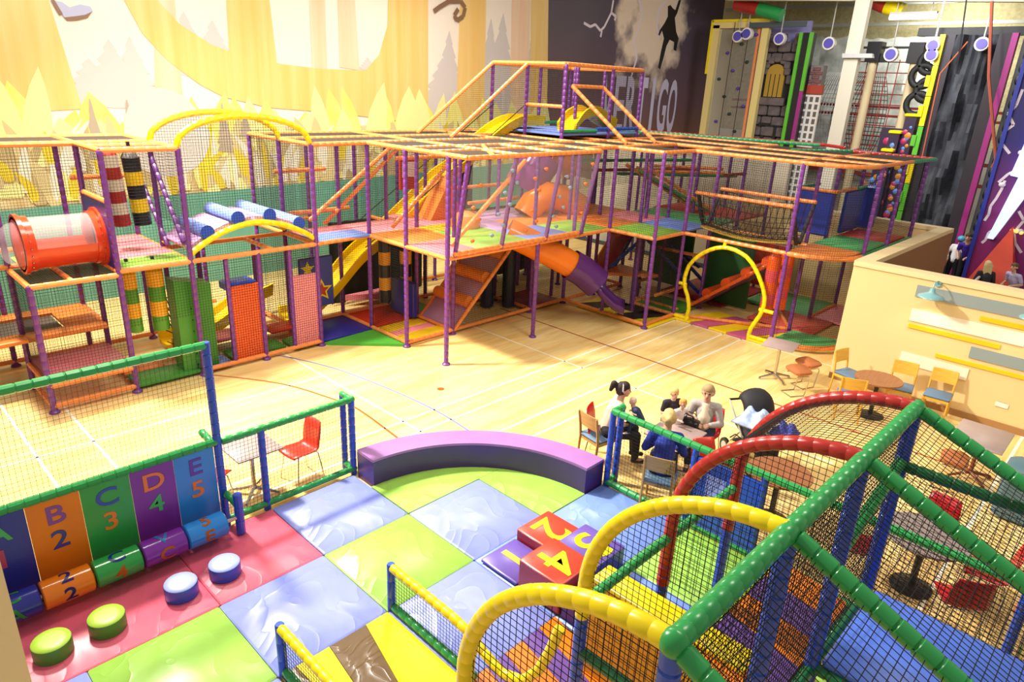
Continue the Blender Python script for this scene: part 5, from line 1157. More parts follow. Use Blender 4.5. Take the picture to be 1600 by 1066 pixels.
square_table('square grey table the seated group gathers round', (-.25, -5.44, 0), radians(4), .68, .68, .74, TTOP)
square_table('square grey table next to the red chair behind the low fence', (-5.0, -1.84, 0), radians(0), .62, .62, .74, TTOP)
mb_ = square_table('square grey table by the cream wall at the picture edge', (3.3, -8.62, 0), radians(0), .95, .7, .74, TTOP, foot=mat('rust_brown_metal', '8a4a2c', .45))
g2 = 'red shell chairs'
make_red_chair('red_chair', 'orange red shell chair at the table behind the low fence', REDC, (-4.32, -1.9, 0), radians(95), g2)
make_red_chair('red_chair', 'orange red shell chair mostly hidden by the blue fence post', REDC, (-5.55, -1.75, 0), radians(-60), g2)
make_red_chair('red_chair', 'red shell chair on which the mother with the baby sits', REDC2, (-.62, -4.42, 0), radians(-158), g2)
make_red_chair('red_chair', 'red shell chair on which the woman in the grey cardigan sits', REDC2, (.55, -5.5, 0), radians(95), g2)
make_red_chair('red_chair', 'small part of a red shell chair seen above the red arch, beside the tan bag', REDC, (-.42, -6.12, 0), radians(150), g2)
make_red_chair('red_chair', 'crimson shell chair at the far side of the round grey table', REDC2, (.45, -8.72, 0), radians(85), g2)
make_red_chair('red_chair', 'crimson shell chair at the near left of the round grey table', REDC2, (-.55, -8.2, 0), radians(-150), g2)
make_red_chair('red_chair', 'crimson shell chair at the near right of the round grey table', REDC2, (-.7, -9.28, 0), radians(-60), g2)
make_red_chair('red_chair', 'crimson shell chair at the right of the round grey table', REDC2, (.05, -9.4, 0), radians(10), g2)
def stool(label, loc, rz):
    t = thing('cantilever_stool', label, 'stool', loc, rz, 'tan padded stools')
    mb = MB(); mb.pad((0, 0, .5), (.42, .36, .12), .045); obj('seat', mb, TAN, t, world=False)
    fr = [(-.15, .14, .42), (-.15, -.14, .41), (-.15, -.17, .36), (-.15, -.1, .012), (-.15, .2, .012), (.15, .2, .012), (.15, -.1, .012), (.15, -.17, .36), (.15, -.14, .41), (.15, .14, .42)]
    mb = MB(); mb.pipe(fr, .011, 8); obj('frame', mb, CHROME, t, world=False)
    return t
stool('tan padded stool with a chrome frame, the nearer of the pair', (4.3, -5.42, 0), radians(60))
stool('tan padded stool with a chrome frame, the farther of the pair', (4.85, -5.38, 0), radians(70))
stool('tan padded seat on a chrome frame tucked under the square table by the wall', (2.7, -8.45, 0), radians(10))
mb = MB(); mb.pad((2.55, -9.35, .42), (.5, .55, .84), .06); solo('lounge_seat', mb, mat('seat_petrol', '55727c', .55), 'petrol blue upholstered seat cut by the right picture edge', 'armchair', (2.55, -9.35, 0))
# red oval ring frame of a high chair? -> chrome foot ring of bar stool by the grey table
t = thing('bar_stool', 'brown round bar stool at the right picture edge behind the green rail', 'stool', (-.9, -9.9, 0))
mb = MB(); mb.lathe([(.14, .7), (.17, .72), (.17, .77), (.12, .8)], (0, 0, 0), 18); obj('seat', mb, TAN, t, world=False)
mb = MB(); mb.cyl((0, 0, .03), (0, 0, .7), .025, 10); mb.lathe([(.2, 0), (.2, .015), (.05, .04)], (0, 0, 0), 20); obj('column', mb, CHROME, t, world=False)

# ------------------------------------------------------------------ pushchair with a blanket, bags
t = thing('pushchair', 'black pushchair standing behind the seated adults', 'pushchair', (1.12, -6.05, 0), radians(148))
KF = mat('pram_black_fabric', '1d1b20', .7)
mb = MB()
vs = []; fs = []
for i in range(7):
    a = radians(-5 + 100 * i / 6)
    for j in range(9):
        b = pi * j / 8
        vs.append((.26 * cos(b), -.18 + .34 * cos(a) * (.55 + .45 * sin(b)), .82 + .36 * sin(a) * (.6 + .4 * sin(b))))
for i in range(6): fs += [(i * 9 + j, i * 9 + j + 1, (i + 1) * 9 + j + 1, (i + 1) * 9 + j) for j in range(8)]
mb.add(vs, fs); o = obj('hood', mb, KF, t, 1.2, world=False); o.modifiers.new('thick', 'SOLIDIFY').thickness = .012
mb = MB(); mb.pad((0, .02, .5), (.42, .62, .14), .04, R=Matrix.Rotation(radians(-18), 3, 'X')); obj('seat', mb, KF, t, world=False)
mb = MB(); mb.pad((0, .38, .36), (.38, .12, .3), .04); obj('footrest', mb, KF, t, world=False)
mb = MB(); mb.pipe([(-.24, .3, .8), (0, .42, .84), (.24, .3, .8)], .014, 8); obj('bumper_bar', mb, mat('grip_pale', 'e6e2da', .4), t, world=False)
for sx in (-1, 1):
    mb = MB(); mb.pipe([(sx * .25, .42, .12), (sx * .26, .0, .55), (sx * .26, -.42, .9)], .014, 8); obj('frame_side', mb, STEEL, t, world=False)
    mb = MB(); mb.pipe([(sx * .25, -.32, .13), (sx * .26, .0, .55)], .012, 8); obj('frame_strut', mb, STEEL, t, world=False)
    for y, r in ((.42, .11), (-.32, .13)):
        mb = MB(); mb.cyl((sx * .27 - .02, y, r), (sx * .27 + .02, y, r), r, 18); w_ = obj('wheel', mb, BLACK, t, world=False)
        mb = MB(); mb.cyl((sx * .27 - .023, y, r), (sx * .27 + .023, y, r), r * .6, 14); obj('wheel_hub', mb, STEEL, w_, world=False)
mb = MB(); mb.cyl((-.26, -.42, .9), (.26, -.42, .9), .018, 8); obj('handlebar', mb, BLACK, t, world=False)
mb = MB(); mb.pad((0, -.05, .22), (.4, .45, .16), .03); obj('basket', mb, KF, t, world=False)
def cloth(name, label, cat, c, sx, sy, amp, m, seed, tilt=0, group=None):
    r = random.Random(seed); mb = MB(); n = 14; vs = []
    ph = [r.uniform(0, 6) for _ in range(6)]
    for top in (1, 0):
        for i in range(n + 1):
            for j in range(n + 1):
                u = i / n - .5; v = j / n - .5
                e = max(0, 1 - (2 * u) ** 4) * max(0, 1 - (2 * v) ** 4)
                h = amp * (.9 + .35 * sin(9 * u + ph[0] + 4 * v) + .3 * sin(13 * v + ph[1] - 5 * u) + .2 * sin(21 * u + ph[2])) * e
                vs.append((u * sx, v * sy + tilt * 0, (h if top else -.02 - .06 * e) - tilt * v))
    k = (n + 1) ** 2; fs = []
    for i in range(n):
        for j in range(n):
            a = i * (n + 1) + j; q = (a, a + n + 1, a + n + 2, a + 1)
            fs += [q, tuple(k + x for x in q[::-1])]
    for i in range(n):
        fs += [(i, i + 1, k + i + 1, k + i), (n * (n + 1) + i + 1, n * (n + 1) + i, k + n * (n + 1) + i, k + n * (n + 1) + i + 1)]
        a = i * (n + 1); b = a + n + 1; fs += [(b, a, k + a, k + b), (a + n, b + n, k + b + n, k + a + n)]
    mb.add([Vector(v) + Vector(c) for v in vs], fs)
    return solo(name, mb, m, label, cat, c, group, 1.5)
cloth('blanket', 'pale blue star patterned blanket heaped in the pushchair', 'blanket', (.82, -6.13, .86), .6, .46, .13, mat('blanket_pale_blue', 'a4bbe0', .8, hex2='c8d8f0', vscale=14), 5)
cloth('jacket', 'violet blue jacket hung on the pushchair beside the blanket', 'jacket', (1.1, -6.5, .7), .4, .34, .12, mat('jacket_violet', '4a50b0', .7), 8)
cloth('cardigan_heap', 'black and white patterned bundle on the front of the pushchair', 'clothing', (.72, -6.36, .62), .3, .3, .14, mat('bundle_black_white', '1e1c1e', .7, hex2='b8b0a8', vscale=16), 9)
t = thing('tan_bag', 'tan gold shopping bag leaning at the front of the pushchair', 'bag', (.2, -6.2, .3))
mb = MB(); mb.pad((.2, -6.2, .5), (.12, .4, .42), .03, R=Matrix.Rotation(radians(25), 3, 'X') @ Matrix.Rotation(.5, 3, 'Z')); obj('bag_body', mb, mat('bag_gold_tan', 'c8a85c', .5, hex2='d8bc74', vscale=5), t)
mb = MB(); mb.pipe([(.2, -6.3, .68), (.2, -6.26, .8), (.2, -6.14, .84), (.2, -6.07, .76)], .01, 6); obj('bag_handle', mb, BLACK, t)
t = thing('black_handbag', 'black leather handbag on the lap of the woman in the grey cardigan', 'bag', (.2, -5.45, .62))
mb = MB(); mb.pad((.17, -5.42, .72), (.17, .3, .2), .03, rz=.3); obj('bag_body', mb, mat('black_leather', '171417', .35), t)
for dy in (-.05, .05):
    mb = MB(); mb.pipe([(.17 + dy, -5.52, .8), (.17 + dy, -5.48, .9), (.17 + dy, -5.36, .9), (.17 + dy, -5.32, .8)], .009, 6); obj('bag_handle', mb, mat('black_leather', '171417', .35), t)
# ------------------------------------------------------------------ people
def person(label, loc, rz, S=1.0, pose='sit', skin='e2ad90', hair='3a241c', top='8a8a90', legs='20222e', hairkind='short', extra=None, vox=.011, shoe='2a2420', lean=.08, arms=None, seat=.45, sleeve=1.0, headturn=(0, 0), group=None, headwear=None, legpose=None, cat='person'):
    """figure facing local +y; origin on the ground under the hips; S scales an adult of 1.68 m"""
    t = thing('person', label, cat, loc, rz, group)
    sk = mat('skin_' + skin, skin, .5); tm = mat('cloth_' + top, top, .8, var=.06, vscale=30); lm = mat('cloth_' + legs, legs, .8)
    hz = seat + .1 * S if pose == 'sit' else .86 * S + seat * 0
    if pose == 'stand': hz = .88 * S
    V_ = lambda x, y, z: Vector((x * S, y * S, hz + z * S))
    chest = V_(0, lean * .9, .34); neck = V_(0, lean * 1.35, .5); hd = V_(headturn[0] * .05, lean * 1.45 + .03 + headturn[1] * .05, .66)
    sh = [V_(s * .17, lean * 1.2, .44) for s in (-1, 1)]
    if arms is None: arms = [((-.24, .1, .2), (-.14, .34, .16)), ((.24, .1, .2), (.14, .34, .16))]
    el = [V_(*a[0]) for a in arms]; wr = [V_(*a[1]) for a in arms]
    hip = [V_(s * .09, 0, 0) for s in (-1, 1)]
    if pose == 'sit':
        kn = [Vector((s * .12 * S, .42 * S, hz - .02 * S)) for s in (-1, 1)]; an = [Vector((s * .12 * S, .44 * S, max(.07, hz - .42 * S))) for s in (-1, 1)]
    else:
        kn = [Vector((s * .1 * S, .02 * S, .47 * S)) for s in (-1, 1)]; an = [Vector((s * .11 * S, -.02 * S, .08 * S)) for s in (-1, 1)]
    if legpose: kn, an = [[Vector(p) for p in q] for q in legpose]
    body = [(V_(0, 0, 0), .11 * S, chest, .115 * S), (chest, .115 * S, V_(0, lean * 1.2, .43), .09 * S), (V_(0, lean * 1.25, .42), .06 * S, hd, .05 * S)]
    body += [(hd + Vector((0, -.01 * S, .03 * S)), .088 * S, hd + Vector((0, .015 * S, .02 * S)), .085 * S), (hd + Vector((0, .035 * S, -.02 * S)), .065 * S, hd + Vector((0, .05 * S, -.06 * S)), .042 * S)]
    body += [(hd + Vector((0, .1 * S, .0)), .013 * S, hd + Vector((0, .108 * S, -.02 * S)), .016 * S)]
    for s in (-1, 1): body += [(hd + Vector((s * .085 * S, 0, 0)), .02 * S, hd + Vector((s * .09 * S, -.012 * S, .02 * S)), .018 * S)]
    hs = .9 if S > .8 else 1.0
    for i, s in enumerate((-1, 1)):
        body += [(sh[i], .05 * S, el[i], .038 * S), (el[i], .038 * S, wr[i], .026 * S)]
        d = (wr[i] - el[i]).normalized(); pal = wr[i] + d * .055 * S; side = d.cross(Vector((0, 0, 1))); side = side.normalized() if side.length > .1 else Vector((1, 0, 0))
        body += [(wr[i], .026 * S, pal, .03 * S)]
        dn = Vector((0, 0, -1))
        for f, (o_, ln) in enumerate(((-.03, .055), (-.011, .065), (.009, .06), (.028, .048))):
            a = pal + side * o_ * S; b = a + (d * .75 + dn * .3).normalized() * ln * .55 * S; c_ = b + (d * .4 + dn * .8).normalized() * ln * .45 * S
            body += [(a, .0095 * S, b, .009 * S), (b, .009 * S, c_, .008 * S)]
        th0 = wr[i] + d * .02 * S - side * s * .026 * S; body += [(th0, .012 * S, th0 + (d - side * s * .6 + dn * .3).normalized() * .055 * S, .009 * S)]
        body += [(hip[i], .085 * S, kn[i], .058 * S), (kn[i], .055 * S, an[i], .038 * S), (an[i], .036 * S, an[i] + Vector((0, .13 * S, -.04 * S)), .028 * S)]
    blob('body', body, vox * .8, sk, t)
    tops = [(V_(0, 0, .02), .135 * S, chest, .14 * S), (chest, .14 * S, V_(0, lean * 1.2, .42), .1 * S), (sh[0], .068 * S, sh[1], .068 * S)]
    for i in (0, 1):
        e = sh[i].lerp(el[i], min(1, sleeve * 2)); tops += [(sh[i], .066 * S, e, .056 * S)]
        if sleeve > .5: tops += [(el[i], .056 * S, el[i].lerp(wr[i], (sleeve - .5) * 1.8), .042 * S)]
    blob('top', tops, vox, tm, t)
    tr = []
    for i in (0, 1): tr += [(hip[i], .108 * S, kn[i], .075 * S), (kn[i], .074 * S, kn[i].lerp(an[i], .93), .055 * S)]
    tr += [(V_(-.05, 0, .02), .12 * S, V_(.05, 0, .02), .12 * S)]
    blob('trousers', tr, vox, lm, t)
    for i in (0, 1): blob('shoe', [(an[i] + Vector((0, -.02 * S, -.03 * S)), .042 * S, an[i] + Vector((0, .14 * S, -.045 * S)), .036 * S)], vox, mat('shoe_' + shoe, shoe, .5), t)
    EYE = mat('eye_dark', '20140f', .2); LIP = mat('lip_rose', 'b0605a', .5)
    for s in (-1, 1):
        mb = MB(); mb.sphere(hd + Vector((s * .033 * S, .09 * S, .018 * S)), .0115 * S, 8, 5); obj('eye', mb, EYE, t, 1.5, world=False)
        mb = MB(); mb.pipe([hd + Vector((s * .015 * S, .101 * S, .04 * S)), hd + Vector((s * .035 * S, .097 * S, .046 * S)), hd + Vector((s * .055 * S, .083 * S, .038 * S))], .005 * S, 5); obj('eyebrow', mb, mat('hair_' + hair, hair, .7), t, 1.5, world=False)
    mb = MB(); mb.sphere(hd + Vector((0, .092 * S, -.05 * S)), .022 * S, 8, 5, (1, .5, .32)); obj('mouth', mb, LIP, t, 1.5, world=False)
    hm = mat('hair_' + hair, hair, .65, var=.18, vscale=40)
    H = [(hd + Vector((0, -.02 * S, .045 * S)), .097 * S, hd + Vector((0, .012 * S, .062 * S)), .086 * S), (hd + Vector((0, -.045 * S, .0)), .08 * S, hd + Vector((0, -.045 * S, -.02 * S)), .07 * S)]
    for s in (-1, 1): H += [(hd + Vector((s * .05 * S, -.02 * S, .03 * S)), .055 * S, hd + Vector((s * .055 * S, -.025 * S, -.01 * S)), .045 * S)]
    if hairkind == 'ponytail': H += [(hd + Vector((0, -.1 * S, .07 * S)), .035 * S, hd + Vector((0, -.15 * S, .1 * S)), .05 * S), (hd + Vector((0, -.15 * S, .1 * S)), .05 * S, hd + Vector((0, -.19 * S, .0)), .03 * S)]
    if hairkind == 'bun': H += [(hd + Vector((0, -.09 * S, .05 * S)), .05 * S, hd + Vector((0, -.12 * S, .045 * S)), .045 * S)]
    if hairkind == 'long':
        for s in (-.06, -.02, .02, .06): H += [(hd + Vector((s * S, -.05 * S, .0)), .06 * S, hd + Vector((s * 1.3 * S, -.1 * S, -.3 * S)), .04 * S)]
    if headwear is None: blob('hair', H, vox, hm, t)
    else:
        mb = MB(); mb.sphere(hd + Vector((0, -.005 * S, .045 * S)), .118 * S, 20, 12, (1, 1.1, .85)); obj('helmet', mb, headwear, t, 1.5, world=False)
        blob('hair', H[1:], vox, hm, t)
    return t
TB = 1.0
person('dark haired woman in a cream top holding a baby, seated on a red chair', (-.62, -4.5, 0), radians(-138), 1.0, hair='2a1a18', top='e8d2b4', legs='1b1b22', hairkind='ponytail', sleeve=.2, lean=.1, arms=[((-.24, .1, .2), (-.02, .28, .2)), ((.24, .12, .2), (.06, .3, .12))])
pm = [o for o in bpy.data.objects if o.name.startswith('person') and o.parent is None][-1]
def at_local(t, v): return t.location + Matrix.Rotation(t.rotation_euler.z, 3, 'Z') @ Vector(v)
hb = at_local(pm, (0, .16, 1.2))
mb = MB(); hz = .55
pts = [(.102 * cos(a), .085 + .03 + .095 * 0 + .0, 0) for a in (0,)]
arc_ = [Vector((.1 * cos(a), .135 - .0, hz + .66 + .02 + .105 * sin(a))) for a in [pi * i / 10 for i in range(11)]]
mb.pipe([p + Vector((0, .02, .0)) for p in arc_], .012, 6); obj('headband', mb, mat('headband_pink', 'e4c4cc', .6), pm, 1, world=False)
q = at_local(pm, (.1, .27, 0))
person('baby in a navy romper held against the dark haired woman', (q.x + .16, q.y - .13, .7), radians(-138 + 190), .5, seat=0.0, skin='ecbca0', hair='e8c8a8', top='2c3e60', legs='2c3e60', shoe='e0dcd4', hairkind='short', vox=.009, lean=.2, sleeve=.8, arms=[((-.24, .1, .25), (-.14, .28, .3)), ((.24, .1, .25), (.14, .28, .3))], legpose=([(-.06, .16, .04), (.06, .16, .04)], [(-.06, .2, -.1), (.06, .2, -.1)]))
person('woman in a pale grey cardigan with fair tied hair, seated facing the table', (.52, -5.48, 0), radians(112), 1.0, hair='b09068', top='b9b1ad', legs='24324e', hairkind='bun', lean=.06, arms=[((-.25, .1, .18), (-.1, .3, .22)), ((.25, .08, .18), (.08, .28, .2))])
person('small fair haired boy in a dark shirt standing at the far side of the table', (.3, -5.0, .0), radians(150), .7, pose='stand', skin='eab898', hair='e0bc70', top='2e2630', legs='3a3f58', sleeve=.35, lean=.04, vox=.009, arms=[((-.24, .06, .2), (-.1, .26, .2)), ((.24, .06, .2), (.14, .26, .22))])
person('red haired toddler in a white vest leaning on the table', (.05, -5.26, .2), radians(160), .58, pose='stand', skin='f0c4a8', hair='e89a4c', top='f0e6dc', legs='d8ccc4', sleeve=.15, lean=.1, vox=.008, arms=[((-.26, .12, .28), (-.3, .34, .3)), ((.24, .12, .25), (.18, .34, .28))])
person('woman in a blue jumper seen from behind, fair hair tied in a bun', (-.98, -5.7, 0), radians(-62), 1.02, hair='d8b878', top='2438a0', legs='1c2444', hairkind='bun', lean=.1, arms=[((-.26, .14, .2), (-.12, .36, .2)), ((.26, .14, .2), (.12, .36, .2))])
pg = [o for o in bpy.data.objects if o.get('label', '').startswith('woman in a pale grey')][0]
blob('vest', [(Vector((0, .09, .62)), .1, Vector((0, .12, .82)), .1), (Vector((0, .12, .82)), .1, Vector((0, .1, 1.0)), .07)], .011, mat('vest_cream', 'ecdcc0', .7), pg)
# far group in the climbing hall
person('child in a white shirt and dark trousers beside the helmeted climber', (16.55, -4.82, 0), radians(-60), .8, pose='stand', hair='7a5a40', top='ece8e4', legs='1a1a22', sleeve=.3, vox=.02, arms=[((-.24, .02, .2), (-.24, .08, -.02)), ((.24, .02, .2), (.24, .08, -.02))])
person('climber in a pale blue helmet and white shirt being fastened into a harness', (16.8, -5.13, 0), radians(-100), .95, pose='stand', hair='5a4030', top='f0eeec', legs='15151c', sleeve=.3, vox=.02, headwear=mat('helmet_sky_blue', '58b4dc', .3), arms=[((-.25, .0, .2), (-.26, .04, -.04)), ((.25, .0, .2), (.26, .05, -.04))])
person('instructor in a purple shirt bending to the helmeted climber', (16.4, -5.55, 0), radians(80), 1.1, pose='stand', hair='4a3024', top='3c1f94', legs='15151c', sleeve=.3, vox=.02, lean=.2, arms=[((-.2, .22, .22), (-.1, .38, .12)), ((.22, .22, .22), (.12, .38, .12))])
person('girl with long blonde hair at the table behind the cream wall', (13.5, -6.6, .0), radians(-60), .95, seat=.7, hair='e0c890', top='2c2a34', legs='22222c', hairkind='long', vox=.016)
person('boy in a pale lilac shirt leaning on the table behind the cream wall', (14.2, -7.2, .0), radians(60), .95, seat=.7, hair='6a4a34', top='c8c0e8', legs='22222c', sleeve=.35, vox=.016, lean=.16)

# ------------------------------------------------------------------ climbing hall beyond
DARKF = mat('rubber_floor_slate', '3a3d48', .6)
mb = MB(); mb.box((18.5, -3.5, .012), (13.0, 20, .02)); obj('floor_climbing', mb, DARKF, kind='structure')
mb = MB(); mb.box((26.6, -1.5, 5.5), (.3, 26, 11)); obj('wall_climbing', mb, mat('wall_insulation', 'b4aa7c', .8, hex2='c8be90', vscale=8, bump=.4, bscale=14), kind='structure')
mb = MB(); mb.box((26.2, -1.5, 1.9), (.3, 26, 3.8)); obj('wall_lower', mb, mat('wall_pale_grey', 'c9c4ba', .6), kind='structure')
mb = MB(); mb.box((21.5, -3, 11.1), (11, 24, .2)); obj('ceiling', mb, mat('ceiling_metal', '8d9182', .5), kind='structure')
BEAM = mat('steel_cream', 'd6cbb0', .5); COLM = mat('column_cream', 'cfc6b0', .5)
(a0, b0), (a1, b1) = [(5.7,8.87),(-4.54,8.45)]
mb = MB(); mb.prism([(5.94,9.09),(-5.17,8.59),(-4.87,9.72),(6.18,10.51)], 20, 20.3, axis='X'); obj('beam_main', mb, BEAM, kind='structure')
mb = MB(); mb.prism([(0.81,9.24),(0.15,9.21),(-0.18,3.91),(0.43,3.85)], 19.5, 19.8, axis='X')
(cy, _), = [(0.25,6.26)]
mb = MB(); mb.box((19.6, cy, 5), (.3, .5, 10)); obj('column_steel', mb, COLM, kind='structure')
mb = MB(); mb.prism([(0.55,7.04),(-0.49,7.04),(-0.53,6.9),(0.52,6.89)], 19.3, 19.5, axis='X'); obj('column_bracket', mb, STEEL, bpy.data.objects['column_steel'])
for px in ([(0.48,8.72),(0.41,8.41)], [(0.29,7.89),(0.26,7.75)]): pass
for z, dx in ((9.9, 24.5), (9.3, 25), (8.55, 25.4)):
    mb = MB(); mb.box((dx, -1, z), (.12, 24, .12)); obj('trim_pipe', mb, mat('duct_grey', 'a6aaa2', .4), kind='structure')
def panel(name, label, cat, poly_x, X, m, th=.15, group=None, root=None):
    mb = MB(); mb.prism(poly_x, X, X + th, axis='X')
    y = sum(p[0] for p in poly_x) / len(poly_x); z = min(p[1] for p in poly_x)
    if root is not None: return obj(name, mb, m, root)
    return solo(name, mb, m, label, cat, (X + th / 2, y, z), group)
def up(p0, p1, X, w_, z0=0.0):
    "vertical strip at the y of p0..; all climbing walls stand upright"
    return None
def vrect(y0, y1, z0, z1): return [(y0, z0), (y1, z0), (y1, z1), (y0, z1)]
def wallthing(name, label, cat, X, y0, y1, group='climbing walls'): return thing(name, label, cat, (X, (y0 + y1) / 2, .03), 0, group)
# rock backdrop
ROCKM = mat('rock_grey', 'a6aca2', .75, hex2='d4dad0', vscale=1.6, bump=.9, bscale=2.5)
mb = MB(); rr = random.Random(5); n1, n2 = 22, 12; vs = []; (ya, za), (yb, zb) = [(5.97,8.05),(-1.67,3.9)]
for i in range(n1 + 1):
    for j in range(n2 + 1):
        vs.append((25.6 + rr.uniform(-.25, .12), ya + (yb - ya) * i / n1, 2.4 + (za - 2.4) * j / n2 + rr.uniform(-.1, .1)))
o = len(vs); vs += [(26.3, ya, 2.4), (26.3, yb, 2.4), (26.3, yb, za), (26.3, ya, za)]
mb.add(vs, [(i * (n2 + 1) + j, (i + 1) * (n2 + 1) + j, (i + 1) * (n2 + 1) + j + 1, i * (n2 + 1) + j + 1) for i in range(n1) for j in range(n2)] + [(o, o + 1, o + 2, o + 3)])
solo('rock_wall', mb, ROCKM, 'grey moulded rock wall at the back of the climbing hall', 'climbing wall', (25.8, (ya + yb) / 2, 2.4))
REDN = mat('red_rail', '8c2a26', .5)
for k, (z, X) in enumerate(((4.9, 24.5), (5.25, 24.5), (3.3, 24.3), (2.5, 24.2))):
    mb = MB(); mb.box((X, .8, z), (.06, 13, .1 if k < 2 else .14)); solo('guard_rail', mb, REDN, ['dark red rail crossing the back of the hall, lower of the close pair', 'dark red rail crossing the back of the hall, upper of the close pair', 'dark red rail above the pale skirting wall of the hall', 'lowest dark red rail along the pale wall of the hall'][k], 'rail', (X, .8, z), 'red rails of the climbing hall')
t = thing('red_climbing_net', 'red rope climbing net between the two wooden poles', 'net', (21.3, -.6, 3))
net((21.32, [(0,6.91),(-1.42,6.92)][1][0], 0), (0, 1, 0), (0, 0, 1), [(0, 2.5), (2.3, 2.5), (2.3, 6.95), (0, 6.95)], t, cell=.38, r=.022, m=mat('rope_red', 'a83a34', .7))
for px, lab in (([(3.09,6.12),(1.59,6.17)], 'white net dome hanging before the rock wall, left of the cream column'), ([(1.75,5.64),(0.32,5.7)], 'dark net dome hanging before the rock wall, right of the cream column')):
    yc = (px[0][0] + px[1][0]) / 2; t = thing('net_dome', lab, 'net', (24.5, yc, 3), group='net domes')
    netsurf(lambda u, v, yc=yc: Vector((24.4 - .7 * sin(pi * v), yc + (u - .5) * 2.2 * sin(pi * (.15 + .7 * v)), 3.0 + 3.6 * v)), 16, 20, t, r=.016, m=NETW if 'white' in lab else NETB, sub=10)
# clear framed climbing panel
X = 21.5
t = wallthing('clear_climbing_panel', 'cream framed clear climbing panel with small purple grips', 'climbing wall', X, 6, 7)
(yl, zt), (yr, _) = [(6.94,8.28),(4.66,8.14)]
CRM = mat('frame_cream_yellow', 'ecd488', .5)
for y in (yl, yr): mb = MB(); mb.box((X, y, zt / 2), (.25, .3, zt)); obj('frame_post', mb, CRM, t)
mb = MB(); mb.box((X, (yl + yr) / 2, zt), (.25, yl - yr + .3, .25)); obj('frame_top', mb, CRM, t)
mb = MB(); mb.box((X - .02, (yl + yr) / 2, zt + .17), (.3, yl - yr + .4, .1)); mb.box((X - .02, yl + .2, zt - .9), (.3, .1, 2.2)); obj('yellow_padding', mb, YELLOW, t)
mb = MB(); mb.box((X + .05, yr + .32, zt / 2), (.1, .12, zt)); obj('amber_strip', mb, P_ORANGE, t)
mb = MB(); mb.box((X, (yl + yr) / 2, zt / 2), (.03, yl - yr - .3, zt - .3)); obj('clear_sheet', mb, PERSPEX, t)
PG = mat('grip_purple', '5a3f9c', .5); DG = mat('grip_dark', '2c3a34', .5)
for k in range(14):
    p = Vector((X - .05, yr + .35 + (yl - yr - .7) * ((k * .618) % 1), 3.2 + (zt - 3.6) * k / 13)); mb = MB(); mb.sphere(p, .1, 8, 5, (.8, 1, .7)); obj('grip', mb, PG if k % 2 else DG, t)
for k in (0.3, .6):
    mb = MB(); mb.pipe([(X - .2, yr + (yl - yr) * k, zt + .1), (X - .25, yr + (yl - yr) * k, .4)], .015, 6); obj('climbing_rope', mb, mat('rope_dark', '2a1a16', .8), t)
# castle wall of separate stones
X = 21.8
(yl, zt), (yr, _) = [(4.79,7.46),(3.18,7.46)]
t = wallthing('castle_wall', 'dark stone castle climbing wall with a yellow arched door', 'climbing wall', X, yl, yr)
STM = mat('castle_stone', '5c5150', .8, hex2='6e6260', vscale=3, bump=.6, bscale=8)
mb = MB(); mb.box((X + .15, (yl + yr) / 2, (zt - .1) / 2), (.15, yl - yr, zt - .1)); obj('mortar', mb, mat('castle_mortar', '2e2828', .9), t)
SM = {}
def stone(y0, y1, z0, z1, d=.12):
    k = (round(y1 - y0, 2), round(z1 - z0, 2))
    if k not in SM:
        b = MB(); b.pad((0, 0, 0), (.16, k[0] - .04, k[1] - .04), .04); SM[k] = mesh_of('stone', b, STM, None)
    o = bpy.data.objects.new('stone', SM[k]); COL.objects.link(o); o.parent = t; o.location = Vector((X + rr.uniform(-.05, .03), (y0 + y1) / 2, (z0 + z1) / 2)) - t.location
z = .05; row = 0; dyc = (yl + yr) / 2; dz0, dz1 = [(3.9,5.44),(4.09,6.46)][0][1], [(3.9,5.44),(4.11,6.56)][1][1]
W = yl - yr; dyc = yr + W * .56
while z < zt - .2:
    h = [.35, .45, .4, .5][row % 4]; cols = [[.3, .4, .3], [.45, .3, .25], [.25, .35, .4]][row % 3]; y = yr
    for c in cols:
        y1 = y + W * c
        if not (z + h > dz0 and z < dz1 and y1 > dyc - .45 and y < dyc + .45): stone(round(y, 2), round(y1, 2), z, z + h)
        y = y1
    z += h; row += 1
for k in (0, .4, .8): stone(round(yr + W * k, 2), round(yr + W * (k + .2), 2), zt, zt + .5)
for k in range(7):
    a = pi * k / 6; y = dyc + .52 * cos(a); zz = dz1 - .1 + .5 * sin(a); stone(round(y - .16, 2), round(y + .16, 2), zz - .16, zz + .16)
mb = MB(); mb.prism([(dyc - .4, dz0), (dyc + .4, dz0), (dyc + .4, dz1 - .2)] + [(dyc + .4 * cos(a), dz1 - .2 + .4 * sin(a)) for a in [pi * i / 8 for i in range(1, 8)]] + [(dyc - .4, dz1 - .2)], X, X + .1, axis='X'); dr = obj('door_leaf', mb, mat('door_mustard', 'b08a2c', .6), t)
for k in range(1, 4): mb = MB(); mb.box((X - .005, dyc - .4 + .2 * k, (dz0 + dz1) / 2 - .1), (.012, .03, dz1 - dz0 - .2)); obj('door_joint', mb, BLACK, dr, loc=rootloc(t))
mb = MB(); mb.box((X - .07, dyc, dz0 - .18), (.3, 1.3, .3)); obj('sill_stone', mb, STM, t)
for k in (.3, .62): mb = MB(); mb.box((X - .09, yr + W * k, 3.6), (.06, .16, 1.3)); mb.box((X - .09, yr + W * k, 4.3), (.06, .5, .14)); obj('arrow_slit', mb, BLACK, t)
mb = MB(); mb.box((X + .6, (yl + yr) / 2, (zt + 1) / 2), (.1, (yl - yr) * 1.05, zt + 1)); solo('sky_panel', mb, mat('panel_lilac', '9a94cc', .6), 'pale lilac panel behind the castle battlements', 'panel', (X + .6, (yl + yr) / 2, zt - .6))
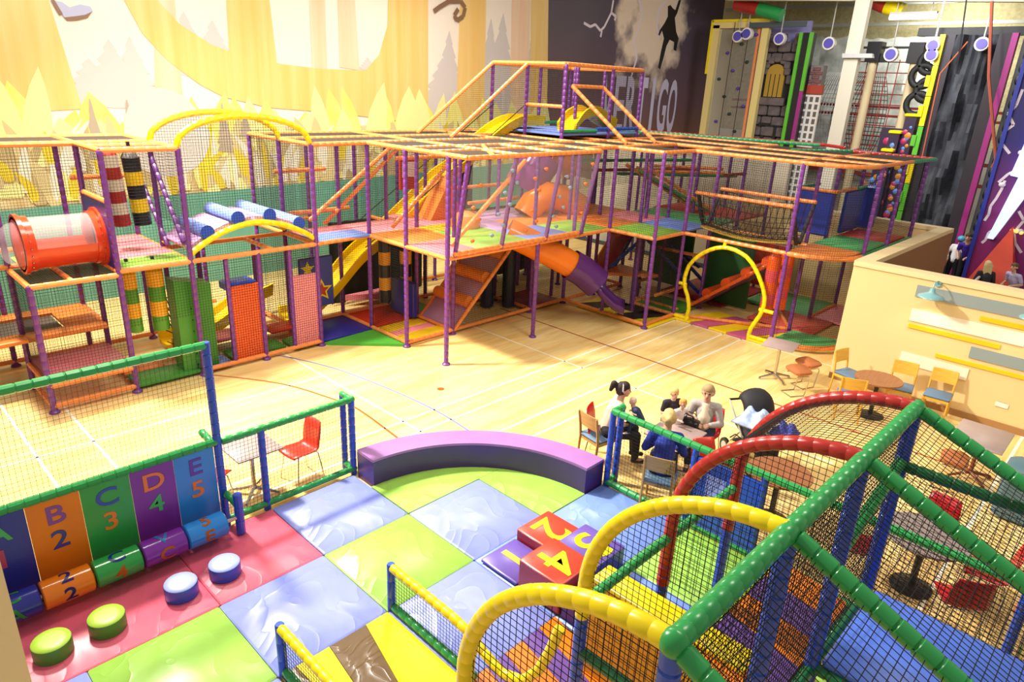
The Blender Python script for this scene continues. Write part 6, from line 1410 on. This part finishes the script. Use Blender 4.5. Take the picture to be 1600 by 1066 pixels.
# green black column
X = 21.6
(yl, zt), (yr, _) = [(3.06,7.93),(2.64,7.92)]
t = wallthing('speed_column', 'black climbing column with green and magenta edges', 'climbing wall', X, yl, yr)
mb = MB(); mb.box((X, (yl + yr) / 2, zt / 2), (.5, yl - yr, zt)); obj('column_body', mb, BLACK, t)
LIME = vinyl('edge_lime', '5cb82c', .4); MAG = vinyl('edge_magenta', '9c2478', .4)
mb = MB(); mb.box((X - .27, yl, zt / 2), (.1, .14, zt)); obj('green_edge', mb, LIME, t)
mb = MB(); mb.box((X - .27, yr, zt - 1.1), (.1, .14, 2.2)); mb.box((X - .27, yr, 2), (.1, .14, 3.6)); obj('green_edge', mb, LIME, t)
mb = MB(); mb.box((X - .27, yr, (3.8 + zt - 2.2) / 2), (.1, .14, zt - 2.2 - 3.8)); obj('magenta_edge', mb, MAG, t)
# brick chimney with white windows
X = 22.2
(yl, zt), (yr, _) = [(2.83,6.75),(2.15,6.76)]
t = wallthing('brick_column', 'brick patterned climbing column with white window grids', 'climbing wall', X, yl, yr)
BRK = mat('brick_plum', '7c4c4c', .8, hex2='94605c', vscale=6)
mb = MB(); mb.box((X, (yl + yr) / 2, zt / 2), (.4, yl - yr - .05, zt)); obj('mortar', mb, mat('mortar_grey', '8c8482', .8), t)
b = MB(); b.pad((0, 0, 0), (.1, .3, .13), .015); bme = mesh_of('brick', b, BRK, None)
WW = yl - yr; nb = 0
for r_ in range(40):
    z = 2.6 + r_ * .16
    if z > zt - .1: break
    for k in range(int(WW / .33)):
        y = yr + .18 + k * .33 + (.1 if r_ % 2 else 0)
        if y > yl - .1: continue
        o = bpy.data.objects.new('brick', bme); COL.objects.link(o); o.parent = t; o.location = Vector((X - .2, y, z)) - t.location
for z0 in (zt - 3.2, zt - 5.7):
    yc = (yl + yr) / 2 - .1
    mb = MB(); mb.box((X - .27, yc, z0 + 1.0), (.1, .75, 2.1)); wn = obj('window_board', mb, mat('white_plastic', 'f2ece0', .4), t)
    for k in range(3):
        for q in range(7): mb = MB(); mb.box((X - .325, yc - .24 + .24 * k, z0 + .13 + .29 * q), (.02, .13, .2)); obj('window_slot', mb, mat('window_dark', '6a605c', .5), wn, loc=rootloc(t))
    mb = MB(); mb.box((X - .3, yc, z0 + 2.25), (.12, .8, .35)); obj('lintel_panel', mb, mat('brick_vermilion', 'b8442c', .6), t)
# wooden poles with black caps
for px, lab in (([(-0.03,6.89)], 'round wooden climbing pole with a black cap, nearer the cream column'), ([(-1.47,6.86)], 'round wooden climbing pole with a black cap, nearer the tyres')):
    (y, z), = px
    t = thing('wooden_pole', lab, 'pole', (21, y, 0), group='wooden climbing poles')
    mb = MB(); mb.cyl((21, y, 0.02), (21, y, z), .17, 16, .15); obj('pole_shaft', mb, mat('pole_pine', 'e4cfa0', .55), t)
    mb = MB(); mb.box((21, y, z + .3), (.5, .5, .7)); mb.box((21, y - .25, z + .1), (.3, .4, .3)); obj('pole_cap', mb, BLACK, t)
mb = MB(); mb.box((21.2, [(-0.71,7.36)][0][0], [(-0.71,7.36)][0][1]), (.1, 2.4, .08)); solo('top_bar', mb, BLACK, 'thin black bar linking the caps of the two wooden poles', 'bar', (21.2, [(-0.71,7.36)][0][0], 7))
# tyres
for k, px in enumerate(([(-2.16,6.82)], [(-1.98,6.37)], [(-2.25,5.91)], [(-2.03,5.43)])):
    (y, z), = px; mb = MB(); ring = [(.5 * 0, 0)]
    vs = []; fs = []; n, m_ = 24, 10
    for i in range(n):
        a = 2 * pi * i / n
        for j in range(m_):
            b = 2 * pi * j / m_; r = .36 + .11 * cos(b); vs.append((20.4 + .09 * sin(b), y + r * cos(a), z + r * sin(a)))
    for i in range(n): fs += [(i * m_ + j, i * m_ + (j + 1) % m_, ((i + 1) % n) * m_ + (j + 1) % m_, ((i + 1) % n) * m_ + j) for j in range(m_)]
    mb.add(vs, fs); solo('hanging_tyre', mb, mat('tyre_rubber', '1c1c1c', .6), ['topmost of the four black tyres in the climbing hall', 'second tyre from the top in the column of four', 'third tyre from the top in the column of four', 'lowest of the four black tyres in the climbing hall'][k], 'tyre', (20.4, y, z), 'climbing tyres', 1.2)
# purple block towers with dots
PUD = vinyl('tower_aubergine', '2c1838', .45)
DOTS = [vinyl('dot_blue', '5c90d0', .4), vinyl('dot_orange', 'd88a30', .4), vinyl('dot_pink', 'b83464', .4)]
for (p0, p1, lab) in (([(-1.94,5)], [(-2.31,5.02)], 'tallest of the dotted purple stepping towers with a yellow top'), ([(-1.6,4.4)], [(-1.94,4.43)], 'middle dotted purple stepping tower, numbered, with a yellow top'), ([(-1.54,3.77)], [(-1.88,3.81)], 'shortest dotted purple stepping tower with a yellow top')):
    (y0, z), (y1, _) = p0[0], p1[0]; X = 20 if 'tallest' in lab else (19.8 if 'middle' in lab else 19.6)
    t = thing('stepping_tower', lab, 'climbing block', (X, (y0 + y1) / 2, .03), group='dotted stepping towers')
    mb = MB(); mb.box((X, (y0 + y1) / 2, z / 2), (.6, abs(y1 - y0), z - .03)); obj('tower_body', mb, PUD, t)
    mb = MB(); mb.pad((X, (y0 + y1) / 2, z + .05), (.68, abs(y1 - y0) + .08, .12), .03); obj('tower_top', mb, YELLOW, t)
    for k in range(34):
        r = rr.uniform(.05, .13); p = Vector((X - .3, min(y0, y1) + .1 + (abs(y1 - y0) - .2) * rr.random(), .4 + (z - .7) * (k + rr.random()) / 34)); mb = MB(); mb.sphere(p, r, 10, 4, (.25, 1, 1)); obj('dot', mb, DOTS[k % 3], t)
(ya, za), (yb, zb) = [(-1.22,3.62),(-2.51,3.74)]
t = thing('dotted_wall', 'dark wall covered in blue, orange and pink dots behind the climbing frame', 'climbing wall', (20.7, (ya + yb) / 2, .03), group='climbing walls')
mb = MB(); mb.box((20.7, (ya + yb) / 2, 2.3), (.2, abs(ya - yb) + .5, 4.5)); obj('wall_sheet', mb, PUD, t)
for k in range(110):
    p = Vector((20.59, yb - .2 + (ya - yb + .4) * rr.random(), .5 + 3.9 * rr.random())); mb = MB(); mb.sphere(p, rr.uniform(.06, .16), 10, 4, (.25, 1, 1)); obj('dot', mb, DOTS[k % 3], t)
# black panel with a yellow and green edge, black rock, magenta panel
def tall(name, label, X, px0, px1, m, parts=()):
    (y0, z), (y1, _) = px0, px1
    t = wallthing(name, label, 'climbing wall', X, y0, y1)
    mb = MB(); mb.box((X + .2, (y0 + y1) / 2, z / 2), (.4, abs(y0 - y1), z)); obj('wall_sheet', mb, m, t)
    return t, max(y0, y1), min(y0, y1), z
a_, b_ = [(-2.83,7.58),(-3.23,7.61)]
t, yl, yr, zt = tall('toothed_wall', 'tall dark panel with a yellow and green toothed edge', 18.6, a_, b_, mat('panel_aubergine_black', '241c26', .5))
for k in range(8):
    z0 = zt * k / 8; mb = MB(); mb.box((18.55, yl, z0 + zt / 16), (.2, .16, zt / 8 - .02)); mb.box((18.5, yl + .12, z0 + zt / 16), (.2, .14, .35)); obj('edge_block', mb, YELLOW if k in (0, 3, 5, 6, 7) else LIME, t)
a_, b_ = [(-3.26,7.54),(-4.42,7.6)]
t = wallthing('black_rock_wall', 'tall craggy black rock climbing wall', 'climbing wall', 18.2, a_[0], b_[0])
mb = MB(); n1, n2 = 14, 26; vs = []; yl, yr, zt = a_[0], b_[0], a_[1]
for i in range(n1 + 1):
    for j in range(n2 + 1):
        q = .09 * sin(i * .9 + .35 * j) + .12 * sin(j * .7 - i * .5) + .05 * sin(i * 1.9) + rr.uniform(-.04, .04) - (.15 if 3 < i < 9 and 6 < j < 12 else 0)
        vs.append((18.3 + q, yl + (yr - yl) * i / n1, zt * j / n2))
o = len(vs); vs += [(18.9, yl, 0), (18.9, yr, 0), (18.9, yr, zt), (18.9, yl, zt)]
mb.add(vs, [(i * (n2 + 1) + j, (i + 1) * (n2 + 1) + j, (i + 1) * (n2 + 1) + j + 1, i * (n2 + 1) + j + 1) for i in range(n1) for j in range(n2)] + [(o, o + 1, o + 2, o + 3)] + [(0, o, o + 3, n2), (o + 1, n1 * (n2 + 1), n1 * (n2 + 1) + n2, o + 2)])
obj('rock_face', mb, mat('rock_black', '2c2e34', .72, hex2='40434a', vscale=1.5, bump=.6, bscale=3), t, .35)
a_, b_ = [(-4.51,7.53),(-4.95,7.56)]
t, yl, yr, zt = tall('edged_wall', 'tall black panel with a magenta edge', 17.8, a_, b_, mat('panel_aubergine_black', '241c26', .5))
mb = MB(); mb.box((17.75, yr, zt / 2), (.25, .16, zt)); obj('magenta_edge', mb, MAG, t)
(ya, za), (yb, _) = [(-5.15,6.86),(-5.5,6.86)]
t = wallthing('holed_wall', 'dark grey climbing wall with cut hand holes', 'climbing wall', 17.7, ya, yb)
mb = MB(); mb.box((17.9, (ya + yb) / 2, 4.2), (.2, abs(ya - yb), 8.4)); obj('wall_sheet', mb, mat('panel_grey_dark', '3c3e44', .5), t)
for k in range(22):
    mb = MB(); mb.sphere((17.8, yb + .15 + (ya - yb - .3) * ((k * .618) % 1), .8 + k * .34), .16, 10, 6, (.3, .6, 1)); obj('hand_hole', mb, BLACK, t)
# lightning wall, nearer
X = 15.4
(ya, _), (yb, _) = [(-5.76,2.61),(-7.83,2.93)]
t = wallthing('lightning_wall', 'purple climbing wall with painted white lightning and a lit bolt', 'climbing wall', X, ya, yb)
def lightwall():
    m = bpy.data.materials.new('lightning_purple'); m.use_nodes = True; nt = m.node_tree; b = nt.nodes['Principled BSDF']
    tc = nt.nodes.new('ShaderNodeTexCoord'); sp = nt.nodes.new('ShaderNodeSeparateXYZ'); r = nt.nodes.new('ShaderNodeValToRGB'); dv = nt.nodes.new('ShaderNodeMath'); dv.operation = 'DIVIDE'; dv.inputs[1].default_value = 7
    nt.links.new(tc.outputs['Object'], sp.inputs[0]); nt.links.new(sp.outputs['Z'], dv.inputs[0]); nt.links.new(dv.outputs[0], r.inputs['Fac'])
    e = r.color_ramp.elements; e[0].position = .3; e[0].color = lin('8c2a74'); e[1].position = .65; e[1].color = lin('241c74'); nt.links.new(r.outputs[0], b.inputs['Base Color']); b.inputs['Roughness'].default_value = .45
    return m
mb = MB(); mb.box((X + .1, (ya + yb) / 2, 3.4), (.2, abs(ya - yb), 6.8)); obj('wall_sheet', mb, lightwall(), t)
mb = MB(); mb.box((X - .02, ya, 3.4), (.1, .1, 6.8)); obj('blue_edge', mb, vinyl('edge_blue', '2a38a8', .4), t)
BW = mat('lightning_white', 'e8dcec', .5)
for seed, P in enumerate([[(-5.88,5.93),(-5.84,5.51),(-5.71,5.29),(-5.91,5.01),(-5.75,4.83),(-5.77,4.49),(-6.01,4.25)], [(-6.08,3.52),(-6.06,3.27),(-6,3.01),(-5.92,2.78),(-5.93,2.54),(-5.87,2.35)], [(-6.19,2.16),(-6.06,2.04),(-6.03,1.81),(-5.96,1.71)], [(-6.61,2.74),(-6.79,2.5),(-6.7,2.28),(-6.66,2.11),(-6.75,1.85),(-6.96,1.61)], [(-6.21,3.78),(-6.11,3.7),(-5.94,3.45)]]):
    mb = MB()
    for (a, b), (c, d) in zip(P, P[1:]):
        n = Vector((-(d - b), c - a)).normalized() * .035; mb.prism([(a - n.x, b - n.y), (c - n.x, d - n.y), (c + n.x, d + n.y), (a + n.x, b + n.y)], X - .012, X - .002, axis='X')
    obj('painted_lightning', mb, BW, t, None)
bolt = [(-6.34,4.88),(-6.19,3.68),(-6.39,3.65),(-6.08,1.89),(-6.23,1.88),(-6.76,3.39),(-6.89,4.42)]
mb = MB(); mb.prism(bolt, X - .16, X - .02, axis='X'); lb = obj('light_bolt', mb, mat('bolt_glow', 'd4eeff', .4, emit=1.1), t, None)
for k, px in enumerate(([(-6.6,2.19)], [(-6.71,2.19)], [(-6.82,2.17)])):
    (y, z), = px; mb = MB(); mb.sphere((X - .04, y, z), .06, 10, 6); obj('grip_light', mb, mat('grip_amber_glow', 'ffd070', .4, emit=1.5), t)
for k in range(18):
    mb = MB(); mb.sphere((X - .03, yb + .3 + (ya - yb - .5) * ((k * .618) % 1), 1.0 + k * .3), .09, 8, 5, (.7, 1, .8)); obj('grip', mb, BW if k % 3 else PG, t)
P = [(-6.07,1.66),(-6.61,2.32),(-7.07,1.44)]
mb = MB(); base = [Vector((14.3, P[0][0], P[0][1])), Vector((14.9, P[2][0], P[2][1]))]
y0, y1 = P[0][0] + .35, P[2][0] - .25; yp, zp = P[1]
mb.add([(14.3, y0, .03), (14.3, y1, .03), (15.3, y1, .03), (15.3, y0, .03), (15.25, yp, zp)], [(3, 2, 1, 0), (0, 1, 4), (1, 2, 4), (2, 3, 4), (3, 0, 4)])
solo('pyramid_pad', mb, vinyl('pyramid_red', 'd83c18', .4), 'red pyramid shaped crash pad at the foot of the lightning wall', 'crash pad', (14.8, (y0 + y1) / 2, .03), smooth=None)
mb = MB(); mb.pad((14.9, -6.25, .45), (.3, .25, .85), .05); solo('red_post_pad', mb, vinyl('pyramid_red', 'd83c18', .4), 'upright red pad just behind the instructor', 'crash pad', (14.9, -6.25, .03))
# belay discs
PUR2 = mat('belay_violet', '5a50b8', .4)
for k, (px, X, lab) in enumerate([([(5.73,7.8)], 21.2, 'violet and white belay drum above the clear panel, first from the left'), ([(5.34,7.9)], 21.2, 'violet and white belay drum above the clear panel, second from the left'), ([(3.86,7.69)], 21.2, 'violet and white belay drum over the castle wall'), ([(1.82,7.51)], 21.2, 'violet belay drum left of the cream column'), ([(-0.67,7.1)], 20.8, 'violet belay drum between the wooden poles'), ([(-2.64,7.24)], 18.4, 'violet belay drum beside the yellow edge, upper of two'), ([(-2.66,6.95)], 18.4, 'violet belay drum beside the yellow edge, lower of two'), ([(-4.11,7.24)], 17.9, 'violet belay drum at the top of the black rock wall')]):
    (y, z), = px; r = .24 if X > 20 else .2
    t = thing('belay_drum', lab, 'belay device', (X, y, z), group='belay drums')
    mb = MB(); mb.cyl((X - .1, y, z), (X + .1, y, z), r, 20); obj('drum_case', mb, mat('white_plastic', 'f2ece0', .4), t)
    mb = MB(); mb.cyl((X - .13, y, z), (X - .1, y, z), r * .75, 20); obj('drum_face', mb, PUR2, t)
    mb = MB(); mb.box((X, y, (z + r - .02 + 11.0) / 2), (.035, .035, 11.02 - z - r)); obj('hanger', mb, STEEL, t)
# hanging ropes
for px, X, m, lab in (([(-4.22,8.35),(-4.65,6.29),(-5.42,3.95),(-5.38,3.71)], 17.2, mat('rope_rust', 'a05038', .7), 'thick rust coloured rope hanging in front of the black rock wall'), ([(-3.38,8.49),(-3.48,7.59),(-3.61,6.39)], 17.9, BLACK, 'thin black rope running up from the black rock wall'), ([(-3.68,7.32),(-3.13,6.38),(-3.21,3.69)], 18.0, mat('rope_orange', 'c0603c', .7), 'orange rope tied beside the yellow and green edge')):
    y, z = px[0]; mb = MB(); mb.pipe([(X, a, b) for a, b in px], .045 if 'thick' in lab else .022, 6); solo('climbing_rope', mb, m, lab, 'rope', (X, y, z), 'ropes of the climbing hall')
# strip lamp and padded rolls under the ceiling
(ya, za), (yb, _) = [(-0.43,8.32),(-1.96,8.32)]
t = thing('strip_lamp', 'lit white strip lamp under the hall ceiling', 'lamp', (20.5, (ya + yb) / 2, za))
mb = MB(); mb.cyl((20.5, ya, za), (20.5, yb, za), .09, 12); obj('lamp_tube', mb, mat('lamp_white', 'ffffff', .5, emit=3), t)
mb = MB(); mb.box((20.5, (ya + yb) / 2, za + .12), (.16, ya - yb, .08)); mb.box((20.5, ya - .2, (za + 11) / 2), (.03, .03, 11 - za)); mb.box((20.5, yb + .2, (za + 11) / 2), (.03, .03, 11 - za)); obj('lamp_housing', mb, STEEL, t)
for (p, X, parts, lab) in (([(5.96,9.05),(4.89,8.82),(3.86,8.55)], 21, (RED, GREEN), 'red and green padded roll under the ceiling above the castle wall'), ([(0.79,9.08),(-0.07,8.74),(-0.7,8.55)], 21, (RED, YELLOW), 'red and yellow padded roll under the ceiling by the strip lamp')):
    t = thing('padded_roll', lab, 'padded roll', (X, p[1][0], p[1][1]), group='padded rolls under the ceiling')
    for k in (0, 1):
        mb = MB(); mb.cyl((X, *p[k]), (X, *p[k + 1]), .26, 16); obj('roll_sleeve', mb, parts[k], t)
mb = MB(); a, b = [(5.37,8.48),(2.92,8)]; mb.box((21.3, (a[0] + b[0]) / 2, (a[1] + b[1]) / 2), (.12, abs(a[0] - b[0]), .2)); solo('belay_beam', mb, mat('belay_beam_grey', '4a5458', .5), 'dark grey beam carrying the belay drums over the castle wall', 'beam', (21.3, a[0], a[1]))
(a, b), (c, d) = [(-2.5,7.67),(-4.93,7.64)]
mb = MB(); mb.box((18.8, (a + c) / 2, b), (.25, abs(a - c) + 1, .25)); solo('belay_beam', mb, BLACK, 'black beam along the top of the black rock wall', 'beam', (18.8, a, b))
# glass barrier and table behind the cream wall
t = thing('glass_barrier', 'glass barrier with a pale handrail behind the cream wall', 'barrier', (11, -6.6, 0))
A = Vector((12.74,-6.47,1.1)); B = Vector((17.18,-6.29,1.1)); Cc = Vector((17.47,-7.47,1.1))
mb = MB(); mb.pipe([A, B, Cc], .035, 8); obj('hand_rail', mb, mat('rail_pale', 'e2dcd0', .4), t)
for a, b in ((A, B), (B, Cc)):
    mb = MB(); d = b - a; nn = Vector((-d.y, d.x, 0)).normalized() * .008
    mb.add([a - nn, b - nn, b + nn, a + nn] + [Vector((v.x, v.y, .05)) for v in (a - nn, b - nn, b + nn, a + nn)], [(0, 1, 2, 3), (7, 6, 5, 4), (0, 4, 5, 1), (1, 5, 6, 2), (2, 6, 7, 3), (3, 7, 4, 0)]); obj('glass_pane', mb, mat('smoked_glass', '5c6470', .05, alpha=.3), t)
    for v in (a, b): mb = MB(); mb.cyl((v.x, v.y, 0), v, .03, 8); obj('barrier_post', mb, STEEL, t)
